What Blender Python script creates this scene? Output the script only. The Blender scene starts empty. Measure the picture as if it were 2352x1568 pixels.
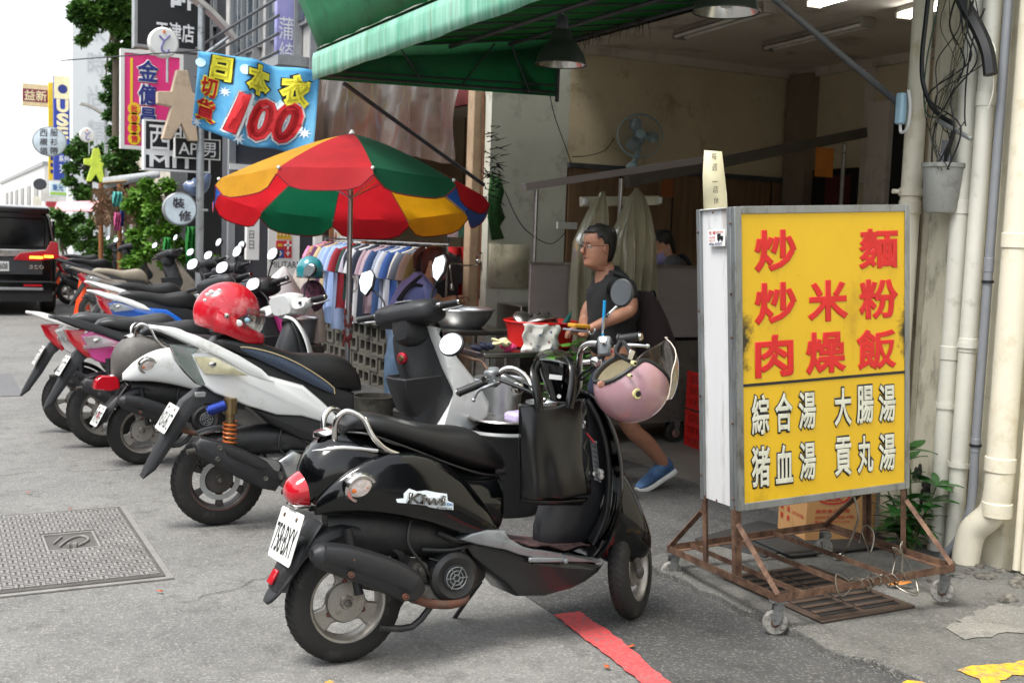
import bpy, bmesh, random, math
from math import sin, cos, pi, radians, sqrt, atan2, hypot
from mathutils import Vector, Matrix
random.seed(7)
sc = bpy.context.scene
COL = sc.collection
# world frame: X across the street (to the right-hand shops), Y along the street, Z up; the photographer stands at the origin
YAW, PITCH, ROLL, CAMH, FOC = radians(27.793), radians(5.3), .035, 1.55, 2560.
_Hd = Vector((sin(YAW), cos(YAW), 0)); _Z = Vector((0, 0, 1)); _R = Vector((cos(YAW), -sin(YAW), 0))
_F = cos(PITCH)*_Hd - sin(PITCH)*_Z; _U = sin(PITCH)*_Hd + cos(PITCH)*_Z
_rc = cos(ROLL)*_R + sin(ROLL)*_U; _uc = -sin(ROLL)*_R + cos(ROLL)*_U
camd = bpy.data.cameras.new('camera'); cam = bpy.data.objects.new('camera', camd); COL.objects.link(cam); sc.camera = cam
cam.matrix_world = Matrix(((_rc.x, _uc.x, -_F.x, 0), (_rc.y, _uc.y, -_F.y, 0), (_rc.z, _uc.z, -_F.z, CAMH), (0, 0, 0, 1)))
camd.sensor_width = 36; camd.lens = 36*FOC/2352; camd.clip_start = .05; camd.clip_end = 3000
camd.dof.use_dof = True; camd.dof.focus_distance = 4.25; camd.dof.aperture_fstop = 6.3
W = bpy.data.worlds.new('World'); sc.world = W; W.use_nodes = True
nt = W.node_tree; bg = nt.nodes['Background']
sky = nt.nodes.new('ShaderNodeTexSky'); sky.sky_type = 'NISHITA'; sky.sun_disc = False
SUN_EL, SUN_AZ = radians(62), radians(-100)        # sun high over the far left of the street
sky.sun_elevation = SUN_EL; sky.sun_rotation = SUN_AZ; sky.air_density = 1.6; sky.dust_density = 1.5; sky.ozone_density = 1
hs = nt.nodes.new('ShaderNodeHueSaturation'); hs.inputs['Saturation'].default_value = .22
nt.links.new(sky.outputs[0], hs.inputs['Color']); nt.links.new(hs.outputs[0], bg.inputs['Color']); bg.inputs['Strength'].default_value = .14
sl = bpy.data.lights.new('sun', 'SUN'); so = bpy.data.objects.new('sun', sl); COL.objects.link(so)
sl.energy = 1.7; sl.angle = radians(20); sl.color = (1, .96, .9)
sd = Vector((sin(SUN_AZ)*cos(SUN_EL), cos(SUN_AZ)*cos(SUN_EL), sin(SUN_EL)))
so.rotation_euler = sd.to_track_quat('Z', 'Y').to_euler()
sc.view_settings.view_transform = 'Standard'; sc.view_settings.look = 'None'; sc.view_settings.gamma = 1
sc.view_settings.exposure = 1.35
sc.render.film_transparent = False
sc.cycles.max_bounces = 7; sc.cycles.transparent_max_bounces = 8

def _hit(px, py, ax, v):          # where the view line of a photo point (2352 x 1568 grid) meets a vertical or level plane of the street
    d = _F + (px-1176)/FOC*_rc + (784-py)/FOC*_uc
    c = Vector((0, 0, CAMH)); t = (v-c[ax])/d[ax]
    return c + d*t
def atX(px, py, X): return _hit(px, py, 0, X)
def atY(px, py, Y): return _hit(px, py, 1, Y)
def atZ(px, py, Z): return _hit(px, py, 2, Z)

# ---------------------------------------------------------------- materials
def lin(h):
    if not isinstance(h, str): return tuple(h)[:3]
    h = h.lstrip('#'); o = []
    for i in (0, 2, 4):
        c = int(h[i:i+2], 16)/255; o.append(c/12.92 if c <= .04045 else ((c+.055)/1.055)**2.4)
    return tuple(o)
_MC = {}
def mat(name, col, rough=.5, metal=0., var=.12, vs=6., bump=0., bs=80., coat=0., trans=0., emit=0., alpha=1., dirt=None, spec=.5, stretch=(1, 1, 1), sheen=0, transl=0, col2=None, rv=.0):
    if name in _MC: return _MC[name]
    m = bpy.data.materials.new(name); m.use_nodes = True; _MC[name] = m
    n = m.node_tree; N = n.nodes; L = n.links; b = N['Principled BSDF']
    c = lin(col)
    b.inputs['Base Color'].default_value = (*c, 1); b.inputs['Roughness'].default_value = rough; b.inputs['Metallic'].default_value = metal
    b.inputs['Coat Weight'].default_value = coat; b.inputs['Coat Roughness'].default_value = .04
    b.inputs['Transmission Weight'].default_value = trans; b.inputs['Alpha'].default_value = alpha; b.inputs['Specular IOR Level'].default_value = spec
    if sheen: b.inputs['Sheen Weight'].default_value = sheen
    if emit: b.inputs['Emission Color'].default_value = (*c, 1); b.inputs['Emission Strength'].default_value = emit
    tc = N.new('ShaderNodeTexCoord'); mp = N.new('ShaderNodeMapping'); mp.inputs['Scale'].default_value = stretch; L.new(tc.outputs['Object'], mp.inputs[0])
    src = None
    if var or col2 or dirt:
        nz = N.new('ShaderNodeTexNoise'); nz.inputs['Scale'].default_value = vs; nz.inputs['Detail'].default_value = 6; nz.inputs['Roughness'].default_value = .62; L.new(mp.outputs[0], nz.inputs['Vector'])
        mx = N.new('ShaderNodeMix'); mx.data_type = 'RGBA'
        c2 = lin(col2) if col2 else tuple(min(1, k*(1+var)) for k in c)
        c1 = c if col2 else tuple(k*(1-var) for k in c)
        mx.inputs['A'].default_value = (*c1, 1); mx.inputs['B'].default_value = (*c2, 1)
        mr = N.new('ShaderNodeMapRange'); mr.inputs[1].default_value = .35; mr.inputs[2].default_value = .65; L.new(nz.outputs[0], mr.inputs[0]); L.new(mr.outputs[0], mx.inputs['Factor'])
        src = mx.outputs['Result']
        if rv:
            m2 = N.new('ShaderNodeMapRange'); m2.inputs[1].default_value = .3; m2.inputs[2].default_value = .7; m2.inputs[3].default_value = max(0, rough-rv); m2.inputs[4].default_value = min(1, rough+rv)
            L.new(nz.outputs[0], m2.inputs[0]); L.new(m2.outputs[0], b.inputs['Roughness'])
    if dirt:
        dc, amt, ds = dirt[:3]
        n2 = N.new('ShaderNodeTexNoise'); n2.inputs['Scale'].default_value = ds; n2.inputs['Detail'].default_value = 8; n2.inputs['Roughness'].default_value = .7; L.new(mp.outputs[0], n2.inputs['Vector'])
        r2 = N.new('ShaderNodeMapRange'); r2.inputs[1].default_value = .62-amt*.3; r2.inputs[2].default_value = .8-amt*.25; L.new(n2.outputs[0], r2.inputs[0])
        m3 = N.new('ShaderNodeMix'); m3.data_type = 'RGBA'; m3.inputs['B'].default_value = (*lin(dc), 1); L.new(src, m3.inputs['A']); L.new(r2.outputs[0], m3.inputs['Factor']); src = m3.outputs['Result']
    if src: L.new(src, b.inputs['Base Color'])
    if bump:
        n3 = N.new('ShaderNodeTexNoise'); n3.inputs['Scale'].default_value = bs; n3.inputs['Detail'].default_value = 4; L.new(mp.outputs[0], n3.inputs['Vector'])
        bp = N.new('ShaderNodeBump'); bp.inputs['Strength'].default_value = min(1, bump); bp.inputs['Distance'].default_value = .004; L.new(n3.outputs[0], bp.inputs['Height']); L.new(bp.outputs[0], b.inputs['Normal'])
    if transl:
        t = N.new('ShaderNodeBsdfTranslucent'); ad = N.new('ShaderNodeMixShader'); ad.inputs[0].default_value = transl
        if src: L.new(src, t.inputs[0])
        else: t.inputs[0].default_value = (*c, 1)
        L.new(b.outputs[0], ad.inputs[1]); L.new(t.outputs[0], ad.inputs[2]); L.new(ad.outputs[0], N['Material Output'].inputs[0])
    return m

# ---------------------------------------------------------------- mesh building
def cr(pts, k):                    # Catmull-Rom through tuples of any size
    n = len(pts); o = []
    if n < 3 or k < 2: return [tuple(p) for p in pts] if k < 2 else [tuple(a+(b-a)*j/k for a, b in zip(pts[i], pts[i+1])) for i in range(n-1) for j in range(k)]+[tuple(pts[-1])]
    for i in range(n-1):
        a = pts[max(0, i-1)]; b = pts[i]; c = pts[i+1]; d = pts[min(n-1, i+2)]
        for j in range(k):
            t = j/k; o.append(tuple(.5*((2*q)+(-p+r)*t+(2*p-5*q+4*r-s)*t*t+(-p+3*q-3*r+s)*t**3) for p, q, r, s in zip(a, b, c, d)))
    o.append(tuple(pts[-1])); return o
def sgp(v, e): return math.copysign(abs(v)**e, v)
class B:
    def __init__(s): s.v = []; s.f = []
    def add(s, V, F):
        o = len(s.v); s.v += [tuple(p) for p in V]; s.f += [tuple(i+o for i in q) for q in F]; return s
    def box(s, c, d, rot=None):
        x, y, z = d[0]/2, d[1]/2, d[2]/2
        P = [Vector((i*x, j*y, k*z)) for k in (-1, 1) for j in (-1, 1) for i in (-1, 1)]
        if rot: R = Matrix.Rotation(rot[2], 3, 'Z') @ Matrix.Rotation(rot[1], 3, 'Y') @ Matrix.Rotation(rot[0], 3, 'X'); P = [R @ p for p in P]
        c = Vector(c); return s.add([p+c for p in P], [(0, 2, 3, 1), (4, 5, 7, 6), (0, 1, 5, 4), (2, 6, 7, 3), (0, 4, 6, 2), (1, 3, 7, 5)])
    def bx(s, x0, x1, y0, y1, z0, z1): return s.box(((x0+x1)/2, (y0+y1)/2, (z0+z1)/2), (abs(x1-x0), abs(y1-y0), abs(z1-z0)))
    def rings(s, R, cap=True, close=True):
        n = len(R[0]); V = [p for r in R for p in r]; F = []
        for i in range(len(R)-1):
            for j in range(n if close else n-1):
                a = i*n+j; b = i*n+(j+1) % n; F.append((a, b, b+n, a+n))
        if cap and close: F.append(tuple(range(n-1, -1, -1))); F.append(tuple((len(R)-1)*n+j for j in range(n)))
        return s.add(V, F)
    def tube(s, path, r, n=8, k=1, cap=True):
        P = [Vector(p) for p in (cr(path, k) if k > 1 else path)]; m = len(P)
        rr = r if isinstance(r, (list, tuple)) else [r]*len(path)
        if k > 1: rr = [q[0] for q in cr([(a,) for a in rr], k)]
        R = []; up = None
        for i, p in enumerate(P):
            t = (P[min(m-1, i+1)]-P[max(0, i-1)])
            if t.length < 1e-9: t = Vector((0, 0, 1))
            t.normalize()
            if up is None: up = Vector((0, 0, 1)) if abs(t.z) < .9 else Vector((1, 0, 0))
            a = t.cross(up)
            if a.length < 1e-6: a = t.cross(Vector((1, .3, 0)))
            a.normalize(); b = a.cross(t).normalized(); up = b
            R.append([p+a*rr[i]*cos(2*pi*j/n)+b*rr[i]*sin(2*pi*j/n) for j in range(n)])
        return s.rings(R, cap)
    def cyl(s, a, b, r, r2=None, n=16): return s.tube([a, b], [r, r if r2 is None else r2], n)
    def lathe(s, prof, c=(0, 0, 0), axis='Y', n=32, M=None, cap=False):   # prof: (radius, position on the axis)
        R = []
        for r, h in prof:
            q = []
            for j in range(n):
                a = 2*pi*j/n; u, w = r*cos(a), r*sin(a)
                p = Vector((u, h, w)) if axis == 'Y' else Vector((u, w, h)) if axis == 'Z' else Vector((h, u, w))
                if M: p = M @ p
                q.append(p+Vector(c))
            R.append(q)
        return s.rings(R, cap)
    def rib(s, st, n=14, p=2.4, k=4, vert=False, cap=True, open_=None):   # stations (x, z, half width, half thickness[, y]) in the X-Z plane
        st = [tuple(q)+((0,) if len(q) == 4 else ()) for q in st]; Q = cr(st, k); m = len(Q); R = []
        for i, (x, z, w, t, y) in enumerate(Q):
            a = Q[max(0, i-1)]; b = Q[min(m-1, i+1)]; tx, tz = b[0]-a[0], b[1]-a[1]; l = hypot(tx, tz) or 1; tx /= l; tz /= l
            nx, nz = (0, 1) if vert else (-tz, tx)
            w = max(w, 1e-4); t = max(t, 1e-4)
            R.append([Vector((x+nx*t*sgp(sin(2*pi*j/n), 2/p), y+w*sgp(cos(2*pi*j/n), 2/p), z+nz*t*sgp(sin(2*pi*j/n), 2/p))) for j in range(n)])
        return s.rings(R, cap)
    def shell(s, st, **kw):    # stations (x, z low, z high, half width[, y]) with upright sections
        return s.rib([(q[0], (q[1]+q[2])/2, q[3], (q[2]-q[1])/2)+tuple(q[4:]) for q in st], vert=True, **kw)
    def prism(s, poly, a, b, axis='Y'):
        n = len(poly)
        g = (lambda u, w, h: (u, h, w)) if axis == 'Y' else (lambda u, w, h: (u, w, h)) if axis == 'Z' else (lambda u, w, h: (h, u, w))
        V = [g(u, w, a) for u, w in poly]+[g(u, w, b) for u, w in poly]
        F = [tuple(range(n)), tuple(range(2*n-1, n-1, -1))]+[(i, i+n, (i+1) % n+n, (i+1) % n) for i in range(n)]
        return s.add(V, F)
    def panel(s, poly, w, wf=None, ins=.012, y0=0, wz=None):      # a side outline given width: full outline at the flanks, slightly smaller on the outer faces
        cx = sum(p[0] for p in poly)/len(poly); cz = sum(p[1] for p in poly)/len(poly)
        def sh(k):
            o = []
            n = len(poly)
            for i, (x, z) in enumerate(poly):
                a = poly[i-1]; b = poly[(i+1) % n]; t = Vector((b[0]-a[0], b[1]-a[1])).normalized(); q = Vector((t.y, -t.x))
                if q.dot(Vector((x-cx, z-cz))) < 0: q = -q
                o.append((x-q.x*k, z-q.y*k))
            return o
        R = []
        for y, k in ((-w, ins), (-w+ins*.35, ins*.3), (-w+ins, 0), (w-ins, 0), (w-ins*.35, ins*.3), (w, ins)):
            R.append([Vector((x, y0+y*(wf(x) if wf else 1)*(wz(z) if wz else 1), z)) for x, z in sh(k)])
        return s.rings(R)
    def ball(s, c, r, n=16, m=10, M=None):
        rx, ry, rz = r if isinstance(r, (tuple, list)) else (r, r, r); R = []
        for i in range(m+1):
            a = -pi/2+pi*i/m; q = []
            for j in range(n):
                b = 2*pi*j/n; p = Vector((rx*max(cos(a), .002)*cos(b), ry*max(cos(a), .002)*sin(b), rz*sin(a)))
                if M: p = M @ p
                q.append(p+Vector(c))
            R.append(q)
        return s.rings(R)
    def quad(s, a, b, c, d): return s.add([a, b, c, d], [(0, 1, 2, 3)])
    def xf(s, M): s.v = [tuple(M @ Vector(p)) for p in s.v]; return s
    def to(s, name, m, par=None, smooth=True, ang=38, bev=0, sub=0, solid=0, kind=None, label=None, cat=None, group=None, loc=None, rot=None, fix=True, seg=2):
        me = bpy.data.meshes.new(name); me.from_pydata(s.v, [], s.f)
        if fix:
            bm = bmesh.new(); bm.from_mesh(me); bmesh.ops.recalc_face_normals(bm, faces=bm.faces); bm.to_mesh(me); bm.free()
        me.materials.append(m)
        if smooth: me.shade_smooth(); me.set_sharp_from_angle(angle=radians(ang))
        o = bpy.data.objects.new(name, me); COL.objects.link(o)
        if par is not None: o.parent = par
        if loc is not None: o.location = loc
        if rot is not None: o.rotation_euler = rot
        if solid: q = o.modifiers.new('solid', 'SOLIDIFY'); q.thickness = solid; q.offset = 0
        if sub: q = o.modifiers.new('sub', 'SUBSURF'); q.levels = sub; q.render_levels = sub
        if bev: q = o.modifiers.new('bevel', 'BEVEL'); q.width = bev; q.segments = seg; q.limit_method = 'ANGLE'; q.angle_limit = radians(40)
        return tag(o, label, cat, group, kind)
def tag(o, label=None, cat=None, group=None, kind=None):
    if label: o['label'] = label
    if cat: o['category'] = cat
    if group: o['group'] = group
    if kind: o['kind'] = kind
    return o
def thing(name, label, cat, loc=(0, 0, 0), rot=(0, 0, 0), group=None):
    o = bpy.data.objects.new(name, None); COL.objects.link(o); o.empty_display_size = .1
    o.location = loc; o.rotation_euler = rot; return tag(o, label, cat, group)
def copy_tree(o, par=None):
    c = o.copy(); COL.objects.link(c)
    if par is not None: c.parent = par
    for ch in [x for x in COL.objects if x.parent == o]: copy_tree(ch, c)
    return c
# lettering: a flat glyph mesh fitted to the box whose lower left corner is o, right edge r*w and top edge u*h
def txt(body, o, r, u, w, h, m, par=None, off=.0, name='lettering', lift=.0015, thick=.0, shear=0, grow=0, keep=False):
    cu = bpy.data.curves.new('t', 'FONT'); cu.body = body; cu.size = 1; cu.bevel_depth = off; cu.bevel_resolution = 1; cu.extrude = thick; cu.shear = shear; cu.resolution_u = 3
    t = bpy.data.objects.new('t', cu); COL.objects.link(t); dg = bpy.context.evaluated_depsgraph_get()
    me = bpy.data.meshes.new_from_object(t.evaluated_get(dg)); bpy.data.objects.remove(t); bpy.data.curves.remove(cu)
    if not me.vertices: return None
    xs = [v.co.x for v in me.vertices]; ys = [v.co.y for v in me.vertices]
    x0, x1, y0, y1 = min(xs), max(xs), min(ys), max(ys); r = Vector(r).normalized(); u = Vector(u).normalized(); nn = r.cross(u); o = Vector(o)
    gw, gh = w+2*grow, h+2*grow
    if keep: gw = gh*(x1-x0)/max(1e-6, y1-y0)
    me.transform(Matrix.Identity(4))
    for v in me.vertices:
        a = (v.co.x-x0)/max(1e-6, x1-x0)*gw-grow; b = (v.co.y-y0)/max(1e-6, y1-y0)*gh-grow
        v.co = o+r*a+u*b+nn*(lift+v.co.z*(.02 if not thick else .5))
    me.materials.clear(); me.materials.append(m); me.name = name
    ob = bpy.data.objects.new(name, me); COL.objects.link(ob)
    if par is not None: ob.parent = par
    return ob
# ================================================================ SETTING
def asphalt(name, ca, cb, cc, stain, bumpd=.6):
    m = bpy.data.materials.new(name); m.use_nodes = True; n = m.node_tree; N = n.nodes; L = n.links; b = N['Principled BSDF']
    g = N.new('ShaderNodeNewGeometry')
    def noise(s, d=6, r=.6):
        q = N.new('ShaderNodeTexNoise'); q.inputs['Scale'].default_value = s; q.inputs['Detail'].default_value = d; q.inputs['Roughness'].default_value = r; L.new(g.outputs['Position'], q.inputs['Vector']); return q
    def ramp(src, a, c):
        q = N.new('ShaderNodeMapRange'); q.inputs[1].default_value = a; q.inputs[2].default_value = c; L.new(src, q.inputs[0]); return q.outputs[0]
    def mix(f, a, c):
        q = N.new('ShaderNodeMix'); q.data_type = 'RGBA'; L.new(f, q.inputs['Factor'])
        for k, s in (('A', a), ('B', c)):
            if isinstance(s, str): q.inputs[k].default_value = (*lin(s), 1)
            else: L.new(s, q.inputs[k])
        return q.outputs['Result']
    big = noise(.9, 8, .65); mid = noise(7, 6, .7); fine = noise(170, 3, .7)
    vo = N.new('ShaderNodeTexVoronoi'); vo.inputs['Scale'].default_value = 130; L.new(g.outputs['Position'], vo.inputs['Vector'])
    c = mix(ramp(big.outputs[0], .38, .62), ca, cb)
    c = mix(ramp(mid.outputs[0], .5, .75), c, stain)
    blot = noise(2.3, 9, .75); c = mix(ramp(blot.outputs[0], .56, .70), c, stain)
    sp = N.new('ShaderNodeSeparateColor'); L.new(vo.outputs['Color'], sp.inputs[0])
    c = mix(ramp(sp.outputs[0], .72, 1.45), c, cc)
    c = mix(ramp(sp.outputs[1], .75, 1.5), c, '#2a2a2b')
    L.new(c, b.inputs['Base Color']); b.inputs['Roughness'].default_value = .82
    bp = N.new('ShaderNodeBump'); bp.inputs['Strength'].default_value = bumpd; bp.inputs['Distance'].default_value = .004
    ad = N.new('ShaderNodeMath'); ad.operation = 'ADD'; L.new(vo.outputs['Distance'], ad.inputs[0]); L.new(fine.outputs[0], ad.inputs[1]); L.new(ad.outputs[0], bp.inputs['Height']); L.new(bp.outputs[0], b.inputs['Normal'])
    return m
M_road = asphalt('road asphalt', '#6b6a68', '#7b7a77', '#b0aea8', '#575654')
M_dark = asphalt('shaded dark asphalt', '#414141', '#515151', '#98958f', '#353535', .9)  # darker asphalt by the shops, deepened further to carry the buildings' shade
M_conc = asphalt('kerb concrete', '#52524f', '#6b6a66', '#93918a', '#42423f', .6)
M_fresh = asphalt('trench asphalt', '#616163', '#6a6a6b', '#88888a', '#5a5a5b', .3)
def sheet(name, poly, z, m, **kw):
    return B().add([(x, y, z) for x, y in poly], [tuple(range(len(poly)))]).to(name, m, smooth=False, kind='structure', **kw)
sheet('road', [(-60, -30), (60, -30), (60, 900), (-60, 900)], 0, M_road)
def wob(a, b, n, amp, rnd):          # an edge with small breaks in it
    return [(a[0]+(b[0]-a[0])*i/n+rnd.uniform(-amp, amp), a[1]+(b[1]-a[1])*i/n+rnd.uniform(-amp, amp)) for i in range(n+1)]
r1 = random.Random(3)
dark = wob((2.35, -1), (2.28, 4.2), 26, .015, r1)+wob((2.28, 4.2), (1.95, 12.5), 30, .04, r1)+[(6, 12.5), (6, -1)]
sheet('shaded_asphalt_patch', dark, .004, M_dark)
ck_ = B(); rq = random.Random(21)
for (x, y, dx, dy, n) in ((.9, 4.6, .05, .02, 26), (1.3, 4.55, .035, .06, 30), (-.6, 7.6, .06, -.01, 40), (2.0, 4.9, .05, .03, 18), (-.4, 9.3, .07, .01, 30)):
    px_, py_ = x, y
    for i in range(n):
        qx, qy = px_+dx*rq.uniform(.3, 1.5)+rq.gauss(0, .012), py_+dy*rq.uniform(.3, 1.5)+rq.gauss(0, .02); w = rq.uniform(.001, .0035); zc = .0052
        ck_.add([(px_, py_-w, zc), (qx, qy-w, zc), (qx, qy+w, zc), (px_, py_+w, zc)], [(0, 1, 2, 3)]); px_, py_ = qx, qy
tag(ck_.to('road_cracks', mat('crack', '#2b2b2b', .95), smooth=False), kind='stuff')
sheet('road_trench', [(-8, 10.9), (.75, 10.7), (.75, 12.3), (-8, 12.5)], .004, M_fresh)
# pavement slab under the sign: its broken edge is a low kerb
slab = wob((3.16, -1), (3.12, 2.95), 16, .02, r1)+wob((3.04, 3.0), (3.02, 4.35), 14, .022, r1)+wob((3.3, 4.42), (4.3, 4.5), 8, .02, r1)+[(4.6, 4.6), (4.6, -1)]
bm_ = B().prism(slab, -.05, .035, 'Z'); bm_.to('pavement', M_conc, smooth=False, kind='structure', bev=.008)
# worn pale mortar band and dark wet strip
sheet('mortar_patch', wob((3.62, 2.95), (4.7, 2.7), 22, .025, r1)+wob((4.7, 3.22), (4.2, 3.14), 10, .03, r1)+wob((4.12, 3.2), (3.66, 3.06), 12, .03, r1), .039, asphalt('pale mortar', '#6e6d68', '#8c8a82', '#aaa89f', '#57564f', .8))
M_tarmark = mat('yellow road paint', '#d9a521', .7, var=.2, vs=30, dirt=('#6b6a66', .55, 26))
M_red = mat('red road paint', '#cf4a4c', .75, var=.12, vs=40, dirt=('#6a6766', .5, 60))
def painted(name, px, z, m, amp=.006):
    P = [atZ(x, y, z) for x, y in px]; out = []; rr = random.Random(5)
    for i, p in enumerate(P):
        q = P[(i+1) % len(P)]; k = max(1, int((q-p).length/.03))
        out += [(p.x+(q.x-p.x)*j/k+rr.uniform(-amp, amp), p.y+(q.y-p.y)*j/k+rr.uniform(-amp, amp)) for j in range(k)]
    return sheet(name, out, z, m)
painted('red_kerb_line', [(1272, 1411), (1330, 1403), (1420, 1462), (1560, 1585), (1700, 1720), (1600, 1720), (1497, 1585), (1390, 1500)], .0085, M_red)
painted('yellow_marking', [(2200, 1538), (2235, 1528), (2330, 1520), (2420, 1500), (2500, 1560), (2420, 1560), (2330, 1548), (2300, 1562), (2320, 1600), (2270, 1600), (2248, 1556)], .0395, M_tarmark)
painted('yellow_dab', [(745, 1566), (758, 1562), (775, 1572), (750, 1580)], .0045, M_tarmark)
painted('yellow_marking', [(2060, 1575), (2085, 1562), (2120, 1563), (2150, 1580), (2100, 1600)], .0395, M_tarmark)
# ================================================================ BUILDINGS
M_tan = mat('tan wall paint', '#cfc0a0', .8, var=.07, vs=2, dirt=('#8d7a58', .25, 3), bump=.2, bs=40)
M_white = mat('off white plaster', '#c6c7ba', .85, var=.06, vs=2, dirt=('#8b8c80', .3, 3), bump=.3, bs=30)
M_ceil = mat('ceiling paint', '#cfc6b8', .9, var=.05, vs=1.5, dirt=('#908777', .3, 2))
M_brown = mat('brown wood panel', '#7a5f45', .6, var=.2, vs=3, stretch=(6, 6, .5))
M_cream = mat('cream gloss paint', '#d6d0bc', .5, var=.05, vs=3, dirt=('#a59a7e', .3, 5), bump=.25, bs=22)
M_creamp = mat('cream pipe paint', '#dfd8c4', .42, var=.05, vs=4, dirt=('#c8bb98', .3, 7), bump=.12, bs=30)
M_whitep = mat('white pipe paint', '#dedccf', .4, var=.04, vs=5, dirt=('#b5b1a2', .12, 12), bump=.15, bs=30)
M_greyp = mat('grey plastic conduit', '#85888d', .38, var=.07, vs=6)
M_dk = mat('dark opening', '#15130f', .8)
M_steel = mat('stainless steel', '#a9a5a2', .33, 1, var=.08, vs=3, bump=.05, bs=6, stretch=(1, 1, 8), rv=.08)
M_iron = mat('dark grey steel', '#55585c', .5, .4, var=.15, vs=10)
M_alu = mat('aluminium', '#b8bbbd', .35, .9, var=.1, vs=8, rv=.1)
M_white_pl = mat('white plastic', '#d8d8d4', .4, var=.04)
M_black_pl = mat('black plastic', '#1b1b1d', .5, var=.2, vs=20, bump=.15, bs=400)
M_floor = mat('grey floor', '#6d6a65', .6, var=.2, vs=3)
nb = thing('noodle_shop', 'open fronted shop with tan walls and pale ceiling behind the yellow menu sign', 'shop', (4.36, 8.8, 0))
def P0(b, o): b.xf(Matrix.Translation(-Vector(o))); return b
O = (4.36, 8.8, 0)
P0(B().bx(4.36, 5.14, 8.8, 8.94, 0, 3.7), O).to('white_wall', M_white, nb)
P0(B().bx(5.14, 7.9, 8.8, 8.94, 2.24, 3.7), O).to('side_wall', M_tan, nb)
P0(B().bx(5.16, 7.9, 8.79, 8.93, 0, 2.2), O).to('panelling', M_brown, nb)
for i in range(4): P0(B().bx(5.7+i*.6, 5.712+i*.6, 8.783, 8.8, 0, 2.2), O).to('panel_strip', M_dk, nb)
P0(B().bx(5.14, 7.9, 8.76, 8.8, 2.2, 2.245), O).to('picture_rail', M_iron, nb)
P0(B().bx(7.75, 7.9, 2.0, 8.8, 0, 3.7), O).to('back_wall', M_tan, nb)
P0(B().bx(5.1, 7.75, 4.15, 8.8, 3.3, 3.42), O).to('ceiling', M_ceil, nb)
P0(B().bx(5.14, 7.75, 8.74, 8.8, 3.22, 3.3), O).to('cornice', M_ceil, nb)
P0(B().bx(7.69, 7.75, 4.15, 8.74, 3.22, 3.3), O).to('cornice', M_ceil, nb)
P0(B().bx(4.73, 7.75, -2.5, 4.24, 0, 9), O).to('party_wall', M_cream, nb, bev=.02)
P0(B().bx(5.1, 9, -2.5, 9.0, 3.72, 9.5), O).to('upper_storey', M_white, nb)
P0(B().bx(5.04, 5.16, 4.15, 8.8, 3.3, 3.72), O).to('lintel', M_ceil, nb)
c0 = atX(1828, 165, 7.7); c1 = atX(1852, 165, 7.7)
P0(B().bx(7.62, 7.76, 8.45, 8.76, 0, 3.25), O).to('corner_pier', mat('grey brown plaster', '#8a7a66', .8), nb)
def backrect(name, px0, py0, px1, py1, m, d=.03, X=7.75):
    a = atX(px0, py0, X); b = atX(px1, py1, X)
    return P0(B().bx(X-d, X, min(a.y, b.y), max(a.y, b.y), min(a.z, b.z), max(a.z, b.z)), O).to(name, m, nb)
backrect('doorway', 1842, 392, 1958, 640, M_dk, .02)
backrect('door_panel', 1905, 405, 1945, 640, mat('dark red curtain', '#5a2220', .8), .05)
backrect('window', 1640, 385, 1755, 470, mat('grey pane', '#6d6a66', .4), .04)
backrect('door_frame', 2012, 238, 2040, 560, M_ceil, .09)
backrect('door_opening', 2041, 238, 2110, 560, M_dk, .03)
backrect('conduit', 1995, 150, 2000, 420, M_ceil, .03)
B().bx(4.4, 7.75, 4.15, 8.8, -.03, .012).to('shop_floor', M_floor, smooth=False, kind='structure')
B().bx(4.4, 6.3, 8.95, 13.4, -.03, .02).to('shop_floor', M_floor, smooth=False, kind='structure')
# plaster pilaster behind the pipes, chipped
pil = thing('pilaster', 'old cream plaster pilaster with peeling edges behind the drain pipes', 'pillar', (4.66, 4.03, 0))
B().bx(-.03, .09, -.45, .19, 0, 4.5).to('shaft', M_cream, pil, bev=.012)
B().bx(-.06, -.03, -.06, .12, 0, 4.5).to('plaster_strip', mat('flaking plaster', '#c9c3ae', .85, var=.1, vs=6, dirt=('#5f5c50', .42, 7), bump=.8, bs=12, stretch=(1, 1, .35)), pil, bev=.008)
B().bx(-.05, -.03, -.16, -.07, 0, 4.5).to('plaster_strip', M_cream, pil, bev=.006)
rr = random.Random(8)
mo = B()
for i in range(9):
    z = rr.uniform(.25, .5); mo.ball((-.063+rr.uniform(-.004, .004), rr.uniform(-.02, .1), z), (.006, rr.uniform(.008, .03), rr.uniform(.02, .06)), 7, 5)
mo.to('damp_stain', mat('black mould', '#2b2a24', .95, bump=1, bs=50), pil)
# ---------------------------------------------------------------- pipes
def pipe(name, label, px, py, X, r, m, zb=0., zt=4.6, bend=None, collars=()):
    p = atX(px, py, X); y = p.y
    t = thing(name, label, 'pipe', (X, y, 0))
    path = [(0, 0, zt), (0, 0, zb if not bend else bend[0][2])]
    if bend: path = [(0, 0, zt), (0, 0, bend[0][2]+.25)]+list(bend)
    b = B().tube(path[:2], r, 18) if not bend else B().tube([path[0], path[1]]+cr([path[1]]+list(bend), 5)[1:], r, 18)
    b.to('pipe_run', m, t)
    for z in collars: B().cyl((0, 0, z-.035), (0, 0, z+.035), r*1.09, n=18).to('collar', m, t, bev=.003)
    return t
p1 = pipe('drain_pipe', 'tall cream drain pipe at the left edge of the pilaster, strut fixed to it', 2095, 400, 4.55, .052, M_creamp, collars=(1.78, .55))
B().lathe([(.053, -.02), (.062, -.02), (.062, .02), (.053, .02)], (0, 0, 1.86), 'Z', 18).to('clamp', M_creamp, p1)
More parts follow.
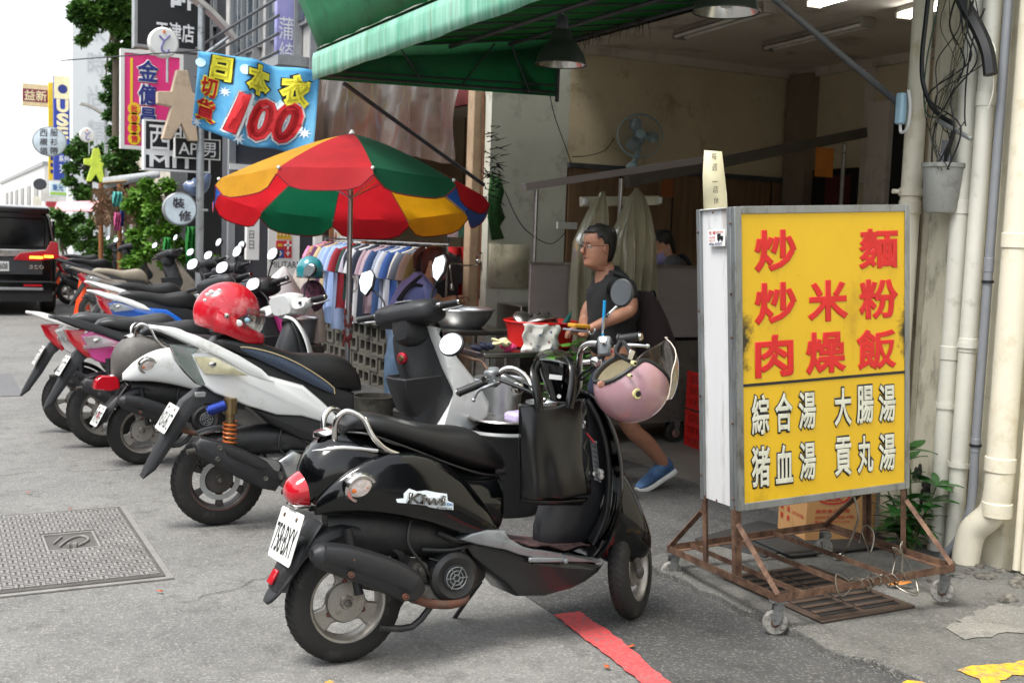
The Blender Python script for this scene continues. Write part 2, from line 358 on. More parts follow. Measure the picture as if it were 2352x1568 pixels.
B().cyl((-.07, .02, 1.86), (-.1, .03, 1.86), .012, n=10).to('clamp_bolt', M_creamp, p1)
p2 = pipe('drain_pipe', 'white painted pipe left of the grey conduit, nearer the pilaster', 2212, 400, 4.58, .047, M_whitep, zb=.03, collars=(1.78, 1.05))
p3 = pipe('drain_pipe', 'white painted pipe touching the grey conduit', 2252, 400, 4.57, .043, M_whitep, zb=.03, collars=(2.3, 1.1))
p4 = pipe('conduit', 'dark grey plastic conduit curving away at its foot', 2287, 400, 4.54, .022, M_greyp, bend=[(0, 0, .32), (-.01, .05, .14), (-.03, .12, .03)], collars=(1.5, .62))
p5 = pipe('drain_pipe', 'thick cream drain pipe with an elbow at its foot, right edge of photo', 2330, 640, 4.56, .066, M_creamp, bend=[(0, 0, .42), (-.0, .03, .30), (-.02, .11, .20), (-.03, .13, .08), (-.03, .13, .0)], collars=(1.62, .55, .33))
p6 = pipe('drain_pipe', 'thin cream pipe beside the thick elbow pipe', 2352, 1100, 4.62, .02, M_creamp, zb=.05)
p7 = pipe('drain_pipe', 'narrow cream pipe at the right margin of the photo', 2378, 1100, 4.62, .032, M_creamp, zb=.05)
for p, z in ((p2, .78), (p3, 1.1), (p3, .5)):
    B().lathe([(.049, -.012), (.054, -.012), (.054, .012), (.049, .012)], (0, 0, z), 'Z', 18).to('strap', M_whitep, p)
B().lathe([(.024, -.006), (.029, -.006), (.029, .006), (.024, .006)], (0, 0, .62), 'Z', 16).to('cable_tie', M_black_pl, p4)
B().lathe([(.024, -.006), (.029, -.006), (.029, .006), (.024, .006)], (0, 0, 1.42), 'Z', 16).to('cable_tie', M_black_pl, p4)
# bucket with cable ends
q = atX(2160, 480, 4.5)
bk = thing('plastic_bucket', 'grey plastic bucket tied up on the pilaster, full of cable ends', 'bucket', (4.5, q.y, q.z-.02))
B().lathe([(.0, 0), (.072, 0), (.08, .01), (.098, .22), (.105, .225), (.105, .245), (.097, .245), (.08, .03), (0, .03)], axis='Z', n=24).to('pail', mat('grey bucket plastic', '#9fa09a', .6, var=.08, vs=8, dirt=('#7b7a70', .3, 14)), bk)
B().bx(-.02, .02, -.004, .004, .2, .36).to('hanger', M_greyp, bk)
for k in range(3): B().cyl((-.05+k*.05, -.03+.02*k, .2), (-.05+k*.05, -.03+.02*k, .29), .014, n=10).to('connector', M_greyp, bk)
def cable(label, pts, r=.006, m=None, X=4.46, name='cable'):
    P = [tuple(atX(x, y, X+(q[0] if q else 0))) for x, y, *q in pts]
    o = B().tube(P, r, 6, 6).to(name, m or M_black_pl); return tag(o, label, 'cable')
M_cab = mat('black cable', '#17181a', .45, var=.1); M_wire = mat('olive wire', '#5e5a47', .6); M_gw = mat('green wire', '#2e4a3c', .5)
cable('thick black cable looping down left of the pilaster into the bucket', [(2135, -30), (2125, 60), (2118, 130), (2120, 190), (2140, 245), (2165, 270), (2190, 290), (2180, 340), (2160, 390)], .012, M_cab)
cable('fat black cable bundle descending onto the white pipes', [(2185, -60), (2215, 10), (2248, 70), (2268, 120), (2275, 172)], .032, M_cab, X=4.44)
cable('green black cable beside the thick loop', [(2158, -10), (2145, 60), (2130, 130), (2122, 210), (2128, 260), (2150, 270), (2175, 262)], .004, M_gw)
cable('olive wire looping from the top to the bucket', [(2238, -10), (2225, 60), (2200, 140), (2170, 200), (2160, 230), (2155, 260), (2170, 300), (2195, 305), (2215, 280)], .0035, M_wire)
cable('second olive wire crossing the first one', [(2215, 60), (2190, 120), (2180, 190), (2165, 220), (2155, 250)], .003, M_wire)
cable('thin black wire hanging straight down to a hook', [(2262, 20), (2235, 90), (2220, 180), (2216, 260), (2218, 290)], .004, M_cab)
cable('thin white wire beside the grey conduit', [(2262, 80), (2285, 110), (2282, 160), (2281, 210), (2270, 250)], .0028, M_whitep)
cable('grey wire hanging above the bucket', [(2180, 0), (2184, 70), (2195, 110), (2190, 170), (2180, 230), (2165, 300), (2150, 380)], .0025, M_wire)
rr = random.Random(77)
for k_ in range(9):
    x0_ = rr.uniform(2150, 2245); P_ = [(x0_, -20), (x0_+rr.uniform(-25, 25), 60), (x0_+rr.uniform(-50, 30), 140), (2165+rr.uniform(-35, 40), 220), (2160+rr.uniform(-30, 50), 285+rr.uniform(0, 30)), (2150+rr.uniform(-15, 35), 390)]
    cable('thin dark wire in the tangle above the grey bucket', P_, rr.choice((.002, .003, .0045)), rr.choice((M_cab, M_wire, M_gw, M_cab)), X=4.44+rr.uniform(-.03, .03))['group'] = 'wires tangled above the bucket'
a = atX(2150, 275, 4.43); b = atX(2232, 320, 4.43)
tag(B().cyl(a, b, .011, n=10).to('metal_rod', M_alu), 'short whitish rod poking out among the cables above the bucket', 'rod')
q = atX(2070, 250, 4.44)
ad = thing('power_adapter', 'pale blue power adapter hanging from the lower end of the awning strut', 'adapter', (4.44, q.y, q.z))
B().box((0, 0, 0), (.05, .05, .16)).to('body', mat('pale blue plastic', '#9fc0d2', .4), ad, bev=.014, seg=3)
B().tube([(0, 0, -.08), (0, -.01, -.12), (.0, -.05, -.1), (.0, -.06, .0), (0, -.04, .09)], .008, 8, 5).to('cord', M_white_pl, ad)
# ---------------------------------------------------------------- awning
def canvas(name, c, c2, tr):
    return mat(name, c, .65, col2=c2, vs=3, transl=tr, bump=.2, bs=30, dirt=('#25523c', .25, 4))
M_grn = canvas('green canvas', '#1a6a35', '#237a40', .35)
M_grnd = mat('dark green canvas', '#1d6a3d', .7, var=.12, vs=2, transl=.15, dirt=('#124427', .3, 3))
M_grnl = mat('faded green canvas', '#5fae90', .55, var=.12, vs=4, stretch=(1, 3, .3), col2='#a3d6c2', transl=.15, dirt=('#6f8f72', .35, 5))
aw = thing('awning', 'green canvas awning on a steel frame over the shop front', 'awning', (2.7, 8.6, 0))
OA = (2.7, 8.6, 0); Y1 = 3.7
zz = lambda X: 2.96+.148*(X-2.7)
P0(B().add([(X, Y, zz(X)+.012*sin(Y*7)*sin((X-2.7)*pi/2.4)) for Y in [8.6-(8.6-Y1)*i/24 for i in range(25)] for X in [2.72+2.36*j/8 for j in range(9)]],
    [(i*9+j, i*9+j+1, i*9+j+10, i*9+j+9) for i in range(24) for j in range(8)]), OA).to('canopy', M_grn, aw, solid=.003)
fp = atY(720, 185, 8.6)
P0(B().add([(2.7, 8.6, 2.73), (4.88, 8.6, 2.79), (4.9, 8.6, zz(4.9)), (2.72, 8.6, 2.96)], [(0, 1, 2, 3)]), OA).to('end_panel', M_grnd, aw, solid=.004)
V = []; rr = random.Random(2)
for i in range(41):
    Y = 8.62-(8.62-Y1)*i/40; s = .012*sin(i*1.7)+.006*sin(i*4.1)
    s *= .3; V += [(2.70+s, Y, 2.72+.004*sin(i*.9)), (2.692+s*.7, Y, 2.79), (2.69+s*.3, Y, 2.88), (2.70, Y, 2.93)]
P0(B().add(V, [(i*4+j, i*4+j+1, i*4+j+5, i*4+j+4) for i in range(40) for j in range(3)]), OA).to('valance', M_grnl, aw, solid=.004)
t0 = atY(745, 128, 8.6); t1 = atY(683, -4, 8.6)
V = []
for i in range(31):
    Y = 8.6-(8.6-Y1)*i/30
    for k in range(4): V.append((2.73+(t1.x-2.73)*k/3*1.6, Y, 2.975+(t1.z-2.975)*k/3*1.6+.006*sin(i*2.3+k)))
P0(B().add(V, [(i*4+j, i*4+j+1, i*4+j+5, i*4+j+4) for i in range(30) for j in range(3)]), OA).to('fascia_sheet', mat('weathered green canvas', '#2d8a5c', .6, var=.12, vs=2.5, dirt=('#1c5138', .35, 3)), aw, solid=.004)
for X in (2.74, 3.3, 3.85, 4.4, 4.95): P0(B().cyl((X, 8.58, zz(X)-.03), (X, Y1, zz(X)-.03), .018, n=8), OA).to('purlin', M_iron, aw)
for i in range(14):
    Y = 8.45-i*.36; P0(B().cyl((2.74, Y, zz(2.74)-.012), (5.05, Y, zz(5.05)-.012), .008, n=6), OA).to('rafter', M_iron, aw)
P0(B().cyl((2.72, 8.57, 2.76), (4.88, 8.57, 2.82), .012, n=8), OA).to('end_rail', M_iron, aw)
P0(B().cyl((2.72, 8.57, 2.8), (4.88, 8.57, 2.88), .009, n=8), OA).to('end_rail', M_iron, aw)
P0(B().cyl((4.87, 8.56, 2.74), (4.87, 8.56, 3.28), .018, n=8), OA).to('end_post', M_iron, aw)
for k, (xa, xb) in enumerate(((2.9, 3.1), (3.6, 3.4), (3.95, 4.25), (4.6, 4.4))):
    P0(B().cyl((xa, 8.56, 2.79), (xb, 8.56, zz(xb)-.02), .007, n=6), OA).to('brace', M_iron, aw)
P0(B().cyl((2.74, Y1, 2.76), (2.74, 8.58, 2.76), .01, n=6), OA).to('front_rail', M_iron, aw)
def strut(a, b): P0(B().cyl(a, b, .017, n=10), OA).to('strut', M_iron, aw)
strut(atY(790, 192, 8.45), atY(1112, 425, 8.75)); strut(atX(1700, -70, 3.4), atX(2078, 250, 4.5))
# ragged dead leaves hung in the awning corner
rg = B(); rr = random.Random(4)
for i in range(60):
    p = Vector((rr.uniform(4.9, 5.0), rr.uniform(7.3, 8.6), zz(5)-.02)); l = rr.uniform(.03, .14)
    rg.tube([p, p+Vector((rr.uniform(-.04, .04), rr.uniform(-.04, .04), -l))], [.005, .001], 4)
tag(rg.to('dry_creeper', mat('dry brown stems', '#4a4033', .9)), kind='stuff')
# ---------------------------------------------------------------- pendant lamps
M_shade = mat('dark lamp enamel', '#4c514c', .45, .2, var=.1); M_refl = mat('brushed reflector', '#cfd0cc', .22, 1, var=.05)
def pendant(label, px, py, X, Y, d):
    p = _hit(px, py, 1, Y); t = thing('pendant_lamp', label, 'lamp', (p.x, Y, p.z), group='enamelled pendant lamps under the awning'); r = d/2
    B().lathe([(.03, .24), (.055, .235), (.075, .2), (.08, .17), (r*.62, .14), (r*.86, .075), (r*.98, .01), (r, 0)], axis='Z', n=36).to('shade', M_shade, t, solid=.002)
    B().lathe([(.0, .15), (.07, .15), (r*.6, .13), (r*.83, .07), (r*.96, .006)], axis='Z', n=36).to('reflector', M_refl, t)
    B().lathe([(0, .02), (.03, .03), (.045, .07), (.035, .12), (.02, .15)], axis='Z', n=16).to('bulb', mat('frosted bulb', '#d9d9d2', .3), t)
    B().lathe([(0, .34), (.035, .33), (.045, .3), (.045, .24), (.03, .22)], axis='Z', n=18).to('socket', M_iron, t)
    B().cyl((0, 0, .33), (0, 0, .52), .008, n=8).ball((0, 0, .4), .02, 8, 6).to('stem', M_alu, t)
    return t
pendant('left pendant lamp with grey bell shade hanging near the green end panel', 1288, 150, 3.89, 6.8, .36)
pendant('nearer pendant lamp cut off by the top of the photo', 1667, 30, 3.76, 4.85, .355)
# ceiling tubes
M_tube = mat('unlit tube', '#d6d2c6', .3); M_lit = mat('lit tube', '#ffffff', .4, emit=7, var=0); M_fix = mat('old fixture paint', '#8a8476', .6)
def ctube(label, a, b, lit):
    p = atZ(*a, 3.24); q = atZ(*b, 3.24); d = q-p; c = (p+q)/2; L = d.length
    t = thing('ceiling_light', label, 'ceiling light', c, (0, 0, atan2(d.y, d.x)), 'fluorescent ceiling lights')
    B().bx(-L/2, L/2, -.06, .06, .02, .06).to('fixture', M_fix, t, bev=.006)
    for s in (-1, 1): B().cyl((-L/2+.02, s*.045, 0), (L/2-.02, s*.045, 0), .014, n=10).to('tube_lamp', M_lit if lit else M_tube, t)
    for s in (-1, 1): B().bx(s*L/2-.012, s*L/2+.012, -.06, .06, -.02, .03).to('end_cap', M_fix, t)
ctube('unlit fluorescent fixture nearest the side wall', (1560, 86), (1768, 24), 0)
ctube('unlit fluorescent fixture right of the first one', (1764, 113), (1995, 57), 0)
ctube('lit fluorescent fixture cut by the top of the photo', (1868, 12), (2010, -30), 1)
ctube('lit fluorescent fixture half hidden by the cream pipe', (2074, 38), (2240, -10), 1)
# ---------------------------------------------------------------- wall fan
q = atY(1470, 312, 8.45)
fn = thing('wall_fan', 'pale blue wall fan on the tan side wall, tilted down', 'fan', q, (radians(-14), 0, radians(-28)))
R_ = .2; M_fanb = mat('pale blue fan plastic', '#9db6bd', .4, alpha=1); M_wire2 = mat('fan wire', '#8c979b', .4, .6)
B().lathe([(R_, -.02), (R_+.008, -.01), (R_+.008, .01), (R_, .02)], n=40).to('rim', M_fanb, fn)
g = B()
for i in range(40):
    a = 2*pi*i/40
    for s in (-1, 1): g.tube([(.04*cos(a), s*.055, .04*sin(a)), (.13*cos(a), s*.05, .13*sin(a)), (R_*cos(a), s*.008, R_*sin(a))], .0011, 4, 3)
g.to('guard', M_wire2, fn)
B().lathe([(0, -.065), (.03, -.064), (.045, -.055), (.045, -.05), (0, -.05)], n=20).to('badge', M_fanb, fn)
for k in range(3):
    a = 2*pi*k/3; bl = B()
    M4 = Matrix.Rotation(a, 4, 'Y')
    bl.add([M4 @ Vector(p) for p in [(.03, -.02, -.015), (.09, -.03, -.07), (.16, -.025, -.06), (.175, .0, .01), (.12, .02, .05), (.04, .01, .03)]], [(0, 1, 2, 3, 4, 5)])
    bl.to('blade', mat('fan blade', '#a9bcc0', .3, alpha=.75), fn, solid=.003)
B().lathe([(0, .14), (.05, .13), (.06, .07), (.05, .02), (0, .01)], n=20).to('motor', M_fanb, fn)
B().tube([(0, .1, -.02), (0, .16, -.12), (-.04, .24, -.2)], .025, 10, 4).ball((-.04, .22, -.22), (.06, .05, .04), 12, 8).to('bracket', M_fanb, fn)
tag(B().tube([atY(x, y, 8.75) for x, y in ((1410, 318), (1390, 345), (1350, 358), (1314, 360))], .004, 6, 5).to('cable', M_cab), 'grey cord drooping from the wall fan along the tan wall', 'cord')
tag(B().tube([atY(x, y, 8.74) for x, y in ((1262, 215), (1275, 270), (1300, 340), (1312, 375))], .004, 6, 5).to('cable', M_cab), 'dark cord hanging down the white wall to its corner', 'cord')
tag(B().tube([atY(x, y, 8.74) for x, y in ((1160, 440), (1200, 520), (1262, 560), (1298, 535))], .004, 6, 5).to('cable', M_cab), 'dark cord sagging across the lower white wall', 'cord')
# concrete column at the corner
cc = thing('concrete_column', 'bare peach coloured concrete column between the two shops', 'column', (4.3, 8.98, 0))
B().bx(-.04, .06, -.03, .10, 0, 3.6).to('shaft', mat('peach concrete', '#a68f76', .9, var=.1, vs=5, dirt=('#6f6353', .3, 4), bump=.5, bs=25), cc, bev=.01)
B().tube([(.04, -.05, 2.8), (.055, -.055, 2.3), (.06, -.05, 1.7), (.055, -.055, 1.0)], .012, 8, 4).to('rusty_pipe', mat('rusty iron', '#6e4a33', .8, var=.3, vs=20), cc)
# torn green netting and dried vine on the white wall
gn = B(); rr = random.Random(11)
P = [atY(x, y, 8.77) for x, y in ((1128, 400), (1150, 412), (1158, 440), (1150, 470), (1160, 500), (1148, 520), (1158, 548), (1130, 552), (1120, 500), (1122, 440))]
tag(gn.add(P, [tuple(range(len(P)))]).to('green_netting', mat('dark green net', '#2c5a2a', .9, var=.3, vs=30, bump=1, bs=60), solid=.01), 'torn dark green netting on the wall beside the concrete column', 'netting')
vn = B()
for i in range(90):
    p = atY(rr.uniform(1112, 1150), rr.gauss(400, 45), 8.72); vn.tube([p, p+Vector((rr.uniform(-.08, .12), -.02, rr.uniform(-.05, .05)))], [.006, .001], 4)
tag(vn.to('dried_vine', mat('black dry vine', '#1f1f1a', .9)), kind='stuff')
tag(B().add([atY(x, y, 8.76) for x, y in ((1125, 560), (1215, 562), (1213, 662), (1125, 660))], [(0, 1, 2, 3)]).to('wall_board', mat('dirty pale board', '#c4bfa8', .7, var=.06, dirt=('#8d8a76', .35, 8)), solid=.012), 'dirty pale board at the foot of the white wall', 'board')
# ================================================================ SIGN TROLLEY
M_rust = mat('rusty angle iron', '#523a2e', .75, .3, vs=14, col2='#7a5f4c', dirt=('#3c2a22', .4, 22), bump=.4, bs=90)
M_zinc = mat('galvanised trim', '#8b8f90', .42, .65, var=.12, vs=5, dirt=('#56544e', .3, 8), rv=.1, stretch=(2, 2, .5))
M_panelw = mat('white painted sheet', '#cfd0d1', .38, var=.03, vs=4, dirt=('#7b746a', .35, 4), stretch=(2, 3, .35))
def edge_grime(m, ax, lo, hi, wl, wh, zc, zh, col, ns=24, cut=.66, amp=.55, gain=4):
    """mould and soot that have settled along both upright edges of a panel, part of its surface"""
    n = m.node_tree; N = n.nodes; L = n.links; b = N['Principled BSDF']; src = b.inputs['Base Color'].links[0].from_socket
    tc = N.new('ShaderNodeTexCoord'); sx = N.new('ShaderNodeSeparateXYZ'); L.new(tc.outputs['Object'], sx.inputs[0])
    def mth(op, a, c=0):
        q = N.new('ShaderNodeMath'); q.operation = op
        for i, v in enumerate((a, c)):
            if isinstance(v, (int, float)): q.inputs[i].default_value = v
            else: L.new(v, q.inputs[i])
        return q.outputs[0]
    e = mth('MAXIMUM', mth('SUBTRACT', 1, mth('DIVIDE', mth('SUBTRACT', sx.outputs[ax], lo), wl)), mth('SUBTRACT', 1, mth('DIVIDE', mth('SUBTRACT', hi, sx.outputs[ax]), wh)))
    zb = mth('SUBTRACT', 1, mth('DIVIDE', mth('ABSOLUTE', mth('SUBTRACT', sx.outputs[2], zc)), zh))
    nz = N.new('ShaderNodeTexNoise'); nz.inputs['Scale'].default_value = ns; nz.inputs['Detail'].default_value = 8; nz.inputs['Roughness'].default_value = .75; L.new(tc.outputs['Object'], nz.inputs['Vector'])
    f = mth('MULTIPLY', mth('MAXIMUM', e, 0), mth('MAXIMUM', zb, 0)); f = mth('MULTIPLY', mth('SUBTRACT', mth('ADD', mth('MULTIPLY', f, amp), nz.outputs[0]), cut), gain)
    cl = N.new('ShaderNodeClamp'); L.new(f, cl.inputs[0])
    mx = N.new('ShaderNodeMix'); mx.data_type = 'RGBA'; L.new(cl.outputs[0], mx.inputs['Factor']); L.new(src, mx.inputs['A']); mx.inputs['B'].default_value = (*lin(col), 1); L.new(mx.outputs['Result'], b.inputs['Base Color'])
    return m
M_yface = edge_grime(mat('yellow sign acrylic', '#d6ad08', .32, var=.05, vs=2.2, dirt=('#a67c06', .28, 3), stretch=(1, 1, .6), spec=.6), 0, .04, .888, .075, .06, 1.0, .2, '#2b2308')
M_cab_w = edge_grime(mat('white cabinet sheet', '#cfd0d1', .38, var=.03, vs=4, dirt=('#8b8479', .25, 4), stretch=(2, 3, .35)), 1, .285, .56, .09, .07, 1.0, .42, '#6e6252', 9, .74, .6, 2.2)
sg = thing('menu_sign', 'yellow lightbox menu sign with red and white characters on a rusty wheeled frame', 'sign', (2.979, 3.307, .165), [radians(v) for v in (-2.057, -3.02, -4.761)])
x1, y0, y1, z0, z1 = .914, .283, .562, .292, 1.557
B().bx(.012, x1-.012, y0+.006, y1-.006, z0+.006, z1-.006).to('cabinet', M_cab_w, sg)
B().bx(.03, x1-.026, y0-.002, y0+.004, z0+.025, z1-.028).to('acrylic_face', M_yface, sg)
def bar(x0, x1, y0, y1, z0, z1, name, m, par=sg, bev=.002): return B().bx(x0, x1, y0, y1, z0, z1).to(name, m, par, bev=bev)
bar(0, .034, y0-.008, y0+.02, z0, z1, 'frame_trim', M_zinc); bar(x1-.026, x1, y0-.008, y0+.02, z0, z1, 'frame_trim', M_zinc)
bar(.034, x1-.026, y0-.008, y0+.02, z1-.03, z1+.001, 'frame_trim', M_zinc); bar(.034, x1-.026, y0-.008, y0+.02, z0-.001, z0+.03, 'frame_trim', M_zinc)
bar(-.003, .012, y0+.02, y0+.048, z0, z1, 'side_trim', M_zinc); bar(-.003, .012, y1-.028, y1, z0, z1, 'side_trim', M_zinc)
bar(0, x1, y0+.02, y1, z1-.006, z1, 'top_sheet', M_panelw)
M_sred = mat('sign red vinyl', '#c81a1a', .45, var=.08, vs=12); M_sblk = mat('sign black vinyl', '#15181a', .45, var=.1); M_sgry = mat('sign pale vinyl', '#cfd0bf', .45, var=.08, vs=20, dirt=('#9a9580', .3, 18))
for k, x, z, w, h in (('炒', .097, 1.283, .213, .177), ('麵', .635, 1.280, .215, .175), ('炒', .095, 1.065, .214, .176), ('米', .364, 1.064, .216, .177), ('粉', .636, 1.060, .217, .176), ('肉', .095, .843, .195, .179), ('燥', .353, .838, .215, .183), ('飯', .621, .838, .222, .181)):
    txt(k, (x, y0-.003, z), (1, 0, 0), (0, 0, 1), w, h, M_sred, sg, off=.034, name='red_character')
for k, x, z, w, h in (('綜', .070, .598, .097, .184), ('合', .188, .601, .097, .181), ('湯', .308, .600, .098, .178), ('大', .496, .598, .100, .181), ('腸', .616, .598, .100, .182), ('湯', .737, .595, .101, .183), ('猪', .067, .376, .101, .188), ('血', .189, .380, .096, .180), ('湯', .311, .380, .093, .181), ('貢', .497, .379, .100, .185), ('丸', .620, .379, .095, .181), ('湯', .738, .377, .100, .183)):
    o_ = txt(k, (x, y0-.003, z), (1, 0, 0), (0, 0, 1), w, h, M_sblk, sg, off=.075, name='outlined_character', lift=.001)
    g, g2 = .0042, .0078; txt(k, (x+g, y0-.003, z+g2), (1, 0, 0), (0, 0, 1), w-2*g, h-2*g2, M_sgry, o_, off=.022, name='inner_stroke', lift=.0042)
bar(.03, x1-.026, y0-.0045, y0-.002, .812, .824, 'divider_line', M_sblk, bev=0)
# sticker on the white side
M_paper = mat('white sticker paper', '#e4e4e2', .5, var=.03); M_pred = mat('sticker red', '#c4332f', .5)
st = B().bx(-.0055, -.0035, .340, .464, 1.398, 1.467).to('sticker', M_paper, sg, smooth=False)
rY, uZ = (0, -1, 0), (0, 0, 1)
txt('包 通', (-.006, .458, 1.448), rY, uZ, .05, .014, M_pred, st, off=.01, lift=.001, name='print')
txt('水電 馬桶', (-.006, .458, 1.43), rY, uZ, .045, .010, M_pred, st, lift=.001, name='print')
txt('抽肥 水管', (-.006, .458, 1.417), rY, uZ, .045, .010, M_pred, st, lift=.001, name='print')
txt('0926-425077', (-.006, .458, 1.401), rY, uZ, .1, .012, mat('sticker blue', '#2d3a6a', .5), st, off=.01, lift=.001, name='print')
B().bx(-.007, -.0055, .352, .395, 1.425, 1.44).bx(-.007, -.0055, .37, .395, 1.44, 1.45).cyl((-.0058, .36, 1.423), (-.007, .36, 1.423), .006).cyl((-.0058, .385, 1.423), (-.007, .385, 1.423), .006).to('truck_drawing', M_sblk, st, smooth=False)
txt('通報專線', (-.006, .405, 1.452), rY, uZ, .055, .009, M_pred, st, lift=.001, name='print')
for y, z in ((.305, .34), (.303, .66), (.303, 1.02), (.303, 1.2), (.303, 1.49), (.548, .4), (.548, .75), (.548, 1.12), (.548, 1.46), (.43, 1.54), (.43, .31)):
    B().ball((-.004, y, z), (.004, .006, .006), 8, 5).to('screw', M_rust, sg)
# base frame of angle iron
w = .022
def ang(a, b, name='base_rail'):
    return B().tube([a, b], .015, 4).to(name, M_rust, sg, smooth=False)
Wf, Df = .909, .852
for (xa, ya), (xb, yb) in (((0, 0), (Wf, 0)), ((Wf, 0), (Wf, Df)), ((Wf, Df), (0, Df)), ((0, Df), (0, 0))):
    if xa == xb: b = B().bx(xa-.003, xa, -.003, Df+.003, -.016, .016).bx(xa-(0 if xa == 0 else .028), xa+(.028 if xa == 0 else 0), 0, Df, -.016, -.012)
    else: b = B().bx(0, Wf, ya-.003, ya, -.016, .016).bx(0, Wf, ya-(0 if ya == 0 else .028), ya+(.028 if ya == 0 else 0), -.0158, -.0122)
    b.to('base_rail', M_rust, sg, smooth=False)
for x in (.13, .36, .60):
    B().bx(x-.012, x+.012, 0.005, Df-.005, -.011, -.008).bx(x-.012, x-.009, .005, Df-.005, -.008, .012).to('cross_bar', M_rust, sg, smooth=False)
for x in (0, Wf):
    for y in (y0+.012, y1-.012):
        s = 1 if x == 0 else -1
        B().bx(x, x+s*.028, y-.0015, y+.0015, .0, z0+.02).bx(x-.0015, x+.0015, y, y+(.028 if y < .4 else -.028), 0, z0+.02).to('upright', M_rust, sg, smooth=False)
    for (ya, yb) in ((y0, .01), (y1, Df-.01)):
        B().tube([(x+.006*(1 if x == 0 else -1), ya, .235), (x+.006*(1 if x == 0 else -1), yb, .01)], .014, 4).to('brace', M_rust, sg, smooth=False)
M_cast = mat('pressed steel caster', '#8d8f90', .45, .8, var=.15, vs=30, dirt=('#5b5147', .4, 40)); M_cwh = mat('worn caster tyre', '#8c8a84', .8, var=.2, vs=40, dirt=('#4c4943', .5, 50), bump=.5, bs=200)
for x, y, a in ((.01, .02, 62), (Wf-.03, .02, 38), (.01, Df-.03, 75), (Wf-.03, Df-.03, 80)):
    c = bpy.data.objects.new('caster', None); COL.objects.link(c); c.parent = sg; c.location = (x+.01, y+.01, -.016); c.rotation_euler = (0, 0, radians(a-90))
    B().box((0, 0, -.004), (.07, .06, .004)).cyl((0, 0, -.006), (0, 0, -.02), .024, n=16).to('swivel_plate', M_cast, c)
    f = B()
    for s in (-1, 1): f.prism([(-.02, -.02), (.024, -.02), (.0, -.095), (-.022, -.1), (-.03, -.08)], s*.021-.0015, s*.021+.0015)
    f.box((0, 0, -.021), (.045, .042, .003)).to('fork', M_cast, c, smooth=False)
    B().lathe([(.018, -.013), (.044, -.013), (.05, -.008), (.05, .008), (.044, .013), (.018, .013)], (-.014, 0, -.094), 'Y', 24).to('wheel', M_cwh, c)
    B().lathe([(0, -.018), (.012, -.017), (.018, -.012), (.018, .012), (.012, .017), (0, .018)], (-.014, 0, -.094), 'Y', 12).to('hub', M_rust, c)
    if x > .5 and y < .1: B().bx(.0, .075, -.02, .02, -.024, -.02).to('brake_lever', M_cast, c)
# twisted wire wound round the front rail
wr = B(); rr = random.Random(9)
P = []
for i in range(150):
    t = i/149; a = t*44; x = .37+t*.26+.01*sin(t*9); r = .024+.008*sin(t*31)
    P.append((x+rr.uniform(-.004, .004), r*cos(a), r*sin(a)))
wr.tube(P, .0028, 5)
P = [(.62, 0, .02), (.64, .02, .09), (.60, .03, .12), (.63, .05, .06), (.59, .02, -.02), (.62, -.05, -.06), (.68, -.03, -.07), (.7, .02, .0), (.66, .05, .1), (.68, .06, .13)]
wr.tube(P, .0028, 5, 5); wr.tube([(p[0]+.008, p[1]+.01, p[2]*.9) for p in P], .0028, 5, 5)
wr.tube([(.35, 0, .02), (.3, .02, .05), (.27, -.02, .0), (.3, -.02, -.03), (.36, 0, -.01)], .0028, 5, 5)
wr.tube([(.62, .3, z0), (.63, .28, .2), (.62, .3, .12), (.60, .32, .05), (.62, .4, -.02)], .005, 5, 5)
wr.tube([(.84, .5, .0), (.80, .46, .06), (.83, .44, -.03), (.87, .46, .05), (.85, .5, .08), (.82, .5, .0)], .004, 5, 5)
tag(wr.to('twisted_wire', mat('tarnished wire', '#7a756b', .4, .85, var=.2, vs=60), sg), kind='stuff')
# paper note stood behind the sign's top
nt_ = tag(B().add([sg.matrix_basis @ Vector(p) for p in ((-.004, .5, 1.55), (.116, .5, 1.55), (.113, .5, 1.62), (.085, .49, 1.80), (.0, .495, 1.805), (-.006, .5, 1.7))], [(0, 1, 2, 3, 4, 5)]).to('paper_notice', mat('yellowed paper', '#d6cfae', .8, var=.05, vs=8), solid=.0015), 'yellowed paper strip with handwritten characters standing above the menu sign', 'notice')
for i, ch in enumerate('每週一店休'):
    p = sg.matrix_basis @ Vector((.03+.005*i*.4, .4885, 1.765-i*.047)); 
    txt(ch, p, sg.matrix_basis.to_3x3() @ Vector((1, 0, 0)), (0, 0, 1), .026, .03 if ch != '一' else .003, M_sblk, nt_, name='handwritten_character', lift=.001)
# drain grate, mats, carton, debris
gt = thing('drain_grate', 'rusty cast iron drain grate with slots in the pavement under the sign', 'grate', (3.2, 3.29, .037))
M_cast_i = mat('cast iron', '#4a413b', .65, .5, col2='#5d4c41', vs=12, bump=.6, bs=120)
B().bx(0, .53, 0, .64, 0, .01).to('plate', M_cast_i, gt, bev=.003)
for r_ in range(2):
    for i in range(9):
        B().bx(.04+r_*.235, .25+r_*.235, .045+i*.065, .073+i*.065, .0101, .0125).to('slot', mat('slot shadow', '#14110f', .95), gt, bev=.001)
        B().bx(.035+r_*.235, .255+r_*.235, .078+i*.065, .104+i*.065, .0101, .018).to('slat', M_cast_i, gt, bev=.003)
cbx = thing('cardboard_box', 'brown cardboard carton with red printing standing behind the sign frame', 'carton', (3.98, 4.25, .042), (0, 0, radians(-14)))
M_card = mat('corrugated cardboard', '#b98d5c', .85, var=.05, vs=6, dirt=('#96703f', .2, 6)); M_cred = mat('carton red print', '#b2322a', .7)
B().bx(0, .4, 0, .3, 0, .3).to('carton', M_card, cbx, bev=.003); 
B().bx(.0, .4, .145, .155, .3005, .303).to('tape', mat('brown tape', '#8f6a3c', .3), cbx)
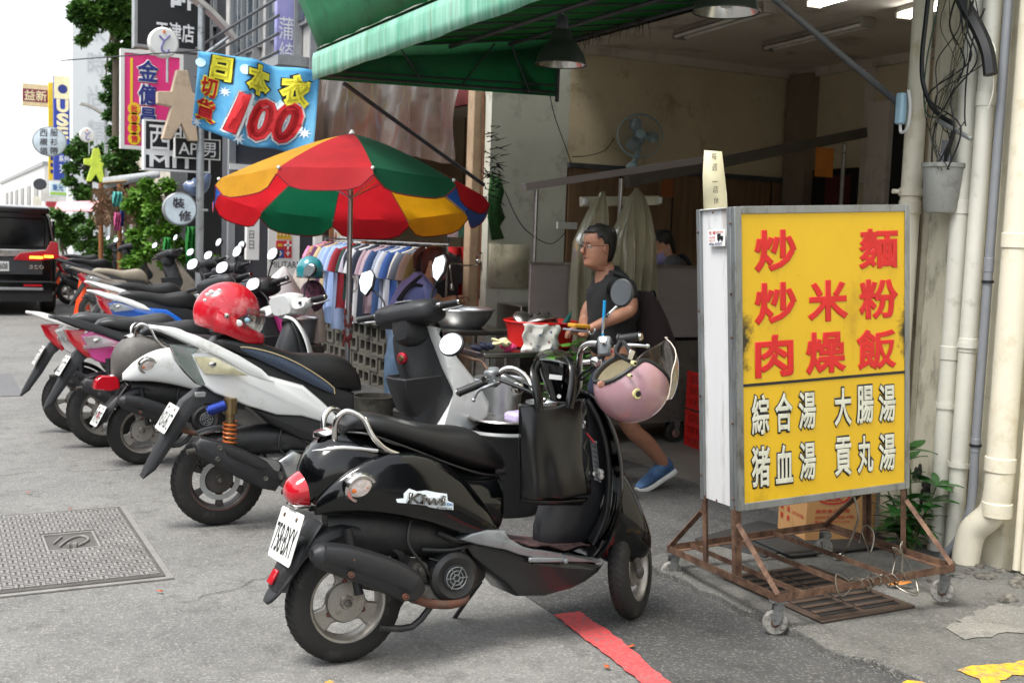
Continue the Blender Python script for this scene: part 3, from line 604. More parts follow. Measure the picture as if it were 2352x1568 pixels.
X_, Z_ = (1, 0, 0), (0, 0, 1)
txt('東泉', (.1, -.001, .215), X_, Z_, .1, .05, M_cred, cbx, off=.03, name='print')
B().add([(.15+a*cos(t), -.0022, .24+b*sin(t)) for a, b in ((.095, .042), (.08, .032)) for t in [2*pi*i/28 for i in range(28)]], [(i, (i+1) % 28, 28+(i+1) % 28, 28+i) for i in range(28)]).to('printed_ring', M_cred, cbx)
for k, (s, z, w, h) in enumerate((('東泉食品工廠', .155, .2, .022), ('台中市北區五順街149號', .125, .22, .017), ('電話:(04)22013558', .1, .2, .016), ('22013558', .078, .12, .014))): txt(s, (.05, -.001, z), X_, Z_, w, h, M_cred, cbx, off=.012, name='print')
for i, ch in enumerate('謹防假冒'): txt(ch, (-.001, .27, .22-i*.05), (0, -1, 0), Z_, .03, .03, M_cred, cbx, off=.015, name='print')
for i, ch in enumerate('註冊商標'): txt(ch, (-.001, .2, .22-i*.05), (0, -1, 0), Z_, .03, .03, M_cred, cbx, off=.015, name='print')
txt('正油膏 壺底油禮盒', (-.001, .15, .12), (0, -1, 0), Z_, .13, .02, M_cred, cbx, name='print')
M_mat = mat('black rubber mat', '#2e2e2e', .75, var=.2, vs=5, bump=.5, bs=80)
for i, (x, y, a, z) in enumerate(((3.62, 4.12, .3, .038), (3.72, 4.05, -.06, .052))):
    tag(B().box((.3, .22, 0), (.6, .42, .012)).to('rubber_mat', M_mat, bev=.004, loc=(x, y, z), rot=(0, 0, a)), ('lower black rubber mat lying in front of the carton', 'upper black rubber mat stacked on another before the carton')[i], 'mat')
lf = B(); P = [(-.05, 0, .0), (-.02, .022, .01), (.02, .028, .014), (.055, .012, .02), (.06, -.01, .022), (.02, -.02, .012), (-.02, -.016, .006)]
tag(lf.add(P, [tuple(range(7))]).to('fallen_leaf', mat('orange brown leaf', '#b5722e', .6, var=.2, vs=30), solid=.001, loc=(3.87, 3.52, .05), rot=(0, 0, -.5)), 'large orange brown leaf lying behind the front rail of the sign frame', 'leaf')
for i, (px, py, lab) in enumerate(((1450, 1483, 'small brown leaf scrap beside the red line'), (1393, 1530, 'orange leaf scrap left of the red line'), (367, 1357, 'orange scrap below the manhole cover'), (162, 1168, 'orange scrap above the manhole cover'), (65, 1130, 'orange scrap farthest left on the road'))):
    p = atZ(px, py, .012)
    tag(B().add([(-.014, -.006, 0), (.0, -.01, .004), (.016, -.004, .002), (.012, .007, .005), (-.008, .008, .001)], [(0, 1, 2, 3, 4)]).to('leaf_scrap', mat('orange scrap', '#b4562a', .7), solid=.001, loc=p, rot=(0, 0, i*1.3)), lab, 'leaf')
p = atZ(1928, 1280, .05)
b = B(); rr = random.Random(6)
for i in range(7): b.ball((rr.uniform(-.02, .02), rr.uniform(-.015, .015), rr.uniform(0, .012)), rr.uniform(.008, .015), 8, 6)
tag(b.to('crumpled_tissue', mat('tissue', '#d7d6d0', .9), loc=p), 'crumpled white tissue on the ground under the sign frame', 'tissue')
# grit along the broken kerb and over the road
gr = B(); rr = random.Random(12)
for i in range(2600):
    if i < 1200: t = rr.random(); x, y = 3.07+rr.gauss(0, .035), 1.8+2.7*t
    else: x, y = rr.uniform(-1.5, 4.5), rr.uniform(2.6, 9)
    s = rr.uniform(.001, .0045) if i < 1200 else rr.uniform(.0008, .0025); z = .006 if x < 3.04 else .038
    V = [(x+s*a*rr.uniform(.6, 1.2), y+s*b_*rr.uniform(.6, 1.2), z+s*c*.7) for a, b_, c in ((1, 0, 0), (0, 1, 0), (-1, 0, 0), (0, -1, 0), (0, 0, 1))]
    gr.add(V, [(0, 1, 4), (1, 2, 4), (2, 3, 4), (3, 0, 4)])
tag(gr.to('grit', mat('grit', '#7f7c76', .9, var=.35, vs=40), smooth=False), kind='stuff')
# manhole cover
mh = thing('manhole_cover', 'rectangular cast iron manhole cover with woven tread pattern in the road', 'manhole cover', (.27, 4.95, .004))
M_mh = mat('worn cast iron', '#85827f', .5, .35, vs=9, col2='#9b9895', bump=.3, bs=160); M_mhd = mat('darker cast iron', '#4f4c4a', .7, .2, vs=9, col2='#5f5c59')  # plate colour darker than the tread bars
mw, ml = .65, 1.33
B().bx(-.5, mw, 0, ml, 0, .012).to('plate', M_mhd, mh, bev=.008)
B().bx(-.53, mw+.03, -.03, ml+.03, -.002, .004).to('rim', M_mh, mh)
def tread():
    n = 0; c = .047; m0 = B().bx(-.5*c*.9, .5*c*.9, -.0065, .0065, 0, .006).to('tread_bar', M_mh, mh, smooth=False); me = m0.data
    rest = B()
    first = True
    for i in range(26):
        for j in range(27):
            x = -.47+i*c*.9+.02; y = .04+j*c
            if -.47+.02 > x or x > mw-.03 or y > ml-.03: continue
            if abs(x-.33) < .13 and abs(y-.68) < .16: continue
            v = (i+j) % 2
            for k in (-1, 1):
                dx, dy = (0, k*.0115) if v else (k*.0115, 0)
                if x < -.1 or y > 1.0 or y < .0: 
                    rest.box((x+dx, y+dy, .015), ((c*.9, .013, .006) if v else (.013, c*.9, .006))); continue
                if first: o = m0; first = False
                else:
                    if n >= 298: rest.box((x+dx, y+dy, .015), ((c*.9, .013, .006) if v else (.013, c*.9, .006))); continue
                    o = m0.copy(); COL.objects.link(o)
                o.parent = mh; o.location = (x+dx, y+dy, .012); o.rotation_euler = (0, 0, 0 if v else pi/2); n += 1
    tag(rest.to('tread_pattern', M_mh, mh, smooth=False), kind='stuff')
tread()
B().bx(.21, .45, .53, .54, .012, .02).bx(.21, .45, .82, .83, .012, .02).bx(.21, .22, .54, .82, .012, .02).bx(.44, .45, .54, .82, .012, .02).to('emblem_frame', M_mh, mh)
B().tube([(.27, .6, .017), (.33, .72, .017), (.39, .76, .017), (.41, .68, .017), (.36, .6, .017), (.32, .62, .017)], .006, 6, 5).tube([(.25, .66, .017), (.3, .78, .017)], .005, 6).to('emblem', M_mh, mh)
txt('台', (.3, .55, .018), (1, 0, 0), (0, 1, 0), .05, .035, M_mh, mh, off=.02, thick=.02)
for x, y in ((.62, .04), (.62, 1.29), (-.47, .04)): B().lathe([(0, .013), (.012, .013), (.014, .0125)], (x, y, .0), 'Z', 12).to('bolt', M_rust, mh)
# ================================================================ SCOOTERS
M_tyre = mat('tyre rubber', '#1d1c1b', .78, var=.15, vs=12, dirt=('#45423d', .3, 9), bump=.2, bs=200)
M_rim = mat('cast alloy', '#9b9790', .42, .75, var=.1, vs=10, dirt=('#5c5145', .35, 16))
M_chr = mat('chrome', '#c9c6c2', .14, 1, var=.06, vs=20, rv=.06, dirt=('#7a624c', .12, 30))
M_blk = mat('glossy black paint', '#050607', .1, var=.2, vs=5, rv=.04, bump=.03, bs=3)
M_seat = mat('black vinyl seat', '#141415', .42, var=.15, vs=7, bump=.3, bs=260)
M_plas = mat('grey black plastic', '#1e1f22', .52, var=.12, vs=6, dirt=('#33322f', .25, 9), bump=.12, bs=300)
M_plasg = mat('mid grey plastic', '#6f7274', .45, var=.08, vs=6, bump=.1, bs=300)
M_silv = mat('silver plastic trim', '#8f9396', .35, .55, var=.08, vs=8, dirt=('#5f5f5d', .3, 10))
M_redl = mat('red lamp lens', '#c01626', .12, var=.05, coat=.6, trans=.15); M_clr = mat('clear lamp lens', '#d9dcda', .06, var=0, trans=.75, coat=.5)
M_org = mat('orange bulb', '#e5742c', .3); M_mirr = mat('mirror glass', '#e9ecee', .015, 1, var=0)
M_plate = mat('number plate white', '#dfe0dd', .4, var=.04, vs=8, dirt=('#a8a294', .2, 12)); M_pblk = mat('plate black', '#1e2022', .5)
M_eng = mat('dirty engine alloy', '#75736f', .55, .6, vs=14, col2='#4d4a46', dirt=('#2d2924', .4, 12), bump=.3, bs=80)
M_engb = mat('black engine cover', '#1f2021', .5, var=.15, vs=8, dirt=('#38342f', .35, 12))
M_rustp = mat('rusty exhaust pipe', '#6b3f30', .75, .3, vs=16, col2='#59463c', bump=.3, bs=90)
M_wpaint = mat('white scooter paint', '#dfe1e0', .28, var=.03, vs=3, coat=.7, dirt=('#b4b2a8', .2, 5))
def wheel(par, c, R=.215, w=.05, disc=False, rz=0, name='rear_wheel', spk=3, rimm=None, tilt=0):
    h = bpy.data.objects.new(name, None); COL.objects.link(h); h.parent = par; h.location = c; h.rotation_euler = (tilt, 0, rz)
    r = R*.635; pr = []
    for i in range(15):
        a = pi*(i/14)*1.16-pi*.58; pr.append((r+(R-r)*(.5+.5*cos(a)*1.0) if 0 else r+.004+(R-r-.004)*max(0, cos(a/1.16*1.0))**.55, w*sgp(sin(a/1.16), .85)))
    B().lathe(pr, n=56).to('tyre', M_tyre, h, ang=60)
    tr = B()
    for i in range(44):
        a = 2*pi*i/44
        for s in (-1, 1):
            q = [Vector((R-.004+k*.0, s*(w*(.25+.5*k)), 0)) for k in (0, .5, 1)]
            rr_ = [(R+.0006), (R-.004), (R-.016)]
            tr.tube([((rr_[k])*cos(a+.05*k), s*w*(.15+.32*k), rr_[k]*sin(a+.05*k)) for k in range(3)], .0022, 3)
    tr.to('tread_grooves', mat('tread groove', '#0c0c0c', .95), h, smooth=False)
    rm = rimm or M_rim
    B().lathe([(r+.006, -w*.8), (r+.008, -w*.9), (r-.004, -w*.85), (r-.012, -w*.6), (r-.02, 0), (r-.012, w*.6), (r-.004, w*.85), (r+.008, w*.9), (r+.006, w*.8)], n=48).to('rim', rm, h)
    B().lathe([(0, -w*.75), (.022, -w*.75), (.026, -w*.55), (.07, -w*.5), (.076, -w*.3), (.076, 0), (.062, w*.35), (.03, w*.6), (0, w*.6)], n=28).to('hub', rm, h)
    for k in range(spk):
        a = 2*pi*k/spk+.5; M4 = Matrix.Rotation(a, 4, 'Y')
        B().prism([(.05, -.05), (.08, -.034), (r-.02, -.046), (r-.008, -.03), (r-.006, 0), (r-.008, .03), (r-.02, .046), (.08, .034), (.05, .05)] if spk == 3 else [(.045, -.03), (.09, -.014), (r-.016, -.022), (r-.006, -.012), (r-.006, .012), (r-.016, .022), (.09, .014), (.045, .03)], -w*.32, w*.1).xf(M4).to('spoke', rm, h, bev=.006)
        B().lathe([(0, -.004), (.008, -.003), (.01, 0)], (0, 0, 0), 'Y', 10).xf(M4 @ Matrix.Translation((.075, -w*.36, 0))).to('wheel_bolt', M_rustp, h)
    if disc:
        B().lathe([(.078, -w*.7), (.105, -w*.7), (.105, -w*.76), (.078, -w*.76)], n=36).to('brake_disc', M_alu, h)
    B().cyl((0, -w*1.1, 0), (0, w*1.1, 0), .011, n=10).lathe([(0, -w*1.25), (.013, -w*1.2), (.015, -w*1.0), (0, -w)], n=6).to('axle', M_eng, h)
    return h
def lp(root, px, py, Y):
    bpy.context.view_layer.update(); return root.matrix_world.inverted() @ atY(px, py, Y)
def cA(x, y): return ((1050+.9125*x)/1.7415, (1300+.9125*y)/1.7415)
def mirror(par, c, nrm, rx, rz, stem, shape=24, m=M_black_pl, ms=M_chr, p=2.0, square=None):
    h = bpy.data.objects.new('mirror', None); COL.objects.link(h); h.parent = par; h.location = c
    h.rotation_euler = Vector(nrm).to_track_quat('-Y', 'Z').to_euler()
    def ring(k, y, pts=None):
        if square: return [Vector((x*rx*k, y, z*rz*k)) for x, z in square]
        return [Vector((rx*k*sgp(cos(2*pi*i/shape), 2/p), y, rz*k*sgp(sin(2*pi*i/shape), 2/p))) for i in range(shape)]
    B().rings([ring(1, 0), ring(1.07, .002), ring(1.09, .008), ring(.9, .028), ring(.5, .04), ring(.02, .042)], cap=True).to('housing', m, h, ang=50)
    B().rings([ring(.97, -.0035), ring(.98, .001)], cap=True).to('glass', M_mirr, h, ang=20)
    B().tube([tuple(Vector(q)) for q in stem], .0055, 8, 5).to('mirror_stem', ms, par)
    return h
def plate(par, c, rx, text, w=.26, h=.155, ry=0, rz=0):
    e = bpy.data.objects.new('licence_plate', None); COL.objects.link(e); e.parent = par; e.location = c; e.rotation_euler = (0, rx, rz)
    # plate lies in its own Y-Z plane facing -X
    P = []
    for (sy, sz) in ((-1, -1), (1, -1), (1, 1), (-1, 1)):
        for k in range(4):
            a = (atan2(sz, sy)-pi/4)+pi/2*k/3; P.append((sy*(w/2-.012)+.012*cos(a), sz*(h/2-.012)+.012*sin(a)))
    B().prism(P, 0, .002, 'X').to('plate_sheet', M_plate, e, smooth=False)
    B().box((.004, 0, 0), (.003, w*.96, h*.9)).to('plate_backing', M_black_pl, e)
    txt(text, (-.0005, w*.44, -h*.36), (0, -1, 0), (0, 0, 1), w*.88, h*.56, M_pblk, e, off=.0, name='plate_number')
    for s in (-1, 1): B().lathe([(0, -.005), (.007, -.004), (.009, 0)], (0, s*w*.27, h*.36), 'X', 8).to('plate_bolt', M_rust, e)
    return e
def arc_fender(par, c, R, a0, a1, w, m, name='rear_fender', t=.007):
    st = [(c[0]+R*cos(radians(a0+(a1-a0)*i/10)), c[1]+R*sin(radians(a0+(a1-a0)*i/10)), w*(.75+.25*sin(pi*i/10)), t) for i in range(11)]
    b = B().rib(st, n=12, p=3, k=2)
    for i, v in enumerate(b.v):    # curl the sides down round the tyre
        rr_ = hypot(v[0]-c[0], v[2]-c[1]); k = (v[1]/w)**2*.022/max(rr_, .01); b.v[i] = (v[0]-(v[0]-c[0])*k, v[1], v[2]-(v[2]-c[1])*k)
    return b.to(name, m, par)
def muffler(par, st, y, m=M_plas, screws=()):
    h = B().rib([s+(y,) for s in st], n=18, p=2.6, k=4).to('muffler', m, par)
    B().rib([(s[0]*1.0, s[1]+s[3]*.28, s[2]*.82, s[3]*.7, y-.022) for s in st[1:-1]], n=16, p=3, k=4).to('heat_shield', m, h)
    for x, z in screws: B().lathe([(0, -.004), (.005, -.003), (.0065, 0)], (x, y-.062, z), 'Y', 8).lathe([(.007, -.001), (.011, -.0015), (.011, .012)], (x, y-.062, z), 'Y', 12).to('screw', M_rustp, h)
    return h
def engine(par, x, z, y=-.12, r=.092):
    B().shell([(x-.32, z-.03, z+.02, .03), (x-.2, z-.06, z+.04, .06), (x-.05, z-.09, z+.06, .09), (x+.08, z-.09, z+.07, .09), (x+.16, z-.05, z+.06, .06)], p=3).to('crankcase', M_engb, par)
    h = B().lathe([(.0, .0), (.03, .0), (.048, .003), (.05, .008), (.075, .0), (r, .012), (r+.004, .03), (r, .08)], (x, y-.02, z), n=32).to('fan_cover', M_engb, par)
    g = B()
    for q in (.012, .026, .04): g.lathe([(q-.0025, -.003), (q, -.006), (q+.0025, -.003)], (x, y-.02, z), n=24)
    for k in range(6):
        a = pi*k/3; g.cyl((x+.008*cos(a), y-.025, z+.008*sin(a)), (x+.045*cos(a), y-.025, z+.045*sin(a)), .0022, n=5)
    g.to('fan_grille', M_plasg, h)
    B().cyl((x-.13, -.11, z+.04), (x-.13, -.03, z+.04), .03, n=14).cyl((x-.13, -.125, z+.04), (x-.13, -.11, z+.04), .012, n=10).to('carburettor', M_eng, par)
    B().box((x-.1, -.06, z-.06), (.12, .1, .08), (0, .3, 0)).box((x-.19, -.09, z-.01), (.1, .05, .06), (0, .3, 0)).to('engine_block', M_eng, par, bev=.012)
    t = B(); rr_ = random.Random(int(x*100)+3)
    for q in (([(x-.16, -.1, z+.23), (x-.18, -.12, z+.14), (x-.12, -.13, z+.05), (x-.08, -.1, z-.01)], .006), ([(x-.12, -.1, z+.11), (x, -.115, z+.1), (x+.12, -.1, z+.12)], .008), ([(x-.06, -.11, z+.17), (x+.03, -.12, z+.13), (x+.14, -.1, z+.14)], .009), ([(x-.1, -.12, z+.08), (x-.02, -.13, z+.06), (x+.06, -.11, z+.11)], .0035)): t.tube(q[0], q[1], 7, 5)
    t.to('hose_bundle', M_cab, par)
def lever(par, pts, m=M_alu): B().tube(pts, [.007, .0065, .006, .0055][:len(pts)], 8, 4).ball(pts[-1], .009, 10, 8).to('brake_lever', m, par)
def grip(par, a, b, m=M_black_pl, r=.017):
    a, b = Vector(a), Vector(b); d = b-a
    o = B().tube([a, a+d*.08, a+d*.12, b-d*.08, b], [r*1.25, r*1.25, r, r, r*1.15], 16).to('grip', m, par)
    B().tube([b, b+d.normalized()*.008], [r*.95, r*.8], 12).to('bar_end', M_chr, o)
def retro(root, C, detail=True, boxlamp=False):
    """classic round scooter seen from its right: x forward, y left, z up"""
    pt, seatm, low = C
    wheel(root, (0, 0, .218), .218, .048, spk=3)
    hg_ = []
    for i in range(25):
        a = radians(168-150*i/24); kx = 1 if 2 < i < 22 else .8
        hg_.append([Vector((r_*cos(a), y, .235+r_*sin(a))) for r_, y in ((.272, -.05), (.258, -.066*kx), (.232, -.07*kx), (.232, -.066*kx), (.25, -.05), (.255, 0), (.25, .05), (.232, .066*kx), (.232, .07*kx), (.258, .066*kx), (.272, .05), (.276, 0))])
    B().rings(hg_).to('hugger', M_plas, root, ang=50)
    B().shell([(-.07, .40, .56, .04), (.05, .38, .56, .07), (.2, .36, .54, .085), (.35, .34, .5, .09), (.46, .3, .44, .08)], n=14, k=3).to('air_box', M_engb, root)
    b = B().shell([(-.165, .60, .70, .055), (-.13, .565, .775, .1), (-.05, .565, .83, .125), (.08, .555, .825, .135), (.2, .52, .775, .14), (.33, .46, .74, .14), (.45, .43, .69, .14), (.56, .42, .68, .13), (.6, .42, .66, .11)], n=24, p=2.3, k=5).to('rear_body', pt, root)
    for s in (-1, 1):
        B().shell([(-.135, .555, .60, .012, s*.095), (-.07, .55, .675, .035, s*.112), (.03, .545, .735, .045, s*.125), (.15, .525, .762, .05, s*.13), (.28, .49, .745, .05, s*.13), (.4, .445, .67, .045, s*.125), (.5, .43, .56, .03, s*.12), (.56, .428, .47, .01, s*.115)], n=20, p=2.5, k=5).to('side_cowl', pt, root)
    B().shell([(-.005, .825, .86, .04), (.04, .832, .897, .105), (.12, .812, .897, .128), (.24, .765, .866, .135), (.36, .715, .842, .135), (.46, .68, .832, .13), (.54, .66, .795, .12), (.605, .652, .735, .095), (.64, .65, .685, .05)], n=24, p=2.8, k=5).to('seat', seatm, root)
    pip = B()
    for s in (-1, 1): pip.tube([(.0, s*.06, .835), (.06, s*.118, .828), (.2, s*.133, .775), (.38, s*.134, .7), (.52, s*.122, .655), (.62, s*.085, .648)], .0045, 6, 5)
    pip.to('seat_piping', M_seat, root)
    B().lathe([(0, .006), (.02, .008), (.045, .004), (.05, -.004), (.052, -.012)], (-.062, 0, .842), 'Z', 24, Matrix.Rotation(-.25, 3, 'Y')).to('fuel_cap', M_chr, root)
    rl = [(.19, .745, .13), (.12, .772, .135), (.07, .82, .13), (.04, .885, .11), (-.01, .912, .085), (-.045, .88, .07), (-.05, .81, .06)]
    for s in (-1, 1):
        B().tube([(a, s*c, z) for a, z, c in rl], .0105, 12, 6).to('grab_rail', M_chr, root)
    B().tube([(.09, -.12, .77), (-.03, -.1, .785), (-.1, -.07, .775), (-.125, 0, .765), (-.1, .07, .775), (-.03, .1, .785), (.09, .12, .77)], .0095, 12, 6).tube([(-.1, -.05, .77), (-.105, -.04, .72)], .008, 8).tube([(-.1, .05, .77), (-.105, .04, .72)], .008, 8).to('luggage_hoop', M_chr, root)
    if boxlamp: tl = B().prism([(-.30, .50), (-.285, .56), (-.25, .585), (-.15, .58), (-.14, .50), (-.2, .485)], -.055, .055).to('tail_light', M_redl, root, bev=.008)
    else:
        tl = B().shell([(-.215, .615, .645, .03), (-.20, .588, .675, .06), (-.165, .57, .70, .074), (-.12, .565, .72, .08)], n=24, p=2.1, k=4).to('tail_light', M_redl, root)
        B().shell([(-.14, .557, .72, .08), (-.115, .552, .74, .09), (-.085, .55, .75, .092)], n=28, p=2.1, k=3).to('chrome_bezel', M_chr, tl)
    B().bx(-.2, -.13, -.05, .05, .572, .59).to('chrome_base', M_chr, tl, bev=.008)
    for s in (-1, 1):
        h = B().lathe([(.042, .004), (.046, -.006), (.056, -.007), (.062, .0), (.062, .03)], n=36).xf(Matrix.Translation((.01, s*.166, .645)) @ Matrix.Rotation(-s*.12, 4, 'Z') @ Matrix.Rotation(-s*.28, 4, 'X') @ Matrix.Diagonal((1, s*-1 if s > 0 else 1, .9, 1))).to('turn_signal', M_chr, root)
        B().ball((.01, s*.160, .645), (.046, .017, .04), 24, 14, Matrix.Rotation(-s*.28, 3, 'X')).to('signal_lens', mat('clear signal lens', '#b5a39c', .12, vs=55, col2='#e6dfdb', coat=.8), h)
        B().ball((.026, s*.172, .65), (.012, .005, .010), 12, 8).to('bulb', M_org, h); B().ball((-.018, s*.172, .64), (.010, .005, .008), 12, 8).to('bulb', M_org, h)
    B().rib([(-.10, .52, .075, .008), (-.145, .455, .075, .01), (-.19, .375, .07, .01), (-.235, .31, .062, .01), (-.275, .262, .045, .008), (-.29, .245, .02, .006)], n=12, p=4, k=4).to('mudflap', M_plas, root)
    B().box((-.262, 0, .335), (.012, .05, .055), (0, .55, 0)).to('reflector', M_redl, root, bev=.004)
    muffler(root, [(-.172, .43, .028, .02), (-.14, .425, .045, .044), (-.06, .40, .052, .056), (.03, .365, .053, .06), (.12, .322, .05, .063), (.19, .28, .045, .058), (.222, .25, .03, .03)], -.165, screws=((-.04, .41), (-.05, .36), (.15, .26)))
    B().tube([(.2, -.15, .245), (.26, -.15, .21), (.36, -.14, .19), (.43, -.12, .2), (.42, -.1, .24), (.4, -.08, .28)], .016, 10, 5).to('exhaust_pipe', M_rustp, root)
    engine(root, .385, .285)
    B().cyl((-.02, -.1, .5), (.02, -.1, .26), .016, n=10).to('shock_absorber', M_plas, root)
    B().tube([(.3, -.12, .2), (.22, -.11, .12), (.1, -.1, .13)], .013, 8, 3).tube([(.3, .12, .2), (.22, .11, .12), (.1, .1, .13)], .013, 8, 3).cyl((.3, -.12, .2), (.3, .12, .2), .014).to('centre_stand', M_engb, root)
    B().tube([(.6, .1, .2), (.58, .2, .1), (.56, .27, .02)], .009, 8).to('side_stand', M_engb, root)
    # floor and shield
    B().panel([(.415, .42), (.46, .428), (.583, .40), (.714, .33), (.86, .303), (.985, .284), (1.03, .275), (1.0, .235), (.942, .205), (.883, .187), (.768, .171), (.65, .18), (.611, .225), (.549, .275), (.47, .34)], .155, lambda x: max(.6, min(1, .62+.9*(x-.4))), .03).to('lower_cowl', low, root, ang=30)
    for s in (-1, 1):
        B().panel([(.40, .425), (.445, .445), (.51, .452), (.584, .442), (.592, .408), (.65, .372), (.713, .35), (.85, .318), (.985, .298), (.99, .284), (.85, .302), (.714, .327), (.64, .348), (.583, .372), (.52, .388), (.464, .404)], .03, None, .007, 0).xf(Matrix(((1, 0, 0, 0), (s*.05, 1, 0, s*.098), (0, 0, 1, 0), (0, 0, 0, 1)))).box((.984, s*.165, .288), (.03, .016, .018)).to('foot_trim', M_silv, root)
        B().box((.76, s*.165, .318), (.17, .018, .018), (0, .1, 0)).cyl((.83, s*.15, .308), (.83, s*.185, .308), .01).to('passenger_peg', M_silv, root, bev=.005)
    V = [(.6+.37*i/12, -.13+.26*j/10, .385-.05*min(1, i/8)+.012*sin(i*1.3+j)*(.6 if j < 2 else .2)+.012) for i in range(13) for j in range(11)]
    B().add(V, [(i*11+j, i*11+j+1, i*11+j+12, i*11+j+11) for i in range(12) for j in range(10)]).to('foot_mat', mat('crackled foot mat', '#1f1c1c', .85, vs=70, col2='#5b3c3c', bump=1, bs=90), root, solid=.006)
    def bend(b, k=.07, w=.19):
        b.v = [(v[0]-k*(v[1]/w)**2, v[1], v[2]) for v in b.v]; return b
    bend(B().rib([(.955, .955, .075, .012), (1.02, .93, .12, .014), (1.09, .84, .165, .014), (1.135, .73, .188, .013), (1.15, .6, .195, .013), (1.13, .46, .185, .013), (1.08, .35, .165, .013), (1.02, .28, .14, .012)], n=20, p=4, k=5)).to('leg_shield', pt, root)
    bend(B().rib([(1.035, .92, .11, .012), (1.085, .83, .155, .012), (1.118, .73, .178, .012), (1.13, .6, .185, .012), (1.11, .46, .175, .012), (1.05, .35, .15, .012)], n=20, p=4, k=5), .08).xf(Matrix.Translation((-.028, 0, 0))).to('inner_shield', M_plas if not detail else mat('satin black inner panel', '#202124', .4, var=.15, vs=4, rv=.08), root)
    B().shell([(.80, .32, .44, .03), (.86, .30, .6, .06), (.93, .3, .82, .078), (1.0, .32, .95, .085), (1.06, .4, .93, .09), (1.1, .5, .85, .08)], n=20, p=2.8, k=4).to('steering_tunnel', mat('satin black inner panel', '#202124', .4, var=.15, vs=4, rv=.08), root)
    B().shell([(1.05, .30, .62, .08), (1.12, .245, .68, .112), (1.19, .23, .62, .115), (1.25, .235, .5, .105), (1.295, .25, .40, .08), (1.325, .28, .33, .03)], n=22, p=2.3, k=5).to('front_fender', pt, root)
    for s in (-1, 1): B().cyl((1.17, s*.06, .5), (1.25, s*.055, .2), .016, n=12).ball((1.25, s*.062, .2), (.02, .012, .03), 10, 8).to('fork_leg', M_eng, root)
    wheel(root, (1.245, 0, .206), .206, .04, rz=radians(38), name='front_wheel', spk=3, tilt=radians(-3))
    return root
LEAN = radians(-5.5)
bs = thing('scooter', 'glossy black classic scooter nearest the camera, black tote bag hung on its front', 'scooter', (1.33, 3.74, 0), (LEAN, 0, 0), 'scooters parked along the kerb')
retro(bs, (M_blk, M_seat, mat('black lower cowl', '#131416', .38, var=.2, vs=7, coat=.3, dirt=('#302b28', .3, 8))))
plate(bs, (-.215, 0, .475), radians(18), '758·BXY', w=.27, h=.185)
def LA(x, y, Y): return lp(bs, *cA(x, y), Y)
# emblem: chrome script on a white backing
em = B()
P = [(605, 768), (640, 765), (640, 745), (665, 722), (700, 735), (740, 730), (790, 740), (830, 745), (832, 775), (856, 785), (855, 815), (800, 812), (750, 803), (735, 795), (610, 783)]
def on_side(x, y, lift=0):
    p = LA(x, y, 3.57); return (p.x, -.186-lift, p.z)
e_ = bpy.data.objects.new('emblem', None); COL.objects.link(e_); e_.parent = bs
B().add([on_side(*p) for p in P], [tuple(range(len(P)))]).to('emblem_backing', mat('pale emblem vinyl', '#dfe9ee', .35), e_, smooth=False, solid=.002)
a = Vector(on_side(648, 785, .0015)); b_ = Vector(on_side(815, 795, .0015)); c_ = Vector(on_side(648, 737, .0015))
txt('Kiwi', a, b_-a, c_-a, (b_-a).length, (c_-a).length, M_chr, e_, off=.03, thick=.02, shear=.15, name='emblem_script')
a = Vector(on_side(818, 796, .0015)); b_ = Vector(on_side(852, 798, .0015)); txt('100', a, b_-a, (0, 0, 1), (b_-a).length, .011, mat('emblem blue', '#2b6fa8', .4), e_, off=.02)
a = Vector(on_side(782, 812, .0015)); b_ = Vector(on_side(850, 814, .0015)); txt('KYMCO', a, b_-a, (0, 0, 1), (b_-a).length, .008, M_pblk, e_, off=.02)
# handlebars
hb = bpy.data.objects.new('handlebar', None); COL.objects.link(hb); hb.parent = bs
Lg = [LA(1025, 222, 3.98), LA(1060, 195, 3.96), LA(1095, 190, 3.94), LA(1135, 208, 3.91), LA(1170, 250, 3.88), LA(1195, 300, 3.84), LA(1240, 330, 3.8)]
Rg = [LA(1468, 80, 3.58), LA(1430, 82, 3.61), LA(1400, 105, 3.64), LA(1390, 150, 3.67), LA(1390, 250, 3.71), LA(1370, 310, 3.74), LA(1330, 335, 3.76)]
B().tube(Lg, .0125, 12, 5).to('bar_tube', M_chr, hb); B().tube(Rg, .0125, 12, 5).to('bar_tube', M_chr, hb)
grip(hb, LA(990, 243, 4.0), LA(858, 296, 4.06)); grip(hb, LA(1560, 62, 3.53), LA(1655, 50, 3.46))
for (x, y, Y, rr_) in ((1010, 228, 3.985, (0, -.4, .5)), (1500, 92, 3.565, (0, .1, .9))):
    c = LA(x, y, Y); s = B().box((0, 0, 0), (.055, .05, .075)).to('switch_box', M_silv, hb, bev=.01, loc=c, rot=rr_)
    B().box((-.0, -.026, .012), (.022, .012, .014)).to('switch', M_black_pl, s, bev=.003); B().box((-.0, -.026, -.02), (.018, .01, .012)).to('button', M_redl, s, bev=.003)
    B().cyl((-.04, 0, .01), (-.062, 0, .02), .012, n=10).to('cable_clamp', M_chr, s)
lever(hb, [LA(1035, 250, 3.95), LA(985, 268, 3.94), LA(945, 290, 3.96), LA(925, 328, 3.97)]); lever(hb, [LA(1545, 95, 3.5), LA(1590, 88, 3.45), LA(1640, 88, 3.42), LA(1688, 92, 3.4)])
sig = B().ball(LA(1462, 160, 3.58), (.024, .024, .024), 16, 12).to('horn_signal', M_chr, hb); B().cyl(LA(1462, 160, 3.58), LA(1410, 165, 3.62), .014, n=12).to('signal_stalk', M_chr, hb)
B().ball(LA(1118, 275, 3.96), (.028, .028, .028), 16, 12).to('horn_signal', M_chr, hb)
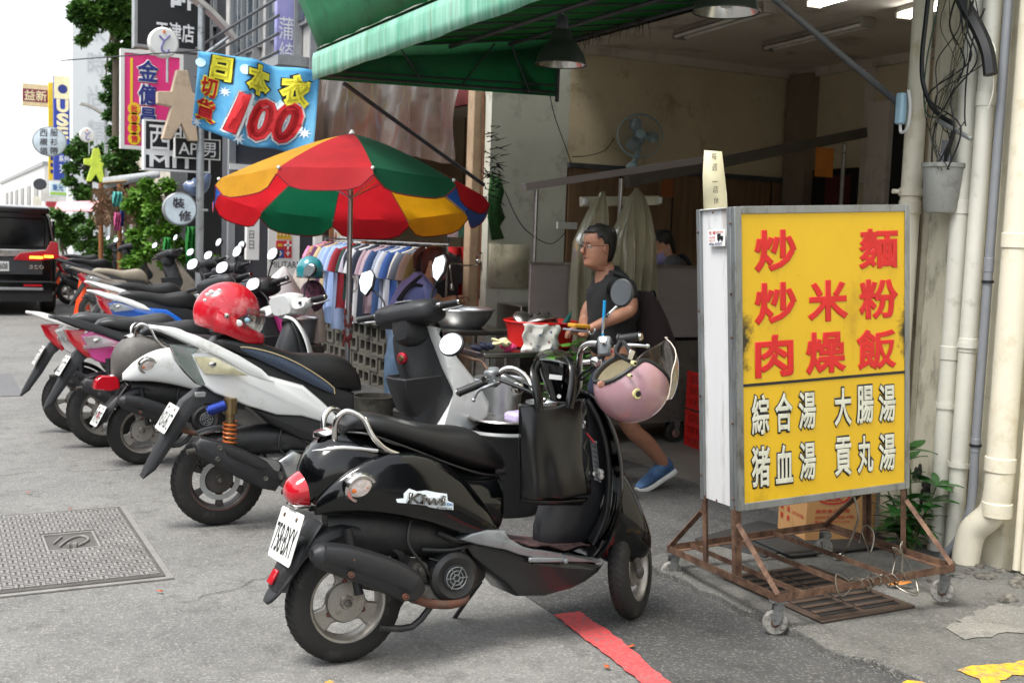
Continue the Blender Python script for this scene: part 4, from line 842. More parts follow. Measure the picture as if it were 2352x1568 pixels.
B().tube([LA(1040, 240, 3.93), LA(1100, 262, 3.88), LA(1190, 300, 3.82), LA(1240, 330, 3.8)], .008, 8, 4).tube([LA(1060, 215, 3.95), LA(1120, 240, 3.9), LA(1180, 270, 3.84), LA(1230, 320, 3.8)], .005, 8, 4).tube([LA(1490, 130, 3.6), LA(1440, 190, 3.62), LA(1400, 215, 3.66), LA(1350, 300, 3.74)], .006, 8, 4).tube([LA(1520, 100, 3.57), LA(1490, 150, 3.58), LA(1430, 215, 3.62), LA(1395, 240, 3.66)], .005, 8, 4).to('control_cable', M_cab, hb)
mirror(bs, LA(826, 83, 4.06), (-.75, -.5, .3), .053, .046, [LA(868, 132, 4.07), LA(920, 148, 4.05), LA(960, 160, 4.02), LA(985, 195, 3.99)], ms=M_rust)
mR = lp(bs, 1427, 672, 3.5)
mirror(bs, mR, (-.78, -.5, .1), .043, .05, [lp(bs, 1420, 700, 3.52), lp(bs, 1398, 722, 3.54), lp(bs, 1388, 735, 3.56), lp(bs, 1385, 765, 3.57)])
# headlight and speedometer pod
pod = bpy.data.objects.new('headlight_pod', None); COL.objects.link(pod); pod.parent = bs
def ovl(x, y, Y, rx, ry, n=24, tip=.25):
    c = LA(x, y, Y); return [c+Vector((rx*cos(2*pi*i/n)*.9, ry*sin(2*pi*i/n), -rx*cos(2*pi*i/n)*tip)) for i in range(n)]
B().rings([ovl(1298, 335, 3.74, .03, .05), ovl(1300, 300, 3.74, .045, .065), ovl(1292, 240, 3.74, .062, .08), ovl(1284, 190, 3.74, .068, .083), ovl(1282, 168, 3.74, .062, .078)]).to('pod_shell', M_blk, pod, ang=50)
B().rings([ovl(1278, 168, 3.74, .058, .072), ovl(1276, 160, 3.74, .056, .07)]).to('speedometer_rim', M_plasg, pod); B().rings([ovl(1275, 159, 3.74, .053, .066), ovl(1275, 158, 3.74, .05, .064)]).to('speedometer_glass', mat('hazy dial glass', '#cfd6d8', .18, var=.05, coat=1), pod)
c = LA(1285, 228, 3.655); B().box((0, 0, 0), (.055, .002, .018), (0, .12, 0)).to('sticker', M_paper, pod, loc=c)
V = [LA(1275+88*cos(a), 165-62*sin(a)*k, 3.80-.03*sin(a)+.03*(1-k)) for k in (.45, .8, 1) for a in [pi*i/14 for i in range(15)]]
B().add(V, [(i*15+j, i*15+j+1, i*15+j+16, i*15+j+15) for i in range(2) for j in range(14)]).to('smoked_visor', mat('smoked acrylic', '#5a5048', .1, trans=.8, var=0, alpha=.6), pod, solid=.002)
B().cyl(LA(1300, 312, 3.66), LA(1300, 312, 3.645), .008).to('pod_screw', M_chr, pod)
# mesh pocket on the inner shield
pm = B(); x0p = 1.07
cz = [(.735, .09), (.57, .085)]
def mp(u, v):      # u across 0..1, v down 0..1
    y = -.165+.15*u; z = .755-.155*v; x = 1.085-.075*(y/.19)**2-.035*(1-v)*.5-.03+.0
    return (x-.02*sin(pi*u), y, z)
for i in range(19):
    pm.tube([mp(min(1, max(0, i/18+k*.03)), k/7) for k in range(8)], .0009, 3); pm.tube([mp(min(1, max(0, i/18-k*.03)), k/7) for k in range(8)], .0009, 3)
pm.tube([mp(k/8, 0) for k in range(9)], .004, 6).tube([mp(k/8, 1) for k in range(9)], .003, 6).to('mesh_pocket', M_plasg, bs)
b = B(); rr = random.Random(3)
for i in range(8): b.ball(Vector(mp(.45, .85))+Vector((.012+rr.uniform(-.01, .01), rr.uniform(-.03, .03), rr.uniform(-.01, .012))), rr.uniform(.008, .014), 8, 6)
b.to('tissue_wad', mat('tissue', '#d7d6d0', .9), bs)
k_ = LA(1408, 435, 3.6); B().box(k_, (.012, .006, .03), (0, .3, 0)).to('key', mat('white key fob', '#e0e0e0', .4), bs, bev=.003); B().cyl(LA(1418, 470, 3.6), LA(1455, 515, 3.6), .0035, n=6).to('key_strap', mat('red strap', '#b01f33', .5), bs)
# ---------------------------------------------------------------- tote bag
bgm = mat('black faux leather', '#060607', .27, var=.1, vs=6, bump=.08, bs=220)
bg_ = thing('tote_bag', 'black leather tote bag hanging in front of the black scooter leg shield', 'bag', LA(1270, 560, 3.58) and bs.matrix_world @ LA(1270, 560, 3.58))
gp = lambda x, y, Y: (atY(*cA(x, y), Y)-bg_.location)
NU, NV = 28, 30
def sheetb(Y, sgn):
    V = []
    for j in range(NV+1):
        v = j/NV
        xl = 1122+10*sin(pi*v)*.8+4*v+3*sin(v*9); xr = 1402+24*v-9*sin(pi*v)+4*sin(v*7+1); yt = 345-25*0; 
        for i in range(NU+1):
            u = i/NU
            x = xl+(xr-xl)*u; y = (344-22*u+26*sin(pi*u)**2*(1-v))+v*(418-26*sin(pi*u)**2*0)+(12*sin(pi*u)*v)
            d = .017*sin(u*7.5+v*1.1)*(.25+v*.6)+.006*sin(u*3+v*7)+.014*sin(u*4.2-1.2+v*.8)+.004*sin(u*16-v*2)*v+.05*v*sin(pi*u)+.02*sin(pi*v)
            V.append(gp(x, y, Y-sgn*(.012+d*(1 if sgn > 0 else .3))))
    return V
Fq = [(j*(NU+1)+i, j*(NU+1)+i+1, (j+1)*(NU+1)+i+1, (j+1)*(NU+1)+i) for j in range(NV) for i in range(NU)]
B().add(sheetb(3.60, 1), Fq).to('front_panel', bgm, bg_, solid=.003)
B().add(sheetb(3.66, -1), Fq).to('back_panel', bgm, bg_, solid=.003)
bot = [gp(1130+295*i/NU, 762+10*sin(pi*i/NU), 3.60-.062*sin(pi*i/NU)-.012) for i in range(NU+1)]+[gp(1190+210*i/NU, 788, 3.64) for i in range(NU+1)]+[gp(1140+285*i/NU, 755, 3.68) for i in range(NU+1)]
B().add(bot, [(k*(NU+1)+i, k*(NU+1)+i+1, (k+1)*(NU+1)+i+1, (k+1)*(NU+1)+i) for k in range(2) for i in range(NU)]).to('base_panel', bgm, bg_, solid=.003)
sdp = [gp(1405+22*j/10+(14*sin(j*2.2)), 322+42*j, 3.588-.012*sin(j)) for j in range(11)]+[gp(1418+22*j/10, 322+42*j, 3.67) for j in range(11)]
B().add(sdp, [(j, j+1, j+12, j+11) for j in range(10)]).to('side_gusset', bgm, bg_, solid=.003)
sdl = [gp(1124+6*j/10, 345+41.5*j, 3.588) for j in range(11)]+[gp(1124+9*j/10+6*sin(j), 345+41*j, 3.67) for j in range(11)]
B().add(sdl, [(j, j+1, j+12, j+11) for j in range(10)]).to('side_gusset', bgm, bg_, solid=.003)
def strap(pts, w=.018):
    P = cr([tuple(gp(*p)) for p in pts], 5); V = []
    for i, p in enumerate(P):
        t = (Vector(P[min(len(P)-1, i+1)])-Vector(P[max(0, i-1)])).normalized(); s = t.cross(Vector((0, -1, .2))).normalized()*w
        V += [Vector(p)+s, Vector(p)-s]
    B().add(V, [(2*i, 2*i+1, 2*i+3, 2*i+2) for i in range(len(P)-1)]).to('handle', bgm, bg_, solid=.004)
strap([(1215, 440, 3.575), (1212, 350, 3.57), (1200, 270, 3.585), (1192, 200, 3.62), (1215, 160, 3.68)]); strap([(1340, 400, 3.575), (1350, 330, 3.57), (1362, 250, 3.59), (1360, 180, 3.62), (1340, 140, 3.68)])
B().tube([gp(1130+277*i/8, 352-20*i/8, 3.578) for i in range(9)], .002, 5).to('hem_stitch', mat('bag stitch', '#2a2a2c', .6), bg_)
a = gp(1322, 713, 3.553); txt('CITIZ', a, Vector((1, .02, .02)), (0, 0, 1), .026, .0085, mat('bag print', '#c8c8c8', .5), bg_, off=.01, name='bag_print', lift=.004)
# ---------------------------------------------------------------- pink helmet hung upside down
hp = atY(*cA(1618, 268), 3.42)
hm = thing('helmet', 'pink open face helmet with clear bubble visor hanging upside down from the black scooter grip', 'helmet', hp)
rx, ry, rz = .148, .118, .134
def rimz(a):      # height of the opening round the shell, a = 0 at the right (face), pi at the left (nape)
    s = abs(sin(a)); c = cos(a); return .105*s**2.2+(-.012 if c > 0 else -.0)*(1-s)+.02*max(0, -c)*(1-s)
def surf(a, t, k=1):      # t 0 at the crown (below) .. 1 at the opening
    th1 = math.asin(max(-.98, min(.98, rimz(a)/rz))); th = -pi/2+(th1+pi/2)*t
    return Vector((rx*k*cos(th)*cos(a), ry*k*cos(th)*sin(a), rz*k*sin(th)))
NA, NT = 44, 18
def shellm(k, t1=1): 
    V = [surf(2*pi*i/NA, max(.02, t1*j/NT), k) for j in range(NT+1) for i in range(NA)]
    return B().add(V, [(j*NA+i, j*NA+(i+1) % NA, (j+1)*NA+(i+1) % NA, (j+1)*NA+i) for j in range(NT) for i in range(NA)])
M_pink = mat('dusty pink gloss', '#a17d85', .25, var=.04, vs=3, coat=.8, dirt=('#9c6f68', .25, 3))
shellm(1).to('shell', M_pink, hm, solid=.004); shellm(.92, .97).to('liner', mat('cream liner', '#cfc8b4', .9, bump=.5, bs=90), hm)
B().tube([surf(2*pi*i/NA, 1.0, 1.005) for i in range(NA+1)], .009, 8).to('rim_trim', mat('black rubber trim', '#141414', .5), hm)
vis = []
for j in range(13):
    z = -.035+.215*j/12; r_ = rx*(1.04+.20*sin(pi*(j/12)**.85)-.05*(j/12))
    for i in range(17):
        a = (-1.15+2.3*i/16)*(1 if j < 6 else 1-.022*(j-5)**2); vis.append(Vector((r_*cos(a)**.8+.0, (ry*1.16)*sin(a)*(1-.012*max(0, j-7)**2), z)))
B().add(vis, [(j*17+i, j*17+i+1, (j+1)*17+i+1, (j+1)*17+i) for j in range(12) for i in range(16)]).to('bubble_visor', mat('smoky visor', '#8f857c', .03, trans=1, var=0, alpha=.6, coat=1), hm, solid=.0022)
B().tube([vis[12*17+i] for i in range(17)], .002, 6).tube([vis[j*17] for j in range(13)], .002, 6).to('visor_edge', mat('visor edge', '#c9beb0', .2), hm)
for (x, y, r_) in ((1643, 300, .019), (1613, 222, .006), (1630, 167, .009)):
    p = atY(*cA(x, y), hp.y-.11)-hp; s = B().lathe([(0, -.008), (r_*.45, -.008), (r_*.5, -.005), (r_, -.005), (r_*1.05, 0), (r_, .012)], n=20).to('visor_button', mat('ivory button', '#d3c98f', .4), hm, loc=p, rot=(.0, 0, .05))
    B().lathe([(0, -.0095), (r_*.55, -.0095), (r_*.6, -.004)], n=16).to('button_centre', mat('black rubber trim', '#141414', .5), s)
B().ball(atY(*cA(1483, 260), hp.y-.075)-hp, (.016, .004, .014), 12, 8).to('scuffed_badge', mat('brown badge', '#8a5a4c', .5, vs=200, col2='#b98a7a'), hm)
B().tube([(-.04, -.05, .1), (-.04, -.03, .14), (-.035, .02, .165), (-.03, .05, .14), (-.03, .07, .1)], .007, 8, 5).tube([(-.05, -.05, .1), (-.09, -.02, .13), (-.06, .0, .17)], .006, 8, 5).to('chin_strap', mat('black webbing', '#1c1b20', .8), hm)
B().box((-.05, -.06, .125), (.02, .008, .035), (0, .4, 0)).to('buckle', M_chr, hm)
# ---------------------------------------------------------------- the rest of the row
def bars(root, c, cowl, steer=30, roll=-10, msh='oval', mm=M_black_pl, head=None, silver=False, box=None):
    h = bpy.data.objects.new('handlebar', None); COL.objects.link(h); h.parent = root; h.location = c; h.rotation_euler = (radians(roll), 0, radians(steer))
    if box: B().rib([(-.07, .0, .085, .065), (-.02, .01, .105, .075), (.06, .0, .11, .078), (.12, -.01, .095, .066)], n=20, p=4, k=4).to('headset', cowl, h)
    else:
        B().shell([(-.11, -.04, .0, .10), (-.09, -.065, .03, .17), (-.03, -.085, .052, .21), (.05, -.09, .05, .21), (.11, -.07, .03, .18), (.16, -.04, .0, .12)], n=26, p=4, k=4).shell([(-.1, -.16, -.03, .05), (-.05, -.2, -.02, .075), (.04, -.2, -.02, .08), (.1, -.17, -.03, .06)], n=16, p=3, k=3).to('headset', cowl, h)
        B().lathe([(0, .0), (.04, .0), (.05, -.006)], (-.03, 0, .056), 'Z', 20, Matrix.Diagonal((.8, 1.3, 1))).to('speedometer', M_plasg, h)
    for s in (-1, 1):
        B().shell([(-.05, -.045, .02, .06, s*.15), (0, -.055, .03, .07, s*.15), (.05, -.04, .015, .05, s*.15)], n=14, k=3).to('switch_cowl', cowl, h)
        B().box((-.055, s*.17, -.01), (.012, .022, .018)).to('switch', M_black_pl, h, bev=.002)
        B().cyl((0, s*.2, 0), (0, s*.245, .0), .02, n=14).to('collar', M_chr if silver else M_black_pl, h)
        grip(h, (0, s*.24, 0), (-.01, s*.36, -.0), r=.018)
        B().tube([(.02, s*.17, -.02), (.05, s*.24, -.025), (.035, s*.35, -.02)], .006, 8, 4).to('brake_lever', M_alu if silver else M_black_pl, h)
        if msh:
            sh = [(0, -1), (.75, -.35), (.9, .55), (.5, 1), (-.6, .9), (-.9, .3), (-.6, -.6)] if msh == 'hex' else None
            mirror(h, (-.02, s*.26, .2), (-1, s*-.12, .34), .055, .075 if msh == 'hex' else .045, [(.0, s*.16, .02), (.01, s*.18, .09), (.0, s*.25, .17)], m=mm, ms=M_black_pl, p=2.4, square=sh)
    return h
def modern(root, pt, lt=0, tail='red', lens='clear', low=M_plas, seatm=M_seat, pl=None, inner=M_plas, cowl=None, msh='oval', rail=None, fine=False, silver=False):
    def dz(b):
        if lt: b.v = [(v[0], v[1], v[2]-lt*max(0, min(1, (.62-v[0])/.8))) for v in b.v]
        return b
    wheel(root, (0, 0, .243), .243, .052, spk=5 if not fine else 6, disc=fine, rimm=None if not fine else mat('dark wheel', '#4a4644', .5, .4))
    if fine: B().lathe([(.157, -.049), (.164, -.050), (.164, -.046), (.157, -.045)], (0, 0, .243), n=48).to('rim_stripe', mat('faded orange stripe', '#8a4a30', .6, var=.3, vs=14), root)
    wf = lambda x: max(.3, min(1, .42+.58*(x+.25)/.42))
    dz(B().panel([(-.161, .914), (-.045, .915), (-.011, .89), (.092, .84), (.223, .79), (.411, .735), (.50, .66), (.579, .586), (.646, .51), (.69, .44), (.60, .48), (.571, .518), (.405, .571), (.27, .583), (.12, .635), (-.043, .706), (-.102, .751), (-.144, .863)], .152, wf, .02)).to('side_fairing', pt, root, ang=28)
    dz(B().panel([(-.1, .9), (.0, .955), (.25, .88), (.4, .80), (.6, .72), (.712, .68), (.715, .54), (.66, .5), (.5, .60), (.2, .72), (-.08, .84)], .118, wf, .03)).to('under_seat_panel', low, root)
    dz(B().panel([(.14, .62), (.27, .585), (.405, .575), (.571, .522), (.676, .455), (.76, .36), (.70, .34), (.55, .40), (.40, .45), (.25, .53)], .135, None, .02)).to('under_cowl', low, root)
    dz(B().shell([(-.05, .93, .962, .05), (-.02, .92, .99, .09), (.04, .905, .998, .115), (.1, .88, .982, .128), (.2, .845, .958, .13), (.3, .80, .925, .133), (.4, .745, .897, .138), (.49, .715, .893, .138), (.6, .688, .888, .135), (.68, .68, .86, .12), (.74, .68, .79, .095), (.768, .682, .72, .05)], n=26, p=3, k=4)).to('seat', seatm, root)
    if fine:
        sv = []
        for q in range(41):
            u = q/40; x = .08+.50*u; zt = .968-.20*u+.0*u; hgt = .012+.055*sin(pi*min(1, u*1.0))**.7+.02*u; zc = .935-.235*u+.02*sin(pi*u)
            for k_ in (-1, 0, 1): sv.append((x, zc+k_*hgt*.5))
        for s in (-1, 1):
            yy = lambda x, z: s*(.1345+.006*min(1, max(0, x-.1)*3))
            B().add([(x, yy(x, z), z) for x, z in sv], [(3*q+k_, 3*q+k_+1, 3*q+k_+4, 3*q+k_+3) for q in range(40) for k_ in range(2)]).to('seat_side', mat('blue carbon vinyl', '#3a4658', .5, var=.35, vs=170), root, solid=.002)
            B().tube([(sv[3*q+2][0], yy(*sv[3*q+2])*1.01, sv[3*q+2][1]) for q in range(0, 41, 2)]+[(sv[120][0]+.005, yy(*sv[120])*1.01, sv[120][1])], .0035, 6).to('seat_piping', mat('tan piping', '#b7a57e', .7), root)
    rc_ = rail or pt
    for s in (-1, 1): dz(B().panel([(-.34, 1.05), (-.244, 1.036), (-.137, 1.002), (-.037, .955), (.074, .897), (.187, .826), (.251, .762), (.188, .772), (.118, .802), (-.011, .884), (-.161, .955), (-.30, 1.02)], .014, None, .006, 0)).xf(Matrix(((1, 0, 0, 0), (s*.10, 1, 0, s*.118), (0, 0, 1, 0), (0, 0, 0, 1)))).to('grab_rail', rc_, root)
    dz(B().shell([(-.345, 1.03, 1.045, .02), (-.28, 1.01, 1.045, .07), (-.2, .99, 1.03, .085), (-.12, .97, .985, .08)], n=14, k=3)).to('tail_rack', rc_, root)
    M_l = M_redl if tail == 'red' else mat('smoky green lens', '#9aa8a2', .08, var=0, trans=.6, coat=.6)
    dz(B().panel([(-.25, .95), (-.12, .94), (-.14, .90), (-.10, .80), (-.075, .752), (-.106, .74), (-.16, .795), (-.215, .864)], .148, wf, .012)).to('tail_light', M_l, root)
    M_yl = M_clr if lens == 'clear' else mat('smoky yellow lens', '#b3ae90', .15, var=.15, vs=20, coat=.5)
    for s in (-1, 1):
        a = dz(B().panel([(-.144, .893), (-.053, .890), (.032, .845), (.11, .795), (-.094, .806), (-.128, .854)], .006, None, .002)).xf(Matrix(((1, 0, 0, 0), (s*.28, 1, 0, s*.137), (0, 0, 1, 0), (0, 0, 0, 1)))).to('turn_signal', M_yl, root)
        dz(B().ball((-.05, s*.128, .855), (.03, .004, .014), 10, 8)).to('bulb', M_chr, a)
    B().panel([(-.118, .717), (-.192, .66), (-.281, .495), (-.372, .318), (-.386, .274), (-.325, .318), (-.244, .45), (-.165, .585), (-.08, .66), (.12, .615), (.138, .643), (-.06, .73)], .055, None, .008).to('mudflap', M_plas, root)
    if pl: plate(root, (-.262, 0, .575), radians(30), pl, .26, .15)
    B().box((-.115, -.1, .70), (.05, .03, .025)).to('reflector', M_clr, root, bev=.004)
    mf = B().panel([(-.17, .465), (-.137, .50), (-.029, .468), (.10, .412), (.202, .352), (.262, .28), (.276, .235), (.248, .195), (.169, .215), (.05, .28), (-.053, .34), (-.153, .41)], .05, None, .028, -.18).to('muffler', M_plas, root)
    B().panel([(-.02, .44), (.06, .40), (.19, .335), (.17, .315), (.05, .37), (-.01, .405)], .006, None, .003, -.229).to('heat_slot', M_black_pl, mf)
    for x, z in ((-.045, .44), (-.055, .385), (.19, .27)): B().lathe([(0, -.002), (.006, -.002), (.008, -.004), (.013, -.003), (.014, .01)], (x, -.23, z), 'Y', 14).to('screw', M_eng, mf)
    B().cyl((-.15, -.19, .43), (-.20, -.2, .425), .014, n=10).to('tail_pipe', M_eng, mf)
    B().tube([(.3, -.15, .18), (.4, -.13, .15), (.52, -.12, .18), (.54, -.1, .22)], .015, 8, 4).to('exhaust_pipe', M_rustp, root)
    engine(root, .47, .275, -.1, .085)
    arc_fender(root, (0, .25), .268, 115, 15, .06, M_plas, 'hugger')
    if fine:
        B().cyl((.03, -.135, .66), (.025, -.135, .42), .021, n=14).cyl((.03, -.135, .68), (.03, -.135, .6), .034, n=14).to('shock_absorber', mat('gold anodised', '#8f7a5a', .3, .9), root)
        sp = B(); sp.tube([(.028+.033*cos(t), -.135+.033*sin(t), .56-.11*t/(2*pi*5)) for t in [2*pi*5*i/100 for i in range(101)]], .006, 6); sp.to('coil_spring', mat('orange spring', '#b5602c', .4, .3), root)
        B().cyl((-.08, -.14, .62), (.0, -.14, .645), .028, n=14).cyl((-.09, -.14, .617), (-.08, -.14, .62), .02, n=14).to('gas_reservoir', mat('blue anodised', '#2a3f8f', .3, .7), root)
        B().panel([(.28, .34), (.36, .39), (.42, .36), (.40, .26), (.33, .24)], .03, None, .012, -.12).box((.22, -.1, .33), (.16, .04, .05), (0, .3, 0)).to('gearbox', M_alu, root)
        B().shell([(-.1, .3, .44, .05), (.05, .34, .5, .07), (.3, .36, .52, .1), (.55, .33, .48, .12), (.7, .3, .4, .12)], n=14, k=3).to('air_box', M_engb, root)
    else: B().cyl((.02, -.11, .62), (.03, -.11, .35), .02, n=12).to('shock_absorber', M_plas, root)
    B().shell([(.74, .30, .44, .12), (.85, .26, .38, .15), (1.0, .26, .37, .16), (1.12, .3, .4, .14), (1.2, .34, .46, .1)], n=20, p=3.5, k=3).to('floor_body', low, root)
    wn = lambda x: max(.45, min(1, .62+.5*(x-1.0)/.25))
    B().panel([(.98, .96), (1.0, 1.03), (1.16, 1.03), (1.19, .96), (1.23, .817), (1.305, .666), (1.30, .56), (1.2, .46), (1.08, .40), (1.03, .42), (1.06, .52), (1.05, .72), (1.0, .85)], .125, wn, .03, 0, lambda z: .5+.5*max(0, min(1, (.98-z)/.2))).to('inner_shield', inner, root)
    B().panel([(1.15, 1.04), (1.2, 1.02), (1.30, .87), (1.441, .712), (1.521, .595), (1.51, .52), (1.40, .44), (1.2, .40), (1.164, .442), (1.3, .653), (1.225, .805), (1.18, .95)], .175, lambda x: max(.5, min(1, 1.12-1.1*abs(x-1.27))), .035).to('leg_shield', pt, root)
    for s in (-1, 1): B().panel([(1.27, .87), (1.36, .77), (1.42, .69), (1.38, .68), (1.31, .76)], .01, None, .005, s*.155).to('front_lens', mat('smoky yellow lens', '#b3ae90', .15, var=.15, vs=20, coat=.5), root)
    B().rings([[Vector((x0, -w, z)), Vector((x0-.03, -w*.6, z)), Vector((x0-.035, 0, z)), Vector((x0-.03, w*.6, z)), Vector((x0, w, z)), Vector((1.22, w, z+.02)), Vector((1.22, -w, z+.02))] for z, x0, w in ((.52, 1.10, .09), (.56, 1.05, .11), (.70, 1.0, .13), (.745, .99, .135), (.75, 1.0, .125), (.73, 1.01, .12))]).to('glove_box', low, root, bev=.006)
    if fine:
        B().lathe([(0, -.012), (.02, -.012), (.032, -.004), (.034, .01)], n=18).to('fuel_knob', mat('red anodised', '#a01c30', .3, .6), root, loc=(1.0, -.06, .86), rot=(0, 0, -1.1))
        B().lathe([(0, -.01), (.014, -.01), (.02, 0)], n=14).to('knob_centre', mat('gold anodised', '#8f7a5a', .3, .9), root, loc=(.993, -.068, .86), rot=(0, 0, -1.1))
    arc_fender(root, (1.32, .24), .262, 150, 15, .062, pt, 'front_fender')
    wheel(root, (1.32, 0, .238), .238, .048, rz=radians(28), name='front_wheel', spk=5)
    B().cyl((1.2, -.07, .52), (1.32, -.07, .24), .018, n=10).to('fork_leg', M_eng, root)
    bars(root, (1.06, 0, 1.12), cowl or M_plas, msh=msh, silver=silver)
GRP = 'scooters parked along the kerb'
s2 = thing('scooter', 'white sport scooter with a red helmet on its blue sided seat, second from camera', 'scooter', (1.34, 5.78, 0), (radians(-2), 0, 0), GRP)
modern(s2, M_wpaint, tail='smoky', lens='yellow', pl='NSX-8672', fine=True, msh='hex', silver=True)
M_grey3 = mat('matt grey plastic body', '#55524f', .6, var=.12, vs=8, dirt=('#6f6b66', .3, 7))
s3 = thing('scooter', 'white and grey classic scooter with square headset and chrome rail, third from camera', 'scooter', (1.23, 7.45, 0), (radians(-4), 0, radians(2)), GRP)
retro(s3, (M_wpaint, M_seat, M_grey3), detail=False, boxlamp=True); plate(s3, (-.27, 0, .33), radians(28), 'MNE-9085', w=.24, h=.14)
B().shell([(-.18, .56, .72, .06), (-.14, .55, .79, .106), (-.05, .555, .845, .132), (.05, .66, .838, .137), (.12, .72, .83, .137)], n=24, p=2.3, k=4).to('tail_cowl', M_grey3, s3)
bars(s3, (.98, 0, 1.03), M_wpaint, box=1, silver=True, mm=M_black_pl)
M_pinkp = mat('hot pink scooter paint', '#d2408f', .25, coat=.7, var=.06)
s4 = thing('scooter', 'hot pink scooter with red and clear tail lamp, squeezed between two white scooters', 'scooter', (1.08, 8.12, 0), (radians(-4), 0, radians(1)), GRP); modern(s4, M_pinkp, .13, pl='KLC-3377', rail=M_plas)
s5 = thing('scooter', 'white scooter with red teardrop tail lamp at the left end of the front row', 'scooter', (.98, 8.78, 0), (radians(-4), 0, radians(-1)), GRP); modern(s5, mat('pearl white paint', '#d8d6d3', .25, coat=.7, var=.03, dirt=('#b5b2aa', .2, 4)), .15, pl='CG9-518', seatm=mat('grey vinyl seat', '#2b2c2e', .45, bump=.3, bs=260))
M_blue = mat('bright blue scooter paint', '#1b5fc0', .2, coat=.8, var=.06)
s6 = thing('scooter', 'bright blue scooter with white grab rail and red tail lamp behind the front row', 'scooter', (1.76, 11.8, 0), (radians(-4), 0, radians(-2)), GRP); modern(s6, M_blue, .16, rail=M_wpaint, pl='MEB-2210')
for (x, y, c, rail, lab) in ((1.95, 13.6, '#d4742a', M_wpaint, 'orange and white scooter just beyond the blue one'),
        (2.25, 17.8, '#7d7468', None, 'beige seated scooter behind the orange cone'), (2.4, 22.6, '#3a3f45', None, 'dark slate scooter beside the black van'), (2.6, 25.5, '#8a2a2a', None, 'farthest dark red scooter past the van')):
    s_ = thing('scooter', lab, 'scooter', (x, y, 0), (radians(-6), 0, radians(random.uniform(-5, 5))), GRP)
    modern(s_, mat('paint '+c, c, .28, coat=.6, var=.05), .16, rail=rail, seatm=mat('beige seat', '#8a8172', .6) if 'beige' in lab else M_seat)
# red helmet on the seat
hp = atY(525, 718, 5.8)
rh = thing('helmet', 'scuffed red full face helmet with raised clear visor resting on the white scooter seat', 'helmet', hp, (0, radians(14), radians(-8)))
M_redh = mat('scuffed red gloss', '#b81426', .25, var=.08, vs=4, coat=.6, dirt=('#d98a8f', .35, 6))
NA, NT = 36, 16
def hs_(k, lo=-.62):
    V = []
    for j in range(NT+1):
        for i in range(NA):
            a = 2*pi*i/NA; c = cos(a); fr = max(0, c)**.6
            th0 = math.asin(lo+(.74*min(1, fr*1.5) if c > 0 else 0)); th = th0+(pi/2-.001-th0)*j/NT
            V.append((.165*k*cos(th)*cos(a)-.01*(1-sin(th)), .128*k*cos(th)*sin(a), .158*k*sin(th)))
    return B().add(V, [(j*NA+i, j*NA+(i+1) % NA, (j+1)*NA+(i+1) % NA, (j+1)*NA+i) for j in range(NT) for i in range(NA)])
hs_(1).to('shell', M_redh, rh, solid=.005, ang=60); hs_(.93).to('liner', mat('dark liner', '#1a1a1a', .9), rh)
R_c = []
for q in range(33):
    a = radians(-112+224*q/32); f_ = max(0, cos(a)); ex = 1+.20*f_**2; hh = .034+.018*(1-f_); zc = -.088-.012*f_+.035*(1-f_)
    R_c.append([Vector((.168*k*ex*cos(a), .131*k*sin(a)*(1-.12*f_), zc+z_)) for k, z_ in ((1.0, -hh), (1.045, -hh*.75), (1.07, 0), (1.045, hh*.8), (1.0, hh), (.97, hh*.7), (.97, -hh*.7))])
B().rings(R_c).to('chin_bar', M_redh, rh, ang=60)
B().lathe([(0, -.012), (.014, -.012), (.02, -.008), (.03, -.006), (.045, 0), (.05, .02)], (-.02, -.125, -.01), n=24).to('pivot_cap', M_redh, rh)
B().lathe([(0, -.004), (.012, -.003), (.014, .002)], (-.02, -.138, -.01), n=16).to('pivot_screw', M_chr, rh)
V = []
for j in range(9):
    for i in range(17):
        a = -1.2+2.4*i/16; th = -.42+.75*j/8; V.append((.178*cos(th)*cos(a)+.012, .136*cos(th)*sin(a), .165*sin(th)+.0))
B().add(V, [(j*17+i, j*17+i+1, (j+1)*17+i+1, (j+1)*17+i) for j in range(8) for i in range(16)]).to('visor', mat('clear visor', '#d9d2c8', .04, trans=1, var=0, alpha=.55), rh, solid=.002)
for (x, y, r_, m_) in ((548, 742, .022, M_paper), (568, 735, .015, mat('pale blue sticker', '#8fb8cc', .5)), (487, 672, .016, M_paper), (478, 678, .013, M_paper), (505, 668, .012, M_paper), (472, 690, .01, M_paper)):
    p = rh.matrix_basis.inverted() @ atY(x, y, 5.66); B().ball((p.x, -.118-.01*(y > 720), p.z), (r_, .004, r_*.8), 9, 5).to('sticker', m_, rh)
# ================================================================ STREET STALL, CART, CLOTHES
# umbrella
ub = thing('parasol', 'big market parasol with red, yellow, green and blue panels on a steel pole', 'parasol', (3.03, 8.62, 0))
cs = {'r': '#c9222c', 'y': '#e2a51a', 'b': '#1f5fb0', 'g': '#0f5a3c'}
UM = {k: mat('parasol cloth '+k, v, .7, var=.14, vs=2.2, transl=.5, bump=.5, bs=9) for k, v in cs.items()}
ap = Vector((0, 0, 2.33)); n_ = 10; Rr = 1.07; a0 = atan2(-3.03*0-8.62, -3.03)   # azimuth from the pole back to the viewer
tilt = Matrix.Rotation(radians(-9.5), 3, Vector((cos(a0+pi/2), sin(a0+pi/2), 0)))
def up(a, t, drop=0):
    r = Rr*t; z = -.50*(t**1.25)-drop
    return ap+tilt @ Vector((r*cos(a), r*sin(a), z))
w_ = 2*pi/n_; start = a0-w_*.5+radians(-10)
